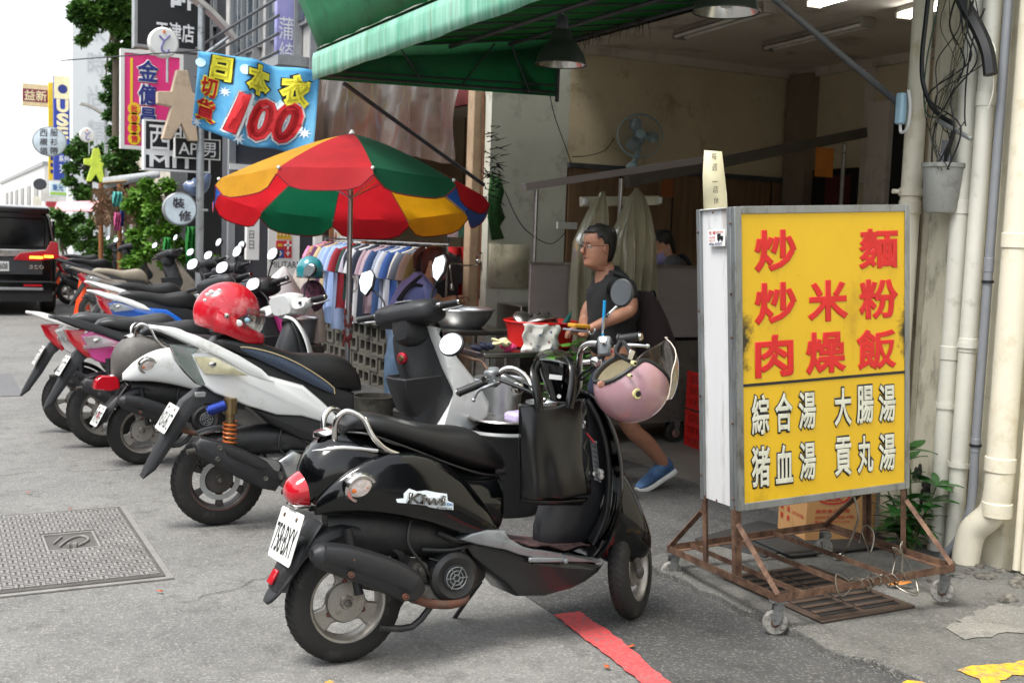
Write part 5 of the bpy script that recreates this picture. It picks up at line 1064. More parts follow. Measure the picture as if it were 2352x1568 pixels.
for k, c in enumerate('ybrgrybrgr'):
    A0 = start-w_*k; A1 = A0-w_; NS, NU2 = 10, 8; V = []
    for j in range(NS+1):
        for i in range(NU2+1):
            u = i/NU2; a = A0+(A1-A0)*u; t = j/NS; sg_ = .035*t*sin(pi*u)     # cloth sags between the ribs
            chord = cos(w_/2)/cos(w_*(u-.5)); p = up(a, t*chord, sg_*.0)
            V.append(p-Vector((0, 0, sg_)))
    for j, dz in ((1, .05), (2, .10), (3, .145)):
        for i in range(NU2+1):
            u = i/NU2; a = A0+(A1-A0)*u; chord = cos(w_/2)/cos(w_*(u-.5)); e = .035+.11*(1-abs(2*u-1)**5)
            V.append(up(a, chord*(1+.012*j))-Vector((0, 0, e*j/3+.035*sin(pi*u))))
    nr = NS+4
    B().add(V, [(j*(NU2+1)+i, j*(NU2+1)+i+1, (j+1)*(NU2+1)+i+1, (j+1)*(NU2+1)+i) for j in range(nr-1) for i in range(NU2)]).to('panel', UM[c], ub)
    B().tube([up(A0, j/6)-Vector((0, 0, .012)) for j in range(7)], .004, 6).to('rib', M_alu, ub)
    B().ball(up(A0, 1.01), .014, 8, 6).to('rib_tip', M_white_pl, ub)
    B().tube([ap+tilt @ Vector((0, 0, -.52)), up(A0, .5)-Vector((0, 0, .012))], .003, 6).to('stretcher', M_alu, ub)
    B().tube([V[(nr-1)*(NU2+1)+i] for i in range(NU2+1)], .005, 5).to('hem', mat('dark red hem', '#7e1420', .8), ub)
B().cyl((0, 0, 0), (0, 0, 1.95), .021, n=14).to('pole', M_alu, ub); B().cyl((0, 0, 1.9), (.0, 0, 2.30), .026, n=14).to('pole_sleeve', mat('varnished wood', '#9c5f3d', .5), ub)
B().cyl(ap, ap+tilt @ Vector((0, 0, .035)), .03, .012).to('finial', M_white_pl, ub)
B().lathe([(0, .0), (.24, 0), (.25, .03), (.24, .08), (.04, .1), (.035, .22), (0, .22)], axis='Z', n=28).to('base', M_engb, ub)
b = B(); rr = random.Random(5)
for i in range(26): b.ball((rr.uniform(-.03, .03), rr.uniform(-.03, .03), .78+rr.uniform(-.14, .14)), (.012, .012, .03), 6, 4)
b.to('rope_knot', mat('faded red rope', '#7d3b38', .9), ub)
B().tube([(.025, -.02, 1.2), (.05, -.03, 1.16), (.055, -.03, 1.1), (.03, -.03, 1.07)], .009, 8, 4).to('hook_clip', M_white_pl, ub)
# clothes shop
cs_ = thing('clothes_shop', 'open clothes shop with beige walls, timber posts and plastic tarpaulin under its roof', 'shop', (4.4, 13.4, 0)); OC = (4.4, 13.4, 0)
def cp(b, nm, m, **k): return P0(b, OC).to(nm, m, cs_, **k)
M_beige = mat('beige partition', '#b8ab8e', .8, var=.05, vs=2); M_wood = mat('orange timber', '#8a5a33', .6, var=.2, vs=4, stretch=(6, 6, .6))
cp(B().bx(5.9, 6.0, 8.95, 13.4, 0, 3.6), 'back_wall', M_beige); cp(B().bx(4.5, 6, 13.3, 13.5, 0, 3.6), 'end_wall', M_beige); cp(B().bx(4.35, 6, 8.95, 13.5, 3.0, 3.15), 'ceiling', M_ceil)
cp(B().bx(4.35, 9, 9.0, 13.5, 3.15, 12), 'upper_wall', mat('grey render', '#8f8d88', .85, var=.08, vs=1.5, dirt=('#6b6861', .3, 2)))
for i in range(4): cp(B().bx(5.885, 5.9, 9.6+i, 9.615+i, 0, 3), 'panel_joint', M_brown)
for y in (13.1, 11.95): cp(B().bx(4.36, 4.46, y-.06, y+.06, 0, 3), 'post', M_wood)
cp(B().bx(4.38, 4.43, 12.0, 13.1, .55, 2.1), 'notice_board', mat('white board', '#cdcdc8', .5))
cp(B().bx(4.28, 4.33, 9.1, 13.4, 2.72, 3.0), 'fascia_cloth', mat('dark red cloth', '#5c1c1c', .85))
M_tarp = mat('brown stained plastic sheet', '#33271f', .35, vs=1.6, col2='#554438', dirt=('#4a2412', .35, 3), coat=.25, spec=.6)
V = []; NX, NZ = 40, 14
for j in range(NZ+1):
    for i in range(NX+1):
        y = 9.15+4.4*i/NX; v = j/NZ; V.append((4.20-.03*sin(i*.8+v*2)+.025*sin(i*2.1-v*4)+.05*v*sin(i*.35), y, 2.85+.62*i/NX-(.62+.45*i/NX)*v*(1+.05*sin(i*.5))))
cp(B().add(V, [(j*(NX+1)+i, j*(NX+1)+i+1, (j+1)*(NX+1)+i+1, (j+1)*(NX+1)+i) for j in range(NZ) for i in range(NX)]), 'tarpaulin', M_tarp)
def fig(y0, col):
    cp(B().ball((4.375, y0, 1.5), (.004, .04, .05), 10, 8).box((4.376, y0, 1.3), (.006, .09, .25)).box((4.376, y0, 1.05), (.006, .05, .28)), 'printed_figure', mat('print '+col, col, .6))
fig(12.95, '#a06a4c'); fig(12.35, '#8c4c3a')
for i in range(5): cp(B().bx(4.374, 4.378, 12.45, 12.85, 1.75-.12*i, 1.79-.12*i), 'printed_line', mat('print teal', '#4a90a0' if i % 2 else '#c9a56a', .6))
for (px0, py0, px1, py1, Y_, c, lab) in ((1030, 497, 1052, 545, 9.2, '#c9b9c4', 'pink and white flyer hung at the shop corner'), (1052, 490, 1072, 545, 9.3, '#3f7f68', 'green flyer with red price writing beside the pink flyer')):
    a = atY(px0, py0, Y_); d = atY(px1, py1, Y_); f_ = tag(B().bx(a.x, d.x, Y_, Y_+.004, d.z, a.z).to('price_flyer', mat('flyer '+c, c, .7, var=.25, vs=30), rot=None), lab, 'flyer')
    if '3f7f' in c: txt('100', (a.x+.02, Y_-.001, (a.z+d.z)/2), (1, 0, 0), (0, 0, 1), d.x-a.x-.04, .07, mat('price red', '#c14a3c', .6), f_, off=.02, name='price')
# breeze block wall: each block a part
bw = thing('breeze_block_wall', 'low wall of grey breeze blocks with open holes under the clothes shop floor', 'wall', (4.0, 9.1, 0))
M_bb = mat('mossy breeze block', '#5b5850', .9, var=.2, vs=8, dirt=('#33362c', .45, 7), bump=1, bs=50)
def block():
    b = B()
    for (y0_, y1_, z0_, z1_) in ((0, .38, 0, .03), (0, .38, .125, .155), (0, .045, .03, .125), (.335, .38, .03, .125), (.165, .215, .03, .125)): b.bx(0, .15, y0_, y1_, z0_, z1_)
    return b
blk = None
for r_ in range(4):
    for i in range(10):
        if blk is None: blk = o = block().to('block', M_bb, bw, smooth=False)
        else: o = blk.copy(); COL.objects.link(o)
        o.location = (.01*sin(i*3+r_), .0+i*.392+(.19 if r_ % 2 else 0), r_*.157+.0)
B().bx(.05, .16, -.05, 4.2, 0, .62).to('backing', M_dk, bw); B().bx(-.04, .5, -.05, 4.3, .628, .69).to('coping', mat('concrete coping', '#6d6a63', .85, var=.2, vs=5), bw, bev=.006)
# clothes rail and shirts
rk = thing('clothes_rack', 'chrome clothes rack carrying the long row of shirts', 'clothes rack', (4.02, 8.75, 0))
B().cyl((0, 0.1, 1.47), (0, 3.6, 1.47), .013, n=10).to('rail', M_chr, rk)
for y in (.15, 2.6, 3.55): B().cyl((0, y, .0), (0, y, 1.47), .012, n=10).to('post', M_chr, rk)
B().bx(-.2, .2, .12, .18, .0, .03).bx(-.2, .2, 3.5, 3.56, .0, .03).to('foot', M_black_pl, rk)
rk2 = thing('clothes_rack', 'short dark clothes rack behind, full of empty black hangers', 'clothes rack', (4.9, 9.35, 0))
B().cyl((0, 0, 1.68), (0, 1.5, 1.68), .014, n=10).to('rail', M_iron, rk2); 
for y in (0.02, 1.48): B().cyl((0, y, .6), (0, y, 1.68), .012, n=10).to('post', M_iron, rk2)
hg = None
def hanger(par):
    return B().tube([(0, 0, .0), (.012, 0, .02), (0, 0, .035), (-.01, 0, .02)], .002, 5, 3).tube([(-.19, 0, -.09), (0, 0, -.015), (.19, 0, -.09), (-.19, 0, -.09)], .004, 5).to('hanger', M_black_pl, par)
hh = []
for i in range(14):
    t = thing('clothes_hanger', 'empty black hanger among the bunch on the short rear rack', 'hanger', (4.9, 9.42+i*.1, 1.675), (0, 0, .25*sin(i*2.3)), 'empty black hangers'); hanger(t)
SH = [('#c83a8a', 'pink floral', 1), ('#c7a06a', 'pink floral', 1), ('#3c2f4f', 'dark floral', 1), ('#b9a37e', 'beige print', 0), ('#8fa3c9', 'light blue', 0), ('#93a8cf', 'pale blue', 0), ('#97abd0', 'sky blue', 0), ('#8c1f2c', 'dark red', 0), ('#1f3d35', 'dark green', 0), ('#a9a3b2', 'grey checked', 0), ('#20242f', 'black', 0), ('#b9b9bd', 'silver grey', 0), ('#1d2536', 'navy', 0), ('#98818c', 'mauve', 0), ('#a8949e', 'dusty mauve', 0), ('#26406a', 'blue', 0), ('#8a93a6', 'steel grey', 0), ('#b2b6be', 'pale grey', 0), ('#2d4f8f', 'royal blue', 0), ('#c2c0b8', 'cream', 0), ('#5b6370', 'slate', 0), ('#cfc9c4', 'off white', 0), ('#a0a36a', 'olive', 0), ('#2e2b33', 'charcoal', 0)]
for i, (c, nm, fl) in enumerate(SH):
    y = 3.45-i*.138
    sh = thing('shirt', f'{nm} shirt, {["first","second","third","fourth","fifth","sixth","seventh","eighth","ninth","tenth","eleventh","twelfth"][i] if i < 12 else "number "+str(i+1)} from the left on the chrome rack', 'shirt', (4.02, 8.75+y, 1.46), (0, 0, radians(random.uniform(-24, 18))), 'shirts on the chrome rack')
    hanger(sh); m_ = mat('cloth '+c, c, .85, var=.1 if not fl else 0, vs=30 if fl else 3, col2=('#e9b0c8' if i == 0 else '#6a2a5a') if fl else None, bump=.15, bs=20)
    L_ = random.uniform(.50, .78)*(1.1 if 'blue' in nm else 1); R_s = []
    for (z, w, t) in ((-.04, .05, .02), (-.075, .16, .025), (-.12, .215, .03), (-.25, .2, .045), (-.45, .205, .05), (-.1-L_*.85, .215, .045), (-.1-L_, .22, .035)):
        R_s.append([Vector((w*cos(2*pi*k/18), t*sin(2*pi*k/18)+.012*sin(k*2.6+i)*min(1, -z*2), z+.008*sin(k*1.9)*(z < -.5))) for k in range(18)])
    B().rings(R_s, cap=False).to('body', m_, sh, ang=70)
    for s in (-1, 1): B().tube([(s*.17, 0, -.10), (s*.22, 0, -.2), (s*.25, 0, -.33)], [.055, .06, .068], 12, 3, cap=False).xf(Matrix.Diagonal((1, .5, 1, 1))).to('sleeve', m_, sh)
    B().lathe([(.05, -.06), (.055, -.03), (.045, -.025)], axis='Z', n=14, M=Matrix.Diagonal((1, .5, 1))).to('collar', m_, sh)
for k in range(2):
    tr = B()
    for s in (-1, 1): tr.tube([(s*.05, 0, -.05), (s*.06, 0, -.5), (s*.055, 0, -.95)], [.06, .06, .055], 12, 4)
    tag(tr.to('trousers', mat('bright red cloth', '#b3141c', .8, bump=.2, bs=14), loc=(4.3+.14*k, 9.25, 1.5)), ('bright red trousers hanging at the right end of the rack', 'second pair of bright red trousers behind the first')[k], 'trousers')
# water tap
q = atY(1100, 600, 8.9)
tp = thing('water_tap', 'chrome water tap with a long swivel spout on the concrete column', 'tap', q)
B().cyl((.1, .06, 0), (-.02, 0, 0), .014, n=10).ball((-.01, 0, 0), .022, 10, 8).tube([(-.01, 0, 0), (-.02, 0, .05), (.02, -.02, .075)], .008, 8, 3).to('valve', M_chr, tp)
B().tube([(-.02, 0, -.03), (-.12, 0, -.04), (-.27, 0, -.03), (-.275, 0, -.1), (-.26, 0, -.2)], .008, 8, 3).lathe([(.012, -.2), (.02, -.24), (.018, -.26), (0, -.26)], (-.26, 0, 0), 'Z', 14).to('spout', M_chr, tp)
# ---------------------------------------------------------------- wash tables, tubs
def table(name, label, x0, x1, y0, y1, z, m, loc=(0, 0, 0)):
    t = thing(name, label, 'table', (x0, y0, 0)); w, d = x1-x0, y1-y0
    B().bx(0, w, 0, d, z-.035, z).to('tabletop', m, t, bev=.008)
    for x in (.05, w-.05):
        for y in (.05, d-.05): B().cyl((x, y, 0), (x, y, z-.035), .017, n=10).to('leg', M_steel, t)
    B().cyl((.05, .05, .2), (w-.05, .05, .2), .012, n=8).to('stretcher', M_steel, t)
    return t
M_wet = mat('dark wet steel', '#6d6c6a', .25, .9, var=.15, vs=4)
table('prep_table', 'dark steel table carrying the red tub', 3.05, 3.95, 6.15, 6.75, .835, M_wet)
table('prep_table', 'steel wash table behind, carrying the aluminium basins', 3.15, 3.8, 7.15, 7.8, .88, M_wet)
def basin(label, c, r, h, m, r2=None, name='basin', cat='basin'):
    r2 = r2 or r*.72; t = thing(name, label, cat, c)
    B().lathe([(0, 0), (r2*.9, 0), (r2, .015), (r*.93, h*.6), (r, h*.95), (r*1.05, h), (r*1.05, h+.008), (r*.98, h), (r*.9, h*.6), (r2*.95, .02), (0, .018)], axis='Z', n=40).to('bowl', m, t)
    B().lathe([(r*1.03, h-.004), (r*1.06, h+.004), (r*1.03, h+.012), (r*1.0, h+.004), (r*1.03, h-.004)], axis='Z', n=40).to('rim', m, t); return t
p = atY(1100, 765, 8.35); basin('wide aluminium basin on the rear wash table', (3.5, 7.45, .88), .23, .13, M_alu)
basin('smaller steel bowl behind the wide aluminium basin', (3.3, 7.6, .88), .12, .13, M_steel)
p = atY(1240, 790, 6.42)
rt = basin('large bright red plastic tub on the front prep table', (p.x, 6.42, .835), .235, .17, mat('red plastic', '#c31712', .32, var=.06, vs=3), .21, 'tub', 'tub')
for i, (dx, dy, r_, a) in enumerate(((-.13, .02, .1, .55), (-.02, -.02, .12, -.25), (.08, .05, .1, .3))):
    t = thing('pot_lid', ('steel pot lid leaning left in the red tub', 'domed steel lid in the middle of the red tub', 'steel pot lid at the right side of the red tub')[i], 'lid', (p.x+dx*.75, 6.42+dy, 1.0), (a, .5*a, 0))
    B().lathe([(r_, 0), (r_*.97, .012), (r_*.7, .035), (.02, .05), (0, .05)], axis='Z', n=28).to('lid', M_steel, t, solid=.003); B().ball((0, 0, .062), (.015, .015, .012), 10, 8).to('lid_knob', M_black_pl, t)
tag(B().add([(0, 0, 0), (.1, 0, .01), (.11, 0, .1), (.02, 0, .0)], [(0, 1, 2, 3)]).to('green_scoop', mat('teal plastic', '#1f7a74', .4), solid=.006, loc=(p.x+.1, 6.38, .98)), 'small teal scoop sticking out of the red tub', 'scoop')
V = [];
for j in range(11):
    for i in range(9):
        v = j/10; V.append((p.x-.235+.23*i/8+.01*sin(j*1.1), 6.42-.25+.06*(1-i/8)-.012*sin(i*1.7+j*.5)-.01*v, 1.008-.175*v+.006*sin(i*1.3)))
cl = tag(B().add(V, [(j*9+i, j*9+i+1, (j+1)*9+i+1, (j+1)*9+i) for j in range(10) for i in range(8)]).to('towel', mat('white towel cloth', '#cfcdc6', .85, bump=.2, bs=60), solid=.004), 'white towel with blue anchors hanging over the red tub rim', 'towel')
for i, (u, v, c) in enumerate(((.45, .35, '#3f78b8'), (.2, .2, '#b8a0a0'), (.75, .22, '#5f86b8'), (.2, .7, '#c4a2a2'), (.7, .62, '#b84a50'), (.8, .88, '#4f7fb8'), (.4, .8, '#8fa4b8'))):
    q = Vector((p.x-.235+.23*u, 6.42-.268+.06*(1-u), .995-.16*v)); s = B()
    for k in range(8): s.box(q+Vector((.004*cos(k*pi/4), 0, .004*sin(k*pi/4))), (.0025, .002, .009), (0, -k*pi/4+pi/2, 0))
    s.to('printed_motif', mat('print '+c, c, .8), cl)
b = B(); rr = random.Random(15)
for nm, c, px, lab in (('cloth_bundle', '#1c2036', 1112, 'crumpled navy cloth on the front prep table'), ('cloth_bundle', '#c43a6c', 1165, 'crumpled pink cloth under the cream one'), ('cloth_bundle', '#d5cda0', 1152, 'crumpled cream cloth on the prep table before the towel')):
    p2_ = atY(px, 798, 6.2); b = B(); 
    for i in range(7): b.ball((rr.uniform(-.05, .05), rr.uniform(-.02, .02), rr.uniform(0, .025)), (rr.uniform(.02, .045), .03, rr.uniform(.012, .022)), 9, 6, Matrix.Rotation(rr.uniform(-.6, .6), 3, 'Y'))
    tag(b.to(nm, mat('cloth '+c, c, .85), loc=(p2_.x, 6.22-.02*(c == '#d5cda0'), .855+.03*(c == '#d5cda0'))), lab, 'cloth')
# pots behind the black scooter
bk2 = thing('waste_bin', 'black plastic bin with pans and a lilac box on its top, behind the black scooter', 'bin', (2.9, 5.55, 0))
B().lathe([(0, 0), (.2, 0), (.21, .02), (.24, .44), (.25, .46), (.25, .48), (.235, .48), (.2, .04), (0, .03)], axis='Z', n=36).to('bucket', mat('black bin plastic', '#1c1d1f', .4, var=.1), bk2)
B().lathe([(.25, .46), (.262, .47), (.25, .485)], axis='Z', n=36).to('rim', M_plasg, bk2)
basin('shallow steel pan upside on the black bin', (2.9, 5.55, .49), .2, .04, M_steel, name='pan', cat='pan')
basin('tall aluminium stock pot behind the black bin', (3.0, 5.85, .45), .15, .26, M_alu, .14, 'stock_pot', 'pot')
tag(B().cyl((3.0, 5.85, 0), (3.0, 5.85, .45), .16, n=24).to('stool', M_plas), 'dark round stool under the aluminium stock pot', 'stool')
basin('small aluminium bowl between the stock pot and the tote bag', (3.16, 5.6, .53), .09, .07, M_alu)
tag(B().box((0, 0, .03), (.15, .11, .06)).to('lunch_box', mat('lilac plastic', '#b9add0', .35), bev=.02, loc=(2.95, 5.48, .52), rot=(0, 0, .3)), 'lilac plastic box on the black bin', 'box')
basin('white enamel pot behind the parasol pole', (2.75, 9.0, .62), .14, .2, M_alu, .12, 'stock_pot', 'pot')
tag(B().bx(-.16, .16, -.16, .16, 0, .61).to('stove_box', mat('sooty stove', '#2b2a28', .8, dirt=('#56524a', .3, 9)), loc=(2.75, 9.0, 0), bev=.01), 'sooty stove under the white pot', 'stove')
tag(B().lathe([(0, 0), (.14, 0), (.16, .28), (.17, .3), (.15, .3), (.13, .04), (0, .04)], axis='Z', n=20).to('concrete_pot', M_bb, loc=(3.05, 8.05, 0)), 'mossy concrete pot beside the parasol foot', 'pot')
# ---------------------------------------------------------------- food cart
ct = thing('food_cart', 'stainless steel food cart with raised roof rails and castors at the shop front', 'cart', (3.82, 7.0, 0))
def cc_(b, nm, m, **k): return b.xf(Matrix.Translation((-3.82, -7.0, 0))).to(nm, m, ct, **k)
M_apron = mat('brushed steel apron', '#8e8583', .45, .35, var=.06, vs=2, stretch=(1, 1, 6), rv=.06)
cc_(B().bx(3.82, 5.75, 7.0, 7.02, .83, 1.38), 'front_panel', M_apron, bev=.003)
cc_(B().bx(3.8, 5.78, 6.985, 7.0, 1.372, 1.386), 'edge_rail', M_steel); cc_(B().bx(4.3, 5.75, 7.1, 7.75, .9, .94), 'worktop', M_steel)
cc_(B().bx(4.35, 5.75, 7.05, 7.7, .16, .8), 'cabinet', mat('dirty grey steel', '#6f6b66', .5, .5, var=.2, vs=4, dirt=('#4a4038', .35, 5)))
cc_(B().cyl((3.87, 7.05, .83), (3.87, 7.05, 1.9), .017, n=12), 'post', M_steel)
for x, y, z1_ in ((4.62, 7.1, 2.02),): cc_(B().cyl((x, y, 1.3), (x, y, z1_), .017, n=12), 'post', M_steel)
a = atY(1203, 430, 7.0); b_ = atY(1645, 363, 7.0)
def gutter(a, b_, h, w, m, nm):
    d = (b_-a); n = Vector((0, 1, 0)); u = d.cross(n).normalized(); u = u if u.z > 0 else -u
    R = [[p+u*s*h/2+n*t*w/2 for s, t in ((-1, -1), (1, -1), (1, 1), (-1, 1))] for p in (a, b_)]
    cc_(B().rings(R), nm, m, smooth=False, bev=.003)
gutter(a, b_, .05, .06, M_apron, 'roof_gutter')
c_ = atY(1440, 418, 7.45); d_ = atY(1985, 305, 7.45); gutter(c_, d_, .085, .08, mat('dull steel bar', '#5f5a55', .45, .7), 'roof_bar')
q = atY(1940, 330, 7.45); cc_(B().cyl((q.x, 7.45, .9), (q.x, 7.45, q.z), .02, n=12), 'post', M_steel)
for x, y in ((4.45, 7.1), (5.15, 7.0), (5.6, 7.6)):
    c = bpy.data.objects.new('castor', None); COL.objects.link(c); c.parent = ct; c.location = (x-3.82, y-7, 0)
    B().lathe([(.035, -.02), (.075, -.02), (.085, -.01), (.085, .01), (.075, .02), (.035, .02)], (0, 0, .085), n=26).to('tyre', M_tyre, c); B().lathe([(0, -.024), (.03, -.024), (.036, -.018), (.036, .018), (0, .02)], (0, 0, .085), n=16).to('hub', mat('rusty pink hub', '#9a6f66', .7), c)
    B().prism([(-.03, .19), (.03, .19), (.012, .075), (-.012, .075)], -.032, -.027).prism([(-.03, .19), (.03, .19), (.012, .075), (-.012, .075)], .027, .032).to('fork', M_cast, c, smooth=False)
# clear plastic curtains, one thing each
M_pvc = mat('cloudy clear plastic', '#c4bea2', .22, var=.08, vs=3, trans=.5, coat=.6, transl=.3)
def curtain(lab, top, L, R_, zb):
    t0 = atY(*top, 6.93); n = 42; rows = 16; V = []
    for j in range(rows+1):
        v = j/rows; sp = min(1, v*3.2)**.7
        for i in range(n+1):
            u = i/n; x = t0.x+(L+(R_-L)*u)*sp*(.5+.5*v if 0 else 1); fold = .035*sp*sin(u*26+2*sin(v*2))+.015*sin(u*61)
            V.append((x+.012*sin(v*7+u*9), 6.93+fold, t0.z+(zb-t0.z)*v+.05*sin(pi*u)*(v < .2)*v))
    o = tag(B().add(V, [(j*(n+1)+i, j*(n+1)+i+1, (j+1)*(n+1)+i+1, (j+1)*(n+1)+i) for j in range(rows) for i in range(n)]).to('plastic_curtain', M_pvc), lab, 'curtain')
    return o
curtain('clear plastic curtain bunched at its top, behind the man and slanting left', (1383, 440), -.22, .1, .72); curtain('clear plastic curtain gathered up on the right, with bulging folds', (1462, 432), -.2, .22, .8)
hb_ = thing('light_batten', 'old white fluorescent batten hung level behind the plastic curtains', 'light fitting', atY(1425, 462, 7.3))
B().box((0, 0, 0), (.72, .04, .075), (0, -.06, 0)).to('batten', mat('old cream enamel', '#c2bea6', .5, dirt=('#8f8a70', .3, 8)), hb_, bev=.008)
for s in (-1, 1): B().box((s*.34, -.03, s*.02), (.03, .05, .05)).to('socket', M_white_pl, hb_, bev=.006)
tag(B().bx(0, .2, 0, .01, 0, .25).to('orange_sign', mat('orange board', '#b06a1c', .6), loc=atY(1872, 405, 7.4)), 'plain orange board hanging from the dark roof bar', 'board')
tag(B().bx(0, .12, 0, .01, 0, .18).to('orange_sign', mat('dark orange board', '#8a4a18', .6), loc=atY(1520, 452, 8.2)), 'small dark orange board on the brown panelling', 'board')
tag(B().bx(-.1, .1, -.03, .0, -.03, .03).to('socket_box', M_white_pl, loc=atY(1300, 518, 8.7)), 'small white socket box on the white wall edge', 'socket')
sk = thing('steel_sink', 'stainless sink cabinet in shadow beside the concrete column', 'sink', (4.45, 8.3, 0))
B().bx(0, .72, 0, .45, .0, .98).to('cabinet', M_steel, sk, bev=.006); B().bx(.12, .7, -.004, .001, .3, .9).to('dark_bay', M_dk, sk)
cr_ = thing('plastic_crate', 'tall red plastic crates stacked behind the menu sign', 'crate', (5.12, 6.45, 0), (0, 0, -.1))
M_cr = mat('red crate plastic', '#c4201c', .4, var=.06)
for l in range(2):
    z = l*.3
    for x in (0, .42): B().bx(x, x+.03, 0, .03, z, z+.285).bx(x, x+.03, .42, .45, z, z+.285).to('corner_post', M_cr, cr_, bev=.004)
    for z_ in (z, z+.08, z+.165, z+.255): B().bx(0, .45, -.003, .012, z_, z_+.028).bx(-.003, .012, 0, .45, z_, z_+.028).to('crate_rail', M_cr, cr_, bev=.003)
    for k in range(11):
        B().bx(.03+k*.037, .042+k*.037, .0, .01, z, z+.28).to('crate_bar', M_cr, cr_); B().bx(.0, .01, .03+k*.037, .042+k*.037, z, z+.28).to('crate_bar', M_cr, cr_)
# ================================================================ BACKGROUND
def M_(name, c, r=.6, **k): return mat(name, c, r, **k)
M_dgry = M_('charcoal cladding', '#3a3c42', .55, var=.06, vs=1.5, dirt=('#4c4d50', .2, 2)); M_wsign = M_('white sign board', '#d9d9d6', .5, var=.03); M_bsign = M_('black sign board', '#15161a', .45, var=.05); M_gsign = M_('sign frame grey', '#8f9193', .45, metal=.4)
M_lett = M_('white lettering', '#d8dadc', .5, var=0)
def signbox(label, px0, py0, px1, py1, Y, m, t=.16, frame=None, name='shop_sign', cat='sign', fw=.04):
    """a projecting sign board that faces back down the street; corners given by where they show in the photo"""
    a = atY(px0, py1, Y); b = atY(px1, py0, Y); s = thing(name, label, cat, (a.x, Y, a.z)); w, h = b.x-a.x, b.z-a.z
    B().bx(0, w, .004, t, 0, h).to('board', m, s, bev=.006)
    if frame:
        for q in ((-fw/2, fw/2, -fw/2, h+fw/2), (w-fw/2, w+fw/2, -fw/2, h+fw/2), (fw/2, w-fw/2, -fw/2, fw/2), (fw/2, w-fw/2, h-fw/2, h+fw/2)): B().bx(q[0], q[1], -.012, t*.9, q[2], q[3]).to('frame_trim', frame, s)
    def T(body, x0, y0, x1, y1, mm, off=.012, outline=None, nm='lettering'):
        c = atY(x0, y1, Y)-a; d = atY(x1, y0, Y)-a; ww, hh = d.x-c.x, d.z-c.z
        if outline: txt(body, (c.x, 0, c.z), (1, 0, 0), (0, 0, 1), ww, hh, outline, s, off=off+.06, name='lettering_outline', lift=.006, grow=hh*.04)
        return txt(body, (c.x, 0, c.z), (1, 0, 0), (0, 0, 1), ww, hh, mm, s, off=off, name=nm, lift=.012)
    def Rr_(x0, y0, x1, y1, mm, nm='stripe', d=.006):
        c = atY(x0, y1, Y)-a; e = atY(x1, y0, Y)-a; return B().bx(c.x, e.x, -d, .004, c.z, e.z).to(nm, mm, s)
    def Dd(cx, cy, r, mm, nm='disc', d=.008):
        c = atY(cx, cy, Y)-a; rr_ = (atY(cx+r, cy, Y)-atY(cx, cy, Y)).length; return B().cyl((c.x, -d, c.z), (c.x, .0, c.z), rr_, n=28).to(nm, mm, s)
    return s, T, Rr_, Dd
# neighbours of the frontage
pb = thing('corner_pier', 'charcoal clad corner pier with a naval poster, between clothes shop and street signs', 'building', (3.25, 13.6, 0))
pw = 1.15
B().bx(0, pw, 0, .4, 0, 3.15).to('cladding', M_dgry, pb); B().bx(-.02, .06, -.03, .05, 0, 3.2).to('corner_trim', M_gsign, pb)
B().bx(-.02, pw, -.05, 0, 2.25, 2.32).to('header_trim', M_wsign, pb); B().bx(.08, .55, -.045, -.01, 1.95, 2.22).to('dark_header', M_bsign, pb)
ps, T, Q, D = signbox('framed white poster with naval crest on the charcoal pier', 615, 500, 690, 634, 13.56, M_wsign, .03, name='wall_poster', cat='poster')
M_txtg = M_('poster ink', '#3d3f45', .6); 
T('MARINA', 628, 517, 676, 530, M_txtg, .01); T('MILITARE', 621, 601, 688, 614, M_txtg, .01)
M_cr1 = M_('crest gold', '#c9a02c', .5); M_cr2 = M_('crest red', '#b3272c', .5); M_cr3 = M_('crest blue', '#22408a', .5)
Q(634, 553, 652, 573, M_cr2); Q(652, 553, 670, 573, M_cr2); Q(634, 573, 652, 592, M_cr3); Q(652, 573, 670, 592, M_cr2); Q(659, 553, 663, 573, M_wsign, d=.01); Q(652, 561, 670, 565, M_wsign, d=.01); Q(640, 580, 647, 583, M_wsign, d=.01); Q(642, 577, 645, 587, M_wsign, d=.01); Q(657, 580, 665, 583, M_wsign, d=.01); Q(659.5, 577, 662.5, 587, M_wsign, d=.01); Q(638, 560, 648, 566, M_cr1, d=.01)
Q(636, 543, 670, 549, M_cr1, 'crown'); [Q(x, 534, x+5, 544, M_cr1, 'crown_merlon') for x in (637, 645, 653, 661)]
s, T, Q, D = signbox('narrow white vertical light sign on the pier with small black letters', 566, 490, 597, 597, 13.2, M_wsign, .1, name='blade_sign'); T('日', 572, 530, 583, 548, M_pblk, .0); T('日', 572, 553, 583, 572, M_pblk, 0)
s, T, Q, D = signbox('white vertical light sign with a black logo beside the grey drain pipe', 723, 480, 742, 592, 13.0, M_wsign, .1, name='blade_sign'); T('VA', 727, 562, 738, 578, M_pblk, .02)
tag(B().cyl((4.33, 13.45, 0), (4.33, 13.45, 3.1), .075, n=16).to('drain_pipe', M_greyp), 'grey drain pipe left of the orange timber post', 'pipe')
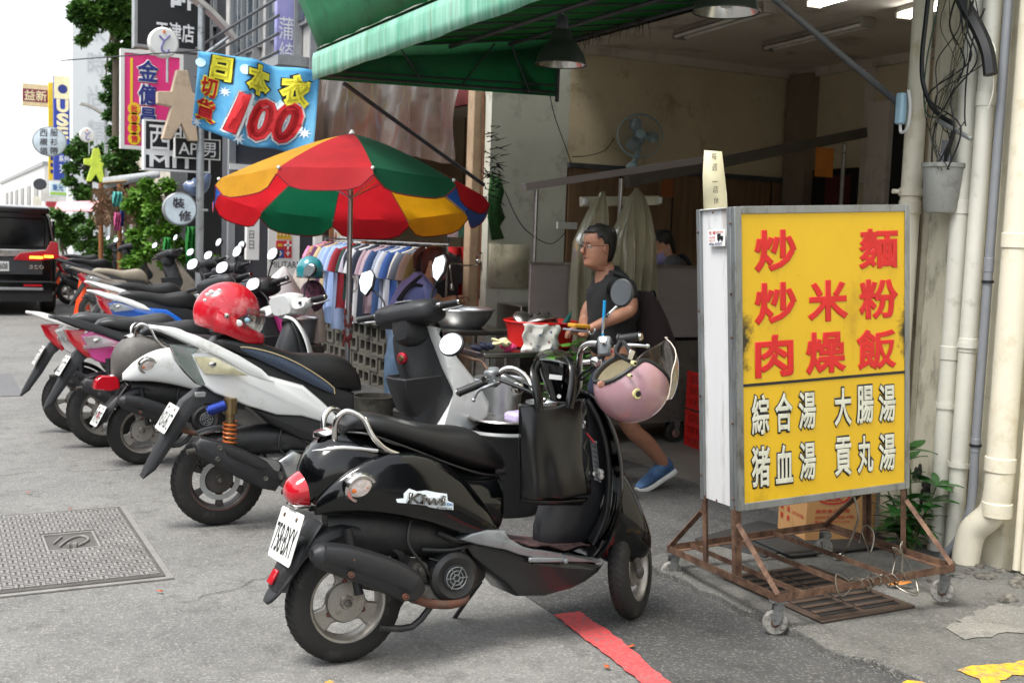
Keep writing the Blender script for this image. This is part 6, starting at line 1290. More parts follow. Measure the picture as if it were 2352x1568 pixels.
# dark recess and buildings beyond
def building(name, label, x0, x1, y0, y1, h, m, wins=(), loc=None):
    t = thing(name, label, 'building', (x0, y0, 0)); B().bx(0, x1-x0, 0, y1-y0, 0, h).to('wall', m, t)
    B().bx(-.1, x1-x0, -.05, y1-y0+.05, h, h+.25).to('parapet', M_gsign, t)
    for (y, z, w, hh) in wins:      # windows on the street face
        f = B().bx(-.06, .0, y, y+w, z, z+hh).to('window', M_gsign, t); B().bx(-.075, -.05, y+.05, y+w-.05, z+.05, z+hh-.05).to('pane', mat('window glass', '#39424a', .08, var=.1), f)
        for k in (1, 2): B().bx(-.085, -.07, y+w*k/3-.02, y+w*k/3+.02, z+.05, z+hh-.05).to('mullion', M_gsign, f)
    return t
gb = building('shop_house', 'grey upper storeys over the charcoal pier with aluminium windows', 4.4, 10, 13.7, 18.8, 13, M_('grey tiled facade', '#a7a5a2', .7, var=.07, vs=3, dirt=('#7b7976', .3, 2)), [(.5, 4.2, 1.8, 1.5), (2.8, 4.2, 1.8, 1.5), (.5, 7.2, 1.8, 1.5), (2.8, 7.2, 1.8, 1.5)])
B().bx(-.5, .0, .2, 5, 3.6, 3.72).to('balcony_slab', M_gsign, gb); 
for k in range(4): B().cyl((-.5, .2, 3.75+.22*k), (-.5, 5, 3.75+.22*k), .02, n=8).to('balcony_rail', M_iron, gb)
for i in range(7):
    q = B().bx(-.12, -.02, .1+.7*i, .14+.7*i, 3.1, 9); q.to('facade_fin', M_gsign, gb)
# face towards the viewer with window bands
for z in (4.5, 6.6):
    f = B().bx(.4, 2.2, -.06, 0, z, z+1.2).to('window', M_iron, gb); B().bx(.46, 2.14, -.08, -.05, z+.06, z+1.14).to('pane', mat('window glass', '#39424a', .08, var=.1), f)
B().bx(.0, 3.0, -.5, -.02, 4.1, 4.2).to('ledge', M_gsign, gb)
building('shop_house', 'dark fronted shop house behind the steel lamp post', 4.5, 10, 18.9, 24.0, 9, M_('dark shopfront', '#26272b', .6, var=.1, vs=2), [(1, 5, 2.6, 1.4)])
building('shop_house', 'pale shop house half covered by trees', 4.7, 10, 24.1, 31, 8, M_('pale stucco', '#b9b3a6', .8, var=.06, vs=1.5, dirt=('#8c867a', .3, 2)), [(1, 4, 2, 1.4), (4, 4, 2, 1.4), (1, 6, 2, 1.2), (4, 6, 2, 1.2)])
building('shop_house', 'cream block farther along with small windows', 6.2, 10, 46, 60, 3.0, M_('cream block', '#c4bcb0', .8, var=.06), [(2+3*i, 1.0, 1.6, 1.3) for i in range(5)])
building('shop_house', 'hazy far block at the end of the street', 6.5, 14, 75, 120, 5, M_('far block', '#c9c6c2', .8, var=.06), [(4+6*i, 2, 3, 2) for i in range(6)])
# opposite side of the street and behind the viewer: same low blocks
for i, (y0_, y1_, h, c) in enumerate(((-16, -5, 6.5, '#77797c'), (-4.6, 6, 5.6, '#7f8184'), (6.4, 17, 6.5, '#888a8e'), (17.4, 30, 6, '#808286'), (30.4, 48, 6.5, '#909296'))):
    t = building('shop_house', ('dark grey', 'grey', 'cool grey', 'dull grey', 'pale grey')[i]+' shop house across the street, '+('far behind the camera', 'beside the camera', 'facing the parked scooters', 'facing the van', 'farthest along')[i], -17, -9.5, y0_, y1_, h, M_('opposite wall '+c, c, .8, var=.08, vs=.7, dirt=('#66625c', .3, 1)))
    w = y1_-y0_
    for z in (3.6,):
        for k in range(3):
            f = B().bx(7.5, 7.56, .6+k*w/3, .6+k*w/3+w/4.4, z, z+1.5).to('window', M_gsign, t); B().bx(7.555, 7.575, .68+k*w/3, .52+k*w/3+w/4.4, z+.08, z+1.42).to('pane', mat('window glass', '#39424a', .08, var=.1), f)
    B().bx(7.5, 9.3, .1, w-.1, 2.9, 3.1).to('arcade_canopy', M_gsign, t); B().bx(7.5, 7.54, .3, w-.3, 0, 2.8).to('shutter_or_shade_sheet', M_dgry, t)
# back of the lane behind the viewer
building('shop_house', 'shop house closing the view behind the camera', 3.5, 14, -14, -4, 6, M_('rear block', '#66696e', .8, var=.08))
# ---------------------------------------------------------------- signs over the street
s, T, Q, D = signbox('large black sign high on the left with white characters', 312, -75, 487, 104, 20, M_bsign, .3, M_gsign, fw=.05); T('帥', 392, -58, 452, 20, M_lett, .03); T('天津店', 357, 58, 446, 92, M_lett, .02)
s, T, Q, D = signbox('hot pink vertical sign with navy characters and yellow discs', 281, 130, 417, 337, 19.4, M_('hot pink vinyl', '#e0327c', .5, var=.03), .15, M_wsign, fw=.06)
M_navy = M_('navy lettering', '#232f7a', .5); M_yel = M_('yellow lettering', '#edc81f', .5, var=0); M_rdl = M_('red lettering', '#d02a30', .5, var=0)
for ch, a_ in (('金', (315, 141, 364, 186)), ('億', (317, 196, 361, 240)), ('昌', (322, 249, 358, 284))): T(ch, *a_, M_navy, .03, M_wsign)
Q(299, 134, 305, 245, M_yel)
for i, ch in enumerate('批發零售'): D(308, 250+23*i, 14.5, M_yel); T(ch, 300, 242+23*i, 316, 258+23*i, M_rdl, .03)
s, T, Q, D = signbox('black sign with big white characters and Latin capitals in a white frame', 332, 287, 482, 388, 18.2, M_bsign, .2, M_lett, fw=.028); T('西服', 342, 292, 448, 347, M_lett, .006); T('MIT', 343, 361, 449, 383, M_lett, .02); Q(334, 352, 482, 355, M_lett)
s, T, Q, D = signbox('small black sign with white serif capitals overlapping the framed one', 402, 323, 505, 361, 17.9, M_bsign, .1, M_wsign, fw=.014); T('AP 男', 410, 329, 496, 357, M_lett, .01)
s, T, Q, D = signbox('violet hanging sign with pale brush characters behind the awning', 634, -60, 738, 172, 14.6, M_('violet sign', '#7d84c0', .5, var=.1, vs=1, col2='#a9a0cc'), .12)
for ch, x, y in (('琇', 700, 5), ('繪', 676, 60), ('蒲', 640, 42), ('綺', 640, 100), ('方', 704, 85)): T(ch, x, y, x+34, y+48, M_lett, 0)
s, T, Q, D = signbox('beige and maroon sign far left with two cream characters', 52, 196, 113, 242, 46, M_('beige sign', '#d8c39c', .6), .2); Q(52, 208, 113, 232, M_('maroon', '#7a3044', .6)); T('益新', 56, 210, 107, 230, M_('cream lettering', '#e6d9b0', .6), .01)
s, T, Q, D = signbox('tall narrow yellow sign behind the blue vertical one', 112, 190, 126, 413, 45, M_('yellow sign', '#e6c02a', .6), .2); 
for i in range(7): Q(116, 300+15*i, 122, 308+15*i, M_navy)
s, T, Q, D = signbox('tall blue vertical sign with cream head panel and pale capitals', 124, 177, 164, 413, 44, M_('blue sign', '#2c3f9c', .55), .3); Q(124, 177, 164, 226, M_('cream lettering', '#e6d9b0', .6))
D(144, 205, 11, M_navy, 'round_emblem', .012)
T('U', 130, 230, 158, 258, M_('cream lettering', '#e6d9b0', .6), .05); T('S', 130, 262, 158, 290, M_('cream lettering', '#e6d9b0', .6), .05); T('E', 131, 293, 157, 318, M_('cream lettering', '#e6d9b0', .6), .05); T('系列', 135, 358, 158, 372, M_lett, .02); T('列', 136, 378, 156, 398, M_lett, .01)
def round_sign(label, cx, cy, r, Y, m, ry=None):
    c = atY(cx, cy, Y); R0 = (atY(cx+r, cy, Y)-c).length; s = thing('round_sign', label, 'sign', c); k = (ry or r)/r
    B().lathe([(0, 0), (R0*.93, 0), (R0, .015), (R0, .14), (R0*.93, .155), (0, .155)], n=44).xf(Matrix.Diagonal((1, 1, k, 1))).to('light_box', m, s); B().lathe([(R0, .0), (R0*1.04, .01), (R0*1.04, .15), (R0, .16)], n=44).xf(Matrix.Diagonal((1, 1, k, 1))).to('rim', M_gsign, s)
    def T(body, x0, y0, x1, y1, mm, off=.01):
        a = atY(x0, y1, Y)-c; b = atY(x1, y0, Y)-c; txt(body, (a.x, -.003, a.z), (1, 0, 0), (0, 0, 1), b.x-a.x, b.z-a.z, mm, s, off=off, lift=.006)
    return s, T, c
s, T, c = round_sign('round white sign on the lamp post with two dark characters', 415, 480, 37, 17.2, M_('pale blue light box', '#c9d6df', .4)); T('裝', 396, 455, 424, 478, M_navy and M_('dark ink', '#2a2530', .6), .02); T('修', 410, 484, 440, 508, M_('dark ink', '#2a2530', .6), .02)
B().cyl((.3, .08, 0), (.42, .1, 0), .02, n=10).to('bracket', M_alu, s)
s, T, c = round_sign('pale blue oval sign far left with six characters in pairs', 114, 325, 38, 38, M_('pale blue light box', '#c9d6df', .4), 35)
for i, ch in enumerate('西服襯衫領帶'): T(ch, 91+24*(i % 2), 297+21*(i//2), 109+24*(i % 2), 313+21*(i//2), M_('dark ink', '#2a2530', .6))
s, T, c = round_sign('dark ellipse sign far down the street', 92, 423, 15, 52, M_dgry, 14)
for (x0, y0, x1, y1, Y, c, ch, lab) in ((115, 420, 158, 450, 50, '#cfe0e4', '東光', 'white sign with blue characters and green underline far off'), (94, 438, 135, 462, 54, '#c9c7bf', '', 'plain pale sign far off'), (106, 460, 131, 476, 56, '#a8323e', '', 'small red sign far off'), (82, 478, 100, 492, 58, '#c07078', '', 'faded pink sign far off'), (75, 452, 96, 476, 60, '#d9d3c4', '', 'cream sign far off')):
    s, T, Q, D = signbox(lab, x0, y0, x1, y1, Y, M_('far sign '+c, c, .6), .2)
    if ch: T(ch, x0+5, y0+4, x1-12, y1-12, M_('far ink', '#2c5f9c' if ch == '東光' else '#e8d8d8', .6), .02)
    if ch == '東光': Q(x0, y1-7, x1, y1-3, M_('lime', '#9cc24a', .6))
# white tall billboard block
wb = building('white_tower', 'tall plain white billboard tower with faint characters', 4.67, 6.1, 43, 45, 10.6, M_('white cladding', '#cfd3d4', .7, var=.02))
for i, ch in enumerate('采時尚精品'): txt(ch, (.5, -.012, 8.0-i*1.2), (1, 0, 0), (0, 0, 1), .6, .85, M_('faint character', '#b9bdc0', .7), wb, lift=.01, name='faint_character')
# blue banner
bn_c = [atY(460, 116, 12.9), atY(733, 167, 12.7), atY(712, 352, 12.7), atY(441, 286, 12.9)]
bn = thing('banner', 'light blue cloth banner with yellow characters and a big red 100', 'banner', bn_c[3])
def bp(u, v, l=0):      # u right, v up
    p = bn_c[3].lerp(bn_c[2], u).lerp(bn_c[0].lerp(bn_c[1], u), v)-bn_c[3]; p.z += -.10*sin(pi*u)*(1-v)*.8+.02*sin(u*11)*(1-v)
    p.y += .09*sin(u*10+v*1.5)+.05*sin(u*17-v*3)-l; return p
N1, N2 = 50, 20
B().add([bp(i/N1, j/N2) for j in range(N2+1) for i in range(N1+1)], [(j*(N1+1)+i, j*(N1+1)+i+1, (j+1)*(N1+1)+i+1, (j+1)*(N1+1)+i) for j in range(N2) for i in range(N1)]).to('cloth', M_('sky blue banner', '#4fa9dc', .7, var=.1, vs=2, transl=.3, col2='#7cc4e6'), bn, solid=.002)
def onb(body, u0, v0, w, h, mm, off, lift, shear=0, nm='lettering', grow=0):
    o = txt(body, (0, 0, 0), (1, 0, 0), (0, 0, 1), w, h, mm, bn, off=off, shear=shear, name=nm, lift=0, grow=grow)
    bm = bmesh.new(); bm.from_mesh(o.data); bmesh.ops.subdivide_edges(bm, edges=[e for e in bm.edges if e.calc_length() > .12], cuts=2); 
    for v in bm.verts: p = bp(u0+v.co.x, v0+v.co.z, lift); v.co = p
    bm.to_mesh(o.data); bm.free(); return o
M_by = M_('banner yellow', '#e8df3a', .7, var=0); M_bk = M_('banner black', '#1a1d24', .7); M_br = M_('banner red', '#d4252c', .7, var=.03); M_bw = M_('banner white', '#e6eef2', .7, var=0)
for ch, u, v, w, h in (('日', .10, .67, .17, .30), ('本', .37, .60, .25, .36), ('衣', .69, .53, .25, .39)): onb(ch, u, v, w, h, M_bk, .14, .015, nm='outline', grow=.012); onb(ch, u, v, w, h, M_by, .085, .022)
for ch, u, v, w, h in (('切', .04, .42, .14, .26), ('貨', .02, .10, .17, .30)): onb(ch, u, v, w, h, M_by, .1, .015, nm='outline', grow=.01); onb(ch, u, v, w, h, M_br, .03, .022)
onb('100', .235, .06, .68, .54, M_bw, .12, .015, .25, 'outline', .012); onb('100', .24, .07, .67, .52, M_br, .065, .022, .25)
for (u, v, r_) in ((.235, .55, .045), (.04, .06, .06), (.37, .06, .06), (.93, .25, .05)):
    P = [];
    for k in range(16): rr_ = r_*(1 if k % 2 == 0 else .35); P.append(bp(u+rr_*cos(k*pi/8), v+rr_*1.5*sin(k*pi/8), .012))
    B().add(P, [tuple(range(16))]).to('printed_star', M_bw, bn, smooth=False)
for (u, v, r_) in ((.48, .48, .04), (.36, .86, .04), (.07, .52, .035), (.73, .55, .04), (.02, .85, .04)):
    P = [bp(u+r_*cos(k*pi/10), v+r_*1.5*sin(k*pi/10), .009) for k in range(20)]; B().add(P, [tuple(range(20))]).to('printed_dot', M_('pale dot', '#b9dff0', .7), bn, smooth=False)
B().tube([bn_c[0]-bn_c[3], (bn_c[0]-bn_c[3])+Vector((-1.1, 3.5, .2))], .008, 6).tube([bn_c[1]-bn_c[3], (bn_c[1]-bn_c[3])+Vector((.5, -.5, .1))], .008, 6).to('rope', M_cab, bn)
# ---------------------------------------------------------------- street lamps with disc and star
def lamp(label, px, Y, k, starm, ytop):
    base = atY(px, 480, Y); t = thing('street_lamp', label, 'street lamp', (base.x, Y, 0)); r = .062
    H = ytop
    B().tube([(0, 0, 0), (0, 0, .5), (0, 0, .52), (0, 0, H)], [r*1.5, r*1.45, r, r*.85], 16).to('post', mat('galvanised post', '#a3a7aa', .4, .6, var=.1, vs=6, dirt=('#6f6c66', .3, 8)), t)
    B().tube([(0, 0, .0), (0, 0, .04)], r*2.2, 16).to('foot', M_iron, t)
    P = [(-.78, 0, H+.30), (-.45, 0, H+.23), (0, 0, H-.03), (.3, 0, H-.28), (.5, 0, H-.5)]
    Q = cr(P, 5); V = []
    for q in Q: V += [(q[0], -.14, q[2]), (q[0], .14, q[2]), (q[0]+.02, .14, q[2]+.07), (q[0]+.02, -.14, q[2]+.07)]
    b = B(); b.rings([[Vector(V[4*i+j]) for j in range(4)] for i in range(len(Q))]); b.to('curved_arm', mat('painted arm', '#b5b2ad', .45, .3), t, smooth=False)
    B().cyl((.02, 0, H-.75), (.42, 0, H-.42), .022, n=8).to('arm_brace', M_alu, t)
    B().lathe([(0, -.06), (.2, -.055), (.225, -.02), (.225, .06), (.2, .09), (0, .1)], (-.56, 0, H-.62), 'Y', 36).to('disc', M_wsign, t)
    B().tube([(-.63, -.065, H-.53), (-.56, -.066, H-.59), (-.48, -.065, H-.51)], .014, 6, 4).tube([(-.56, -.066, H-.59), (-.6, -.066, H-.72), (-.53, -.066, H-.77), (-.49, -.066, H-.72)], .014, 6, 4).to('disc_emblem', M_('lilac emblem', '#6d6aa5', .5), t)
    B().lathe([(0, -.07), (.022, -.07), (.022, -.06)], (-.56, -.0, H-.47), 'Y', 12).to('emblem_dot', M_org, t)
    B().cyl((-.5, 0, H-.83), (-.5, 0, H-1.2), .02, n=8).to('hanger_rod', M_alu, t)
    S = [(-.1, .42), (.12, .42), (.22, .02), (.52, 0), (.52, -.22), (.25, -.26), (.34, -.85), (.16, -.85), (.0, -.55), (-.2, -.85), (-.38, -.85), (-.2, -.26), (-.48, -.22), (-.48, .0), (-.2, .02)]
    B().prism([(-.3+x*.74, H-1.35+z*.82) for x, z in S], -.08, .08).to('star_panel', starm, t, smooth=False, bev=.01)
    B().cyl((-.1, 0, H-1.55), (0, 0, H-1.6), .02, n=8).to('star_bracket', M_iron, t)
    return t
M_star1 = M_('weathered beige star', '#b9a48c', .6, var=.06, dirt=('#8c7a66', .3, 4)); M_star2 = M_('lime star', '#c3d84a', .5)
lamp('street lamp nearest the camera, galvanised post with beige star panel', 459, 17.6, 1, M_star1, 4.9)
lamp('second street lamp down the street with lime green star panel', 243, 37.5, 1, M_star2, 4.9)
lamp('farthest street lamp with a pale yellow star panel', 183, 62, 1, M_('pale yellow star', '#d8d27c', .5), 4.6)
# ---------------------------------------------------------------- trees and shrubs
def leafmat(name, c, c2): return mat(name, c, .55, col2=c2, vs=2.5, transl=.35)
M_lf = leafmat('street tree leaves', '#2c4f1c', '#567f31'); M_lf2 = leafmat('bright shrub leaves', '#3f6f20', '#79a83a'); M_lf3 = leafmat('dark vine leaves', '#294c1c', '#4b7530'); M_bark = mat('bark', '#5a5044', .9, bump=.6, bs=20)
def crown(par, blobs, n, s, m, seed=1, name='crown', droop=0):
    rr = random.Random(seed); b = B(); tot = sum(r**2 for _, r in blobs)
    for c, r in blobs:
        c = Vector(c)
        for i in range(int(n*r*r/tot)):
            while 1:
                d = Vector((rr.uniform(-1, 1), rr.uniform(-1, 1), rr.uniform(-1, 1)))
                if .25 < d.length < 1: break
            p = c+Vector((d.x*r, d.y*r, d.z*r*.8)); k = s*rr.uniform(.6, 1.4)
            u = Vector((rr.gauss(0, 1), rr.gauss(0, 1), rr.gauss(-.3, .6))).normalized(); v = u.cross(Vector((rr.gauss(0, .5), rr.gauss(0, .5), 1))).normalized()
            b.add([p, p+u*k*.5+v*k*.28, p+u*k, p+u*k*.5-v*k*.28], [(0, 1, 2, 3)])
    return b.to(name, m, par, smooth=False, fix=False)
def tree(label, base, blobs, n, s, m, seed, h, r=.09, name='tree', cat='tree'):
    t = thing(name, label, cat, base); B().tube([(0, 0, 0), (.05, 0, h*.5), (0, .05, h)], [r, r*.8, r*.5], 10, 4).to('trunk', M_bark, t)
    for i, (c, rr_) in enumerate(blobs[:5]): B().tube([(0, 0, h*.75), tuple(Vector(c)*.6+Vector((0, 0, h*.35))), c], [r*.5, r*.35, r*.12], 6, 3).to('limb', M_bark, t)
    crown(t, blobs, n, s, m, seed); return t
def PB(Y, L):      # blobs from where they show: (px, py, radius px)
    o = []; base = None
    for px, py, r in L: p = atY(px, py, Y); o.append((p, (atY(px+r, py, Y)-p).length*.95))
    return o
def ptree(label, Y, px, L, n, s, m, seed, h, **k):
    b = atY(px, 500, Y); b.z = 0; return tree(label, b, [(p-b, r) for p, r in PB(Y, L)], n, s, m, seed, h, **k)
ptree('leafy street tree at the left whose crown hangs over the white tower', 30, 262, [(190, 15, 28), (225, 30, 34), (262, 15, 40), (300, 30, 36), (205, 65, 20), (285, 70, 30), (240, -25, 40), (190, 90, 14), (265, 115, 22), (300, 105, 20), (205, 35, 30), (250, 50, 26), (320, 60, 24), (175, 35, 20)], 15000, .14, M_lf, 3, 9.5, r=.12)
vt = ptree('dark vine climbing a thin trunk right of the white tower', 31, 262, [(262, 150, 17), (258, 190, 22), (255, 225, 20), (262, 260, 18), (240, 222, 12), (258, 300, 15), (246, 268, 10), (268, 330, 14)], 2600, .13, M_lf3, 4, 9, r=.09, name='vine', cat='vine')
ptree('rounded street tree behind the lime star lamp', 40, 205, [(165, 345, 20), (190, 325, 22), (195, 360, 26), (165, 385, 20), (215, 400, 24), (160, 415, 18), (190, 440, 26), (200, 470, 18), (235, 345, 18)], 4200, .16, M_lf, 5, 4.2)
ptree('tree between the lime star lamp and the black framed sign', 28, 285, [(275, 330, 24), (300, 350, 22), (260, 370, 24), (295, 385, 24), (270, 405, 18), (315, 400, 14)], 3000, .13, M_lf3, 6, 4.0)
ptree('bright bushy shrub tree beneath the round white sign', 19.5, 385, [(350, 440, 24), (385, 425, 22), (355, 480, 26), (390, 520, 28), (360, 530, 24), (400, 560, 26), (350, 570, 20), (385, 600, 24), (420, 590, 22), (335, 420, 18), (445, 580, 18)], 5200, .085, M_lf2, 7, 2.2, name='shrub', cat='shrub')
for i, (px, Y, L, lab, m) in enumerate(((150, 33, [(130, 520, 16), (150, 540, 18), (165, 515, 14), (140, 560, 16), (172, 555, 16)], 'low green shrub behind the far parked scooters, leftmost', M_lf2), (205, 30, [(195, 530, 20), (215, 510, 20), (205, 560, 20), (225, 550, 18), (185, 565, 14)], 'dense dark shrub right of the lime star lamp foot', M_lf), (260, 26, [(250, 570, 16), (270, 560, 18), (290, 575, 18), (310, 560, 16), (300, 595, 16)], 'leafy potted shrub before the thatched stall', M_lf3), (490, 16.2, [(492, 600, 13), (495, 640, 12)], 'small potted plant against the charcoal pier', M_lf2))):
    ptree(lab, Y, px, L, 1500, .11 if i < 3 else .06, m, 20+i, 1.0, name='shrub', cat='shrub', r=.03)
# plants close to the camera: rosettes of real leaves
def bush(name, label, base, stems, s, m, seed, cat='plant'):
    t = thing(name, label, cat, base); rr = random.Random(seed); st_ = B(); lf0 = None
    for (x, y, h) in stems:
        P = [(0, 0, 0), (x*.5, y*.5, h*.55), (x, y, h)]; st_.tube(P, [.008, .006, .003], 6, 3)
        for tier in range(3):
            zc = h*(1-.24*tier); c = Vector((x*(1-.24*tier), y*(1-.24*tier), zc)); nl = 7 if tier == 0 else 5
            for k in range(nl):
                a = 2*pi*k/nl+rr.uniform(-.3, .3)+tier; L = s*rr.uniform(.7, 1.15); el = rr.uniform(-.2, .6)
                if lf0 is None:
                    b = B(); R_ = [(0, 0), (.15, .12), (.4, .2), (.7, .17), (.9, .07), (1, 0)]; V = []
                    for u, w in R_: V += [(u, -w, .05*u*(1-u)*4-.1*u*u), (u, 0, .02+.05*u*(1-u)*4-.13*u*u-.03), (u, w, .05*u*(1-u)*4-.1*u*u)]
                    o = b.add(V, [(3*i+j, 3*i+j+1, 3*i+j+4, 3*i+j+3) for i in range(5) for j in range(2)]).to('leaf', m, t); lf0 = o
                else: o = lf0.copy(); COL.objects.link(o)
                o.parent = t; o.location = c; o.scale = (L, L*rr.uniform(.8, 1.2), L); o.rotation_euler = (rr.uniform(-.3, .3), -el, a)
    st_.to('stem', mat('green stem', '#4a5a2c', .7), t); return t
M_gl = mat('glossy dark leaf', '#1f4a1c', .32, col2='#3c7330', vs=14, coat=.3, transl=.12); M_gl2 = mat('glossy light leaf', '#3f7a2c', .35, col2='#68a040', vs=14, coat=.3, transl=.2)
p = atX(2120, 1268, 4.5)
bush('fig_plant', 'dark glossy leaved plant growing at the foot of the wall behind the sign', (4.42, p.y, .035), [(-.05, .02, .52), (.0, .1, .44), (-.12, .1, .34), (.03, -.1, .36), (-.02, -.05, .24), (-.16, -.02, .22), (.0, .02, .14), (-.08, .08, .12)], .13, M_gl, 5)
tag(B().cyl((3.55, 5.95, 0), (3.55, 5.95, .5), .12, .14).to('plant_pot', mat('clay pot', '#5a4438', .8), bev=.006), 'dark clay pot under the leafy plant beside the walking man', 'pot')
bush('potted_plant', 'bright leafy potted plant between the red tub and the walking man', (3.55, 5.95, .48), [(.0, .0, .42), (-.09, .03, .34), (.1, .02, .32), (-.05, -.08, .25), (.06, -.07, .22), (-.14, -.02, .16), (.13, -.03, .12), (-.1, .02, .06)], .12, M_gl2, 8)
rb = B(); rr = random.Random(44)
for i in range(150):
    x, y = 4.32+rr.gauss(.14, .13), rr.uniform(2.4, 3.75); s = rr.uniform(.006, .03); rb.ball((x, y, .03+s*.3), (s*rr.uniform(.7, 1.3), s, s*.6), 6, 4)
tag(rb.to('rubble', mat('dark wet rubble', '#3e3b36', .85, vs=20, col2='#77736a', bump=1, bs=60), smooth=False), kind='stuff')
for px, L, lab, sd in ((140, [(130, 490, 14), (150, 505, 16), (135, 530, 18), (160, 545, 20), (180, 500, 14)], 'mid green roadside tree behind the van roof', 41), (330, [(320, 450, 22), (300, 470, 18), (335, 500, 24), (315, 540, 24), (330, 580, 22), (300, 600, 20)], 'tall shrub left of the bright bushy one', 42), (225, [(215, 585, 18), (240, 600, 16), (190, 600, 16), (265, 610, 14), (230, 560, 14)], 'low hedge plant behind the orange cone', 43)):
    ptree(lab, 27 if sd != 42 else 21.5, px, L, 2600, .11, M_lf if sd != 42 else M_lf2, sd, 1.3, name='shrub', cat='shrub', r=.04)
# stalls under the trees
st_ = thing('thatched_stall', 'stall with brown lattice thatch roof and grey canvas awning under the trees', 'stall', atZ(290, 640, 0))
st_.location = (4.2, 25, 0)
def SB(b): return b.xf(Matrix.Translation((-4.2, -25, 0)))
a = atY(235, 418, 26); b_ = atY(365, 395, 22)
SB(B().add([atY(237, 408, 27), atY(366, 392, 22), atY(366, 408, 22), atY(237, 435, 27)], [(0, 1, 2, 3)])).to('canvas_edge', M_('grey canvas', '#9fa3a5', .7), st_, solid=.02)
SB(B().add([atY(237, 420, 26), atY(340, 412, 23.5), atX(340, 425, 6), atX(237, 440, 6)], [(0, 1, 2, 3)])).to('roof_sheet', M_('ochre roof', '#8a6a3a', .8), st_, solid=.03)
rr = random.Random(31); th_ = B()
for i in range(900):
    px = rr.uniform(215, 345); py = rr.uniform(430, 512)-(px-215)*.05; p = atY(px, py, 24.5+rr.uniform(-.25, .25)); l = rr.uniform(.05, .16)
    th_.add([p, p+Vector((rr.uniform(-.1, .1), 0, -l)), p+Vector((rr.uniform(-.04, .1), .03, -l*.6))], [(0, 1, 2)])
tag(SB(th_).to('thatch', mat('brown thatch', '#7d6249', .9, col2='#a3876a', vs=8), st_), kind='stuff')
for px in (232, 275, 318): p = atY(px, 500, 25); SB(B().cyl((p.x, 25, 0), (p.x, 25, 2.4), .05, n=8)).to('post', M_wood, st_)
SB(B().bx(4.0, 5.0, 25.6, 25.7, 0, 2.2)).to('back_panel', M_('pale panel', '#a89f92', .8), st_)
for i, (x0, y0, x1, y1, Y, c, lab) in enumerate(((258, 440, 280, 475, 24, '#5fb5ae', 'turquoise pennant hanging at the stall'), (262, 488, 277, 530, 24, '#d96a9c', 'pink patterned cloth hanging below the pennant'), (276, 478, 284, 520, 24.1, '#3a55a8', 'blue cloth strip beside the pink cloth'), (375, 545, 391, 605, 19, '#2c8a3a', 'bright green tarp beside the lamp post'), (427, 520, 449, 610, 18.6, '#2c8a3a', 'green plastic screen behind the lamp post'))):
    a = atY(x0, y0, Y); d = atY(x1, y1, Y); V = [(a.x+(d.x-a.x)*i_/8, Y+.05*sin(i_*1.9+j), a.z+(d.z-a.z)*j/5) for j in range(6) for i_ in range(9)]
    tag(B().add(V, [(j*9+i_, j*9+i_+1, (j+1)*9+i_+1, (j+1)*9+i_) for j in range(5) for i_ in range(8)]).to('hanging_cloth', M_('cloth '+c, c, .8, transl=.2), solid=.004), lab, 'cloth')
aw2 = thing('shop_awning', 'small pink and cream awning far down the row of shops', 'awning', atY(205, 480, 32))
B().add([(-.8, 0, .15), (.6, 0, .25), (.9, -1.2, -.05), (-1.0, -1.2, -.1)], [(0, 1, 2, 3)]).to('canopy', M_('pink awning', '#d8a0a4', .7), aw2, solid=.02); B().cyl((-.9, -1.2, -.1), (-.9, -1.2, -2.2), .03, n=8).to('post', M_alu, aw2)
sc_ = thing('dark_shopfront', 'unlit shopfront, a black sheet for its dark interior, with bundled blue plastic behind the lamp post', 'shopfront', (4.3, 18.9, 0))
B().bx(-.5, .2, -.1, 0, 0, 3.3).to('shutter_or_shade_sheet', M_bsign, sc_);  # black sheet painted in for the dark interior, no real shutter here
tag(B().tube([atY(x, y, 17.9) for x, y in ((425, 420), (440, 430), (462, 425), (480, 400))], [.05, .14, .13, .04], 9, 4).to('plastic_bundle', mat('crumpled blue plastic', '#5b6c8c', .3, var=.4, vs=9, coat=.6, bump=1, bs=9)), 'crumpled blue plastic bundled under the framed black sign', 'plastic')
# ---------------------------------------------------------------- van
vn_ = thing('van', 'black people carrier driving away with its right indicator lit', 'van', (1.0, 20.0, 0)); vn_.scale = (1, 1, .93)
M_vb = mat('van black paint', '#050506', .1, var=.1); M_vg = mat('van dark glass', '#0a0c0e', .06, coat=0, var=.1)
hw = .93
B().rings([[Vector((x, y, z)) for x, z in ((-hw*.93*s, .32), (-hw*s, .5), (-hw*s, 1.05), (-hw*.97*s, 1.25), (-hw*.90*s, 1.7), (-hw*.84*s, 1.84), (-hw*.7*s, 1.93), (hw*.7*s, 1.93), (hw*.84*s, 1.84), (hw*.90*s, 1.7), (hw*.97*s, 1.25), (hw*s, 1.05), (hw*s, .5), (hw*.93*s, .32))] for y, s in ((-.02, .93), (.12, 1), (1.5, 1.0), (3.6, 1.0), (3.9, .97))]).to('body', M_vb, vn_, bev=.04, seg=3)
B().rings([[Vector((x, y, z)) for x, z in ((-.8, .32), (-.86, 1.0), (.86, 1.0), (.8, .32))] for y, s in ((3.9, .97), (4.8, .85))]).to('bonnet', M_vb, vn_, bev=.06)
B().bx(-.74, .74, -.05, .0, 1.20, 1.72).to('rear_window', M_vg, vn_, bev=.03); B().bx(-.8, .8, -.16, .1, 1.80, 1.9).to('roof_spoiler', M_vb, vn_, bev=.03)
B().bx(-.80, .80, -.035, .1, 1.88, 1.94).to('roof_reflection', mat('van roof reflection', '#b5b7b9', .3, coat=.5), vn_, bev=.03)  # pale strip paints the bright reflection at the spoiler of the black van
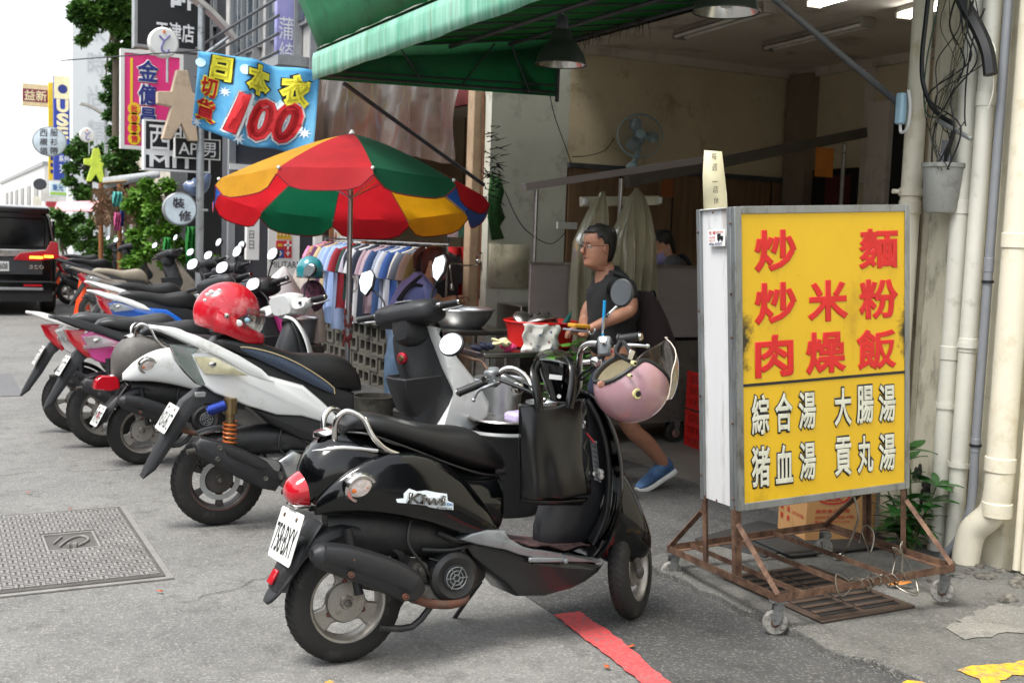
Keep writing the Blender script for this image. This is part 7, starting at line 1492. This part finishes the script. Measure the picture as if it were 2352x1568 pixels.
B().bx(-.86, .86, -.06, .0, 1.03, 1.17).to('chrome_garnish', M_chr, vn_, bev=.02); B().bx(-.7, .7, -.03, .0, .72, 1.02).to('tailgate_recess', mat('tailgate grey', '#3a3c3f', .25, coat=.5), vn_, bev=.01)
B().prism([(-.9, .42), (.9, .42), (.93, .58), (.8, .62), (-.8, .62), (-.93, .58)], -.14, .1).to('bumper', M_vb, vn_, bev=.03); B().bx(-.7, .7, -.15, -.1, .45, .5).to('bumper_strip', M_gsign, vn_, bev=.01); B().bx(-.85, .85, -.05, .2, .25, .42).to('underbody', M_black_pl, vn_)
for s in (-1, 1):
    B().prism([(s*.25, .98), (s*.35, 1.1), (s*.75, 1.16), (s*.82, 1.32), (s*.93, 1.30), (s*.95, 1.02), (s*.6, .96)], -.075, .02).to('tail_light', M_redl, vn_, bev=.01)
    B().bx(s*.50, s*.70, -.085, -.07, 1.01, 1.05).bx(s*.72, s*.86, -.085, -.07, 1.03, 1.07).to('indicator', M_('indicator orange', '#ff9a2a', .4, emit=2.5, var=0) if s > 0 else M_redl, vn_)
    B().bx(s*.4, s*.68, -.152, -.14, .52, .555).to('reflector', M_redl, vn_)
    for y in (.75, 3.75):
        wh = bpy.data.objects.new('wheel', None); COL.objects.link(wh); wh.parent = vn_; wh.location = (s*.84, y, .34)
        B().lathe([(.2, -.11), (.31, -.11), (.34, -.08), (.34, .08), (.31, .11), (.2, .11)], axis='X', n=30).to('tyre', M_tyre, wh); B().lathe([(0, -.08), (.2, -.1), (.2, .1), (0, .08)], axis='X', n=20).to('rim', M_rim, wh)
    B().bx(s*hw*1.0-.02, s*hw*1.0+.02, .6, 3.4, 1.18, 1.68).to('side_window', M_vg, vn_); B().box((s*1.06, 3.4, 1.2), (.2, .1, .18)).to('wing_mirror', M_vb, vn_, bev=.03)
    B().bx(s*1.08-.02, s*1.08+.04, 3.33, 3.35, 1.2, 1.23).to('mirror_indicator', M_('indicator orange', '#ff9a2a', .4, emit=2.5, var=0) if s > 0 else M_redl, vn_)
pl_ = B().bx(-.19, .19, -.055, -.04, .78, .95).to('licence_plate', M_plate, vn_); txt('BGA-6608', (-.17, -.056, .81), (1, 0, 0), (0, 0, 1), .34, .11, M_pblk, pl_, off=.02, name='plate_number', lift=.002)
B().lathe([(.05, -.01), (.07, -.015), (.08, 0)], (0, -.065, 1.1), 'Y', 20).to('round_badge', M_chr, vn_); txt('350', (.5, -.035, .82), (1, 0, 0), (0, 0, 1), .22, .07, M_chr, vn_, off=.03, name='model_badge', lift=.004)
# white truck far left
tk = thing('box_truck', 'white box truck far ahead at the left edge', 'truck', (-1.2, 38, 0))
B().bx(-1.15, 1.15, 0, 6, .9, 3.6).to('cargo_box', M_wsign, tk, bev=.03); B().bx(-1.16, 1.16, -.03, 0, .85, 1.0).to('rear_sill', M_rust, tk); B().bx(-.02, .02, -.04, 0, 1, 3.55).to('door_seam', M_gsign, tk)
for x in (-1.12, 1.12): B().bx(x-.04, x+.04, -.05, 0, .9, 3.6).to('door_post', M_rust, tk)
for s in (-1, 1): B().lathe([(.2, -.15), (.42, -.15), (.45, 0), (.42, .15), (.2, .15)], (s*.95, .9, .45), 'X', 24).to('wheel', M_tyre, tk)
# cones
def cone(label, px, Y):
    p = atY(px, 600, Y); t = thing('traffic_cone', label, 'cone', (p.x, Y, 0), group='orange traffic cones')
    B().bx(-.18, .18, -.18, .18, 0, .03).to('base', M_black_pl, t, bev=.01); B().lathe([(.14, .03), (.11, .2), (.035, .72), (.03, .73), (0, .73)], axis='Z', n=28).to('cone_body', mat('cone orange', '#e04a1c', .45, var=.05), t)
    B().lathe([(.082, .36), (.09, .33), (.064, .5), (.06, .52)], axis='Z', n=28).to('reflective_band', M_wsign, t)
cone('orange traffic cone with a white band beside the beige scooter', 189, 19.5); cone('orange traffic cone half hidden by the van', 128, 24.5)
# ================================================================ PEOPLE
def skinbody(name, par, V, E, m, sub=2, ang=None, fold=0):
    """one continuous body grown round connected joints; V: (x, y, z, radius[, radius 2])"""
    me = bpy.data.meshes.new(name); me.from_pydata([v[:3] for v in V], E, []); me.materials.append(m); o = bpy.data.objects.new(name, me); COL.objects.link(o); o.parent = par
    s = o.modifiers.new('skin', 'SKIN'); s.use_smooth_shade = True
    for i, v in enumerate(V): d = me.skin_vertices[0].data[i]; d.radius = (v[3], v[4] if len(v) > 4 else v[3]); d.use_root = (i == 0)
    q = o.modifiers.new('sub', 'SUBSURF'); q.levels = sub; q.render_levels = sub
    if fold:
        q.levels = q.render_levels = 3; tx = bpy.data.textures.get('folds') or bpy.data.textures.new('folds', 'CLOUDS'); tx.noise_scale = .09; tx.noise_depth = 2
        dm = o.modifiers.new('folds', 'DISPLACE'); dm.texture = tx; dm.strength = fold; dm.mid_level = .5
    return o
def chain(n0, n): return [(n0+i, n0+i+1) for i in range(n-1)]
def head(par, loc, rot, skin, hair, s=1, mask=None, glasses=False, long_=False):
    """faces local +X; origin at the base of the skull"""
    h = bpy.data.objects.new('head', None); COL.objects.link(h); h.parent = par; h.location = loc; h.rotation_euler = rot; h.scale = (s, s, s)
    R = []      # (z, front x, back x, half width)
    prof = [(-.075, .02, -.05, .045), (-.05, .072, -.055, .05), (-.04, .088, -.06, .056), (-.02, .092, -.066, .062), (0, .09, -.075, .068), (.025, .092, -.085, .072), (.05, .09, -.092, .075), (.075, .086, -.096, .077), (.1, .088, -.1, .078), (.13, .082, -.098, .077), (.155, .065, -.085, .068), (.175, .03, -.055, .045), (.182, .0, -.02, .015)]
    P = cr(prof, 3); n = 32
    for z, f, b, w in P:
        q = []
        for k in range(n):
            a = 2*pi*k/n; c, s_ = cos(a), sin(a); cx = (f+b)/2; rx_ = (f-b)/2
            x = cx+rx_*sgp(c, .85); y = w*sgp(s_, .9)
            fr = max(0, c)
            if fr > .55: x += .004*math.exp(-((z-.012)/.012)**2)-.007*math.exp(-((z-.068)/.012)**2)*(1-math.exp(-(y/.02)**2)) - .004*math.exp(-((z-.02)/.004)**2)*math.exp(-(y/.02)**2)+.004*math.exp(-((z+.035)/.012)**2)*math.exp(-(y/.02)**2)
            q.append(Vector((x, y, z)))
        R.append(q)
    fc = B().rings(R).to('face', skin, h, ang=70)
    B().rib([(.088, .075, .006, .004), (.096, .06, .008, .008), (.106, .044, .014, .012), (.104, .034, .015, .008), (.092, .031, .01, .004)], n=12, k=3).to('nose', skin, h, ang=80)
    B().rib([(.093, .016, .004, .003, -.02), (.0965, .017, .006, .0045, 0), (.093, .016, .004, .003, .02)], n=8, k=2) ; b = B()
    for z, r_ in ((.0165, .0042), (.009, .0048)): b.tube([(.086, -.024, z), (.0955, -.01, z+.0015), (.097, 0, z), (.0955, .01, z+.0015), (.086, .024, z)], [.001, r_, r_, r_, .001], 8, 3)
    b.to('lips', mat('lips', '#8c5548', .5), h)
    for s_ in (-1, 1):
        e = B().ball((.074, s_*.031, .068), .0125, 12, 8).to('eye', mat('eye white', '#cfc8c0', .3), h); B().ball((.0815, s_*.031, .067), .006, 8, 6).to('iris', M_bk, e)
        B().tube([(.079, s_*.018, .0735), (.087, s_*.031, .0765), (.077, s_*.046, .0715)], .0032, 6, 3).to('eyelid', skin, h)
        B().tube([(.086, s_*.014, .088), (.09, s_*.03, .093), (.078, s_*.05, .089)], [.002, .0035, .001], 6, 3).to('eyebrow', hair, h)
        B().ball((-.008, s_*.08, .055), (.017, .008, .03), 12, 8, Matrix.Rotation(-.2, 3, 'Y')).ball((-.002, s_*.085, .06), (.009, .005, .018), 8, 6).to('ear', skin, h)
    HV = []      # hair cap
    rows = 12; m_ = 32
    for j in range(rows+1):
        for k in range(m_):
            a = 2*pi*k/m_; c = cos(a); lo = .15 if c > .45 else (.12 if c > .1 else (.075 if c > -.2 else -.02)); lo = lo+(.02*sin(k*3))*.15
            if long_: lo = .135 if c > .45 else .10 if c > .1 else .045 if c > -.25 else -.04
            z = lo+(.19-lo)*(j/rows)**.8; t = max(0, min(1, z/.19)); 
            f_, b_, w = [q for q in (min(P, key=lambda r: abs(r[0]-z*.965))[1:4],)][0]; g = .0045+.002*sin(k*2.2+j)
            if j == rows: f_, b_, w = .005, -.01, .005
            x = (f_+b_)/2+((f_-b_)/2+g)*sgp(c, .85); y = (w+g*.8)*sgp(sin(a), .9); HV.append((x, y, z+ (.006 if j == rows else 0)))
    B().add(HV, [(j*m_+k, j*m_+(k+1) % m_, (j+1)*m_+(k+1) % m_, (j+1)*m_+k) for j in range(rows) for k in range(m_)]).to('hair', hair, h, solid=.006, ang=80)
    hs = B(); rh_ = random.Random(5)
    for i in range(2600 if not long_ else 1500):
        p = Vector(HV[rh_.randrange(m_*rows)]); c_ = Vector((-.01, 0, .06)); nrm = (p-c_).normalized(); tg = Vector((rh_.uniform(-1, 1), rh_.uniform(-1, 1), rh_.uniform(-1.4, .3))).normalized()
        q = p+Vector((rh_.uniform(-.008, .008), rh_.uniform(-.008, .008), rh_.uniform(-.008, .006))); e = q+tg*.014+nrm*rh_.uniform(.001, .006); sd = tg.cross(nrm)*.0012
        hs.add([q-sd, q+sd, e], [(0, 1, 2)])
    tag(hs.to('hair_strands', hair, h, smooth=False, fix=False), kind='stuff')
    if long_:
        B().tube([(-.09, 0, .11), (-.125, 0, .12), (-.15, 0, .07), (-.145, .01, .02), (-.13, .01, -.04)], [.015, .026, .03, .024, .01], 12, 4).to('ponytail', hair, h)
    if mask:
        V = []
        for j in range(9):
            z = -.042+.085*j/8
            for k in range(17):
                a = -1.25+2.5*k/16; V.append((.022+(.086-.012*abs(j-4)/4)*cos(a)+(.014*math.exp(-(a/.35)**2) if j > 1 else 0), (.082)*sin(a), z+.01*(1-cos(a))))
        B().add(V, [(j*17+k, j*17+k+1, (j+1)*17+k+1, (j+1)*17+k) for j in range(8) for k in range(16)]).to('face_mask', mask, h, solid=.003, ang=80)
        for s_ in (-1, 1): B().tube([(.045, s_*.078, .03), (-.01, s_*.092, .06), (.045, s_*.078, -.03)], .0015, 5, 3).to('mask_loop', M_wsign, h)
    if glasses:
        g = B()
        for s_ in (-1, 1):
            g.tube([(.1, s_*(.031+.024*cos(t)), .066+.016*sin(t)) for t in [2*pi*i/16 for i in range(17)]], .0014, 5); g.tube([(.097, s_*.055, .07), (.04, s_*.084, .073), (-.015, s_*.09, .068)], .0016, 5, 3)
        g.tube([(.1, -.007, .068), (.103, 0, .071), (.1, .007, .068)], .0014, 5, 2); g.to('glasses', mat('glasses wire', '#3b3b40', .3, .8), h)
    return h
def hand(par, w, d, up, skin, s=1, side=1, curl=.6):
    """palm from wrist w along d, back of the hand towards up; five fingers, thumb off the side"""
    d = Vector(d).normalized(); up = Vector(up).normalized(); sd = d.cross(up).normalized()*side; w = Vector(w)
    V = [tuple(w)+(.022*s, .018*s), tuple(w+d*.04*s)+(.030*s, .016*s), tuple(w+d*.08*s)+(.032*s, .014*s)]; E = [(0, 1), (1, 2)]
    skinbody('palm', par, V, E, skin, 2)
    for i, (o, l) in enumerate(((.028, .062), (.010, .074), (-.009, .070), (-.027, .054))):
        r = w+d*.083*s+sd*o*s; a = curl*.6; P = [r-d*.02*s, r]; q = r; dd = d.copy()
        for k in range(3):
            dd = (dd*cos(a)-up*sin(a)*1.0).normalized() if k else (d*cos(a*.6)-up*sin(a*.6)).normalized(); a = curl*.75*(k+1); q = q+((d*cos(a)-up*sin(a)))*l*s*(.44, .32, .24)[k]; P.append(q)
        skinbody('finger', par, [tuple(p)+(.0085*s*(1-.08*k),) for k, p in enumerate(P)], chain(0, len(P)), skin, 1)
    r = w+d*.025*s+sd*.026*s; P = [r-sd*.01*s, r+sd*.022*s+d*.018*s, r+sd*.03*s+d*.045*s-up*.012*s, r+sd*.022*s+d*.066*s-up*.02*s]
    skinbody('thumb', par, [tuple(p)+(.0105*s*(1-.07*k),) for k, p in enumerate(P)], chain(0, 4), skin, 1)
M_skin = mat('tanned skin', '#a1725a', .48, var=.1, vs=14, dirt=('#8a5644', .3, 18), bump=.15, bs=260); M_skin2 = mat('fair skin', '#b98868', .5, var=.05, vs=9)
M_hair = mat('black hair', '#15120f', .5, var=.3, vs=30, bump=.6, bs=160, stretch=(1, 1, .2)); M_hairb = mat('auburn hair', '#4f2417', .5, var=.3, vs=20, bump=.6, bs=140)
M_tee = mat('black tee shirt', '#17181a', .85, var=.15, vs=5, bump=.25, bs=9); M_short = mat('navy shorts', '#1d2438', .85, var=.12, vs=6, bump=.25, bs=12)
# walking man: joints placed on the plane he walks in
Ym = 5.62
mn = thing('person', 'man in black tee shirt and glasses striding left with a dark shoulder bag', 'person', (3.62, Ym, 0))
def J(px, py, dy=0): return atY(px, py, Ym+dy)-Vector((3.62, Ym, 0))
hipc, chest, neck = J(1400, 835), J(1408, 680), J(1388, 617)
def V4(p, r, r2=None): return tuple(p)+(r, r2 or r)
# legs and neck under the clothes, one body
hl = hipc+Vector((.02, -.09, -.03)); hr = hipc+Vector((.02, .09, -.03))
kneeb = J(1448, 985, .05); ankb = J(1532, 1075, .08); kneef = Vector((hl.x-.16, -.09, .50)); ankf = Vector((kneef.x-.06, -.09, .09))
V = [V4(hipc, .15, .12), V4(hipc+Vector((0, 0, .14)), .13, .11), V4(chest, .16, .13), V4(neck+Vector((.01, 0, -.02)), .06), V4(neck+Vector((-.01, 0, .05)), .055),
     V4(hl, .095), V4(kneef+Vector((.03, 0, .15)), .075), V4(kneef, .058), V4(kneef+Vector((-.0, 0, -.14)), .055), V4(ankf, .036),
     V4(hr, .095), V4(J(1425, 920, .06), .075), V4(kneeb, .058), V4(J(1490, 1020, .07), .056), V4(ankb, .036)]
skinbody('body', mn, V, [(0, 1), (1, 2), (2, 3), (3, 4), (0, 5), (5, 6), (6, 7), (7, 8), (8, 9), (0, 10), (10, 11), (11, 12), (12, 13), (13, 14)], M_skin)
V = [V4(hipc+Vector((0, 0, .07)), .155, .125), V4(hipc, .17, .14), V4(hl, .115, .11), V4(kneef+Vector((.05, 0, .22)), .11), V4(kneef+Vector((.02, 0, .1)), .105), V4(hr, .115, .11), V4(J(1418, 905, .06), .11), V4(J(1437, 958, .05), .105)]
skinbody('shorts', mn, V, [(0, 1), (1, 2), (2, 3), (3, 4), (1, 5), (5, 6), (6, 7)], M_short, fold=.03)
shl = J(1437, 648, -.17); shr = J(1385, 650, .17); elb = J(1452, 712, -.22); wr_ = J(1350, 757, -.18)
slv = shl.lerp(elb, .72)
V = [V4(J(1402, 820), .135, .165), V4(J(1402, 770), .13, .16), V4(J(1410, 720), .15, .175), V4(J(1414, 672), .14, .18), V4(J(1402, 636), .085, .12), V4(J(1392, 619), .062, .066), V4(shl+Vector((-.02, .05, 0)), .075), V4(shl.lerp(elb, .4), .068), V4(slv, .064), V4(shr+Vector((0, -.05, 0)), .075), V4(shr+Vector((-.06, .03, -.16)), .062)]
skinbody('tee_shirt', mn, V, [(0, 1), (1, 2), (2, 3), (3, 4), (4, 5), (3, 6), (6, 7), (7, 8), (3, 9), (9, 10)], M_tee, fold=.035)
def arm(par, a, e, w, m, r=1):
    skinbody('arm', par, [V4(a, .05*r), V4(a.lerp(e, .6), .05*r), V4(e, .042*r), V4(e.lerp(w, .3), .043*r), V4(e.lerp(w, .7), .032*r), V4(w, .025*r)], chain(0, 6), m)
arm(mn, shl.lerp(elb, .3), elb, wr_, M_skin); e2 = shr+Vector((-.1, .03, -.24)); w2 = J(1345, 768, .0); arm(mn, shr+Vector((-.05, .03, -.1)), e2, w2, M_skin)
hand(mn, wr_, J(1318, 757, -.16)-wr_, (0, -.3, 1), M_skin, 1.0, 1, .75); hand(mn, w2, Vector((-1, -.35, 0)), (0, .3, -1), M_skin, .95, 1, .5)
B().tube([wr_+Vector((.03*cos(t)*.2+.03, .027*sin(t), .027*cos(t))) for t in [2*pi*i/14 for i in range(15)]], .006, 6).to('watch_strap', M_alu, mn)
head(mn, J(1376, 592)+Vector((0, 0, .0)), (0, radians(4), pi-radians(6)), M_skin, M_hair, 1.02, glasses=True)
def shoe(par, c, rot, m, s=1, m2=None):
    h = bpy.data.objects.new('shoe', None); COL.objects.link(h); h.parent = par; h.location = c; h.rotation_euler = rot
    B().shell([(-.1, .01, .085, .03), (-.085, .008, .1, .038), (-.03, .006, .1, .04), (.03, .006, .085, .044), (.09, .008, .06, .05), (.15, .012, .045, .045), (.18, .02, .035, .025)], n=18, p=2.6, k=3).to('upper', m, h)
    B().shell([(-.11, -.015, .015, .034), (-.08, -.02, .018, .042), (0, -.02, .014, .042), (.09, -.02, .016, .053), (.15, -.015, .02, .05), (.19, .0, .03, .025)], n=14, p=3.5, k=3).to('sole', M_wsign, h)
    return h
M_shoe = mat('blue knit shoe', '#1f355c', .8, col2='#5f86b0', vs=5)
# trailing foot: heel lifted, toe on the ground, pointing left
shoe(mn, ankb+Vector((-.045, 0, -.06)), (0, radians(24), pi), M_shoe); shoe(mn, ankf+Vector((-.06, 0, -.07)), (0, 0, pi), M_shoe)
# shoulder bag and things in his hand stay with him as separate things
sb = thing('shoulder_bag', 'dark brown cloth bag hanging behind the walking man', 'bag', mn.location+J(1492, 740, -.02))
o_ = Vector(sb.location)-Vector(mn.location)
B().rings([[J(px+dx*w, py, 0)-o_+Vector((0, .11*sin(t), 0)) for dx, t in [(cos(t_), t_) for t_ in [2*pi*i/16 for i in range(16)]]] for px, py, w in ((1468, 668, 14), (1480, 690, 24), (1492, 730, 34), (1503, 780, 42), (1510, 820, 42), (1512, 845, 34))]).to('bag_body', mat('dark brown cloth', '#2c1f21', .85, var=.15, vs=6, bump=.4, bs=14), sb)
B().tube([J(1470, 690, -.1)-o_, J(1440, 640, -.17)-o_, J(1400, 625, -.05)-o_, J(1395, 640, .1)-o_], .012, 8, 5).tube([J(1475, 700, -.05)-o_, J(1500, 668, -.02)-o_, J(1508, 700, .02)-o_], .007, 8, 5).to('strap', M_tee, sb)
wl = tag(B().box((0, 0, 0), (.115, .07, .022), (0, .08, .1)).to('wallet', mat('mustard leather', '#c08a22', .6), loc=Vector(mn.location)+J(1330, 748, -.2), bev=.006), 'mustard yellow wallet held flat in the walking man\'s hand', 'wallet')
tag(B().box((0, 0, 0), (.13, .075, .012), (0, .08, .1)).to('phone', mat('grey phone', '#8b909c', .3, .3), loc=Vector(mn.location)+J(1322, 758, -.2), bev=.004), 'silvery phone held under the wallet', 'phone')
tag(B().cyl(Vector(mn.location)+J(1389, 690, -.23), Vector(mn.location)+J(1383, 800, -.22), .009, n=8).to('blue_straw', mat('bright blue plastic', '#1f9ad8', .4)), 'bright blue strap end hanging down before the black tee shirt', 'strap')
# woman at the clothes rack, bending to the right
wm = thing('person', 'woman in lilac tee shirt, apron and pink mask bent over the shirts', 'person', (3.45, 8.35, 0))
Yw = 8.35
def K(px, py, dy=0): return atY(px, py, Yw+dy)-Vector((3.45, Yw, 0))
M_lil = mat('lilac tee shirt', '#7c82b8', .85, var=.1, vs=5, bump=.25, bs=9); M_jean = mat('pale denim', '#7d9cb8', .85, var=.12, vs=5, bump=.3, bs=12); M_apr = mat('black apron', '#1b1c24', .85)
wh_ = K(925, 745); ws = K(952, 668); wn = K(985, 640)
V = [V4(wh_, .15, .13), V4(K(935, 710), .13, .12), V4(ws, .135, .15), V4(wn, .055), V4(K(993, 625), .05), V4(wh_+Vector((-.03, -.09, -.08)), .10), V4(K(905, 840, -.08), .075), V4(K(905, 920, -.08), .055), V4(wh_+Vector((.0, .09, -.08)), .10), V4(K(930, 840, .08), .075), V4(K(935, 915, .08), .055)]
skinbody('body', wm, V, [(0, 1), (1, 2), (2, 3), (3, 4), (0, 5), (5, 6), (6, 7), (0, 8), (8, 9), (9, 10)], M_skin2)
V = [V4(wh_+Vector((0, 0, .05)), .15, .14), V4(wh_+Vector((-.02, 0, -.03)), .165, .15), V4(wh_+Vector((-.04, -.09, -.12)), .11), V4(K(905, 840, -.08), .088), V4(K(904, 928, -.08), .082), V4(wh_+Vector((.0, .09, -.12)), .11), V4(K(930, 840, .08), .088), V4(K(933, 922, .08), .082)]
skinbody('jeans', wm, V, [(0, 1), (1, 2), (2, 3), (3, 4), (1, 5), (5, 6), (6, 7)], M_jean, fold=.035)
we = K(1005, 700, -.15)
V = [V4(K(925, 735), .15, .15), V4(K(937, 700), .145, .16), V4(K(955, 668), .13, .165), V4(K(972, 648), .085, .12), V4(wn, .06), V4(K(975, 668, -.16), .07), V4(K(992, 692, -.17), .062), V4(K(975, 662, .16), .07), V4(K(1000, 680, .17), .062)]
skinbody('tee_shirt', wm, V, [(0, 1), (1, 2), (2, 3), (3, 4), (2, 5), (5, 6), (2, 7), (7, 8)], M_lil, fold=.035)
arm(wm, K(985, 682, -.17), K(1005, 705, -.16), K(1040, 690, -.12), M_skin2, .9); arm(wm, K(990, 675, .16), K(1015, 695, .16), K(1050, 682, .1), M_skin2, .9)
hand(wm, K(1040, 690, -.12), (1, .1, .1), (0, 0, 1), M_skin2, .9, 1, .6); hand(wm, K(1050, 682, .1), (1, -.1, .1), (0, 0, 1), M_skin2, .9, -1, .6)
B().tube([K(914, 690, -.13), K(935, 662, -.17), K(960, 640, -.12), K(972, 634, 0)], .017, 8, 5).tube([K(980, 660, -.175), K(950, 655, -.19), K(925, 680, -.17), K(912, 720, -.12)], .014, 8, 5).to('apron_strap', M_apr, wm)
head(wm, K(990, 622), (0, radians(22), radians(-38)), M_skin2, M_hairb, 1.05, mask=mat('pink mask', '#cf5f7c', .8, bump=.3, bs=20), long_=True)
shoe(wm, K(905, 945, -.08)+Vector((0, 0, .02)), (0, 0, 0), mat('dark trainer', '#2a3350', .7)); shoe(wm, K(935, 938, .08)+Vector((0, 0, .02)), (0, 0, 0), mat('dark trainer', '#2a3350', .7))
# cook in the shade behind the cart
ck = thing('person', 'cook with dark hair and a mask working in the shade behind the cart', 'person', (5.15, 7.5, 0)); Yc = 7.5
def G_(px, py, dy=0): return atY(px, py, Yc+dy)-Vector((5.15, Yc, 0))
cc0 = G_(1560, 640); V = [V4(Vector((cc0.x, 0, .85)), .15, .13), V4(cc0+Vector((0, 0, -.1)), .15, .14), V4(G_(1555, 612), .13, .17), V4(G_(1535, 595), .06), V4(G_(1530, 585), .055), V4(G_(1540, 615, -.17), .07), V4(G_(1530, 660, -.2), .055), V4(G_(1540, 615, .17), .07), V4(G_(1530, 660, .2), .055)]
skinbody('grey_shirt', ck, V, [(0, 1), (1, 2), (2, 3), (3, 4), (2, 5), (5, 6), (2, 7), (7, 8)], mat('grey cotton', '#4a4a4d', .85))
B().tube([(cc0.x-.05, -.08, 0), (cc0.x-.03, -.08, .45), (cc0.x, -.06, .9)], [.06, .075, .11], 12, 4).tube([(cc0.x+.1, .08, 0), (cc0.x+.06, .08, .45), (cc0.x, .06, .9)], [.06, .075, .11], 12, 4).to('trousers', M_short, ck)
B().tube([G_(1590, 640, -.1), G_(1580, 600, -.15), G_(1560, 590, -.05), G_(1545, 640, -.16)], .02, 8, 5).to('apron_strap', M_apr, ck)
head(ck, G_(1530, 583), (0, radians(32), pi-.15), M_skin2, M_hair, 1.05, mask=mat('violet mask', '#8f86b0', .8)); 
# rider things: draped white covers and a teal helmet on a scooter far in the row
cv = thing('sheet_cover', 'white plastic cover draped over a scooter between the headset and the pier', 'cover', (2.35, 9.6, 0)); R_s = []
pk = [(atY(652, 612, 9.6)-Vector((2.35, 9.6, 0)), .01), (atY(649, 640, 9.6)-Vector((2.35, 9.6, 0)), .09), (atY(638, 680, 9.6)-Vector((2.35, 9.6, 0)), .22), (atY(630, 730, 9.6)-Vector((2.35, 9.6, 0)), .36), (atY(628, 800, 9.6)-Vector((2.35, 9.6, 0)), .37), (Vector((atY(628, 800, 9.6).x-2.35, 0, .12)), .42)]
for q, r in pk: R_s.append([q+Vector((r*(1+.16*sin(5*t)+.08*sin(9*t+1))*cos(t), r*1.3*(1+.12*sin(4*t))*sin(t), 0)) for t in [2*pi*i/48 for i in range(48)]])
B().rings(R_s, cap=True).to('sheet', mat('white cover cloth', '#dadcdb', .7, var=.03, transl=.1, bump=.3, bs=6), cv, ang=70)
cv2 = thing('sheet_cover', 'translucent beige plastic cover behind the white one', 'cover', (2.75, 10.5, 0)); R_s = []
for px, py, r in ((693, 600, .01), (697, 625, .07), (700, 660, .13), (700, 710, .17), (700, 780, .2)): q = atY(px, py, 10.5)-Vector((2.75, 10.5, 0)); R_s.append([q+Vector((r*(1+.15*sin(5*t))*cos(t), r*1.5*sin(t), 0)) for t in [2*pi*i/40 for i in range(40)]])
B().rings(R_s, cap=True).to('sheet', mat('beige cover film', '#b5a99f', .4, transl=.3, bump=.4, bs=8), cv2, ang=70)
th = thing('helmet', 'teal half helmet with yellow emblem standing behind the white cover', 'helmet', atY(712, 618, 9.9))
B().lathe([(.115, -.075), (.125, -.03), (.12, .03), (.09, .085), (.045, .115), (0, .122)], axis='Z', n=32).to('shell', mat('teal gloss', '#1f7f88', .25, coat=.7), th)
B().ball((0, -.119, 0), (.03, .008, .034), 14, 8).to('emblem', mat('emblem yellow', '#d8c64a', .5), th); B().lathe([(.117, -.08), (.127, -.075), (.12, -.066)], axis='Z', n=32).to('rim_trim', M_black_pl, th)
cb = thing('scooter_crate_bag', 'spotted dark bag under the teal helmet', 'bag', atY(718, 680, 9.95)); B().ball((0, 0, 0), (.12, .12, .15), 18, 12).to('bag_body', mat('spotted cloth', '#251a22', .8, col2='#7c4a62', vs=30), cb)
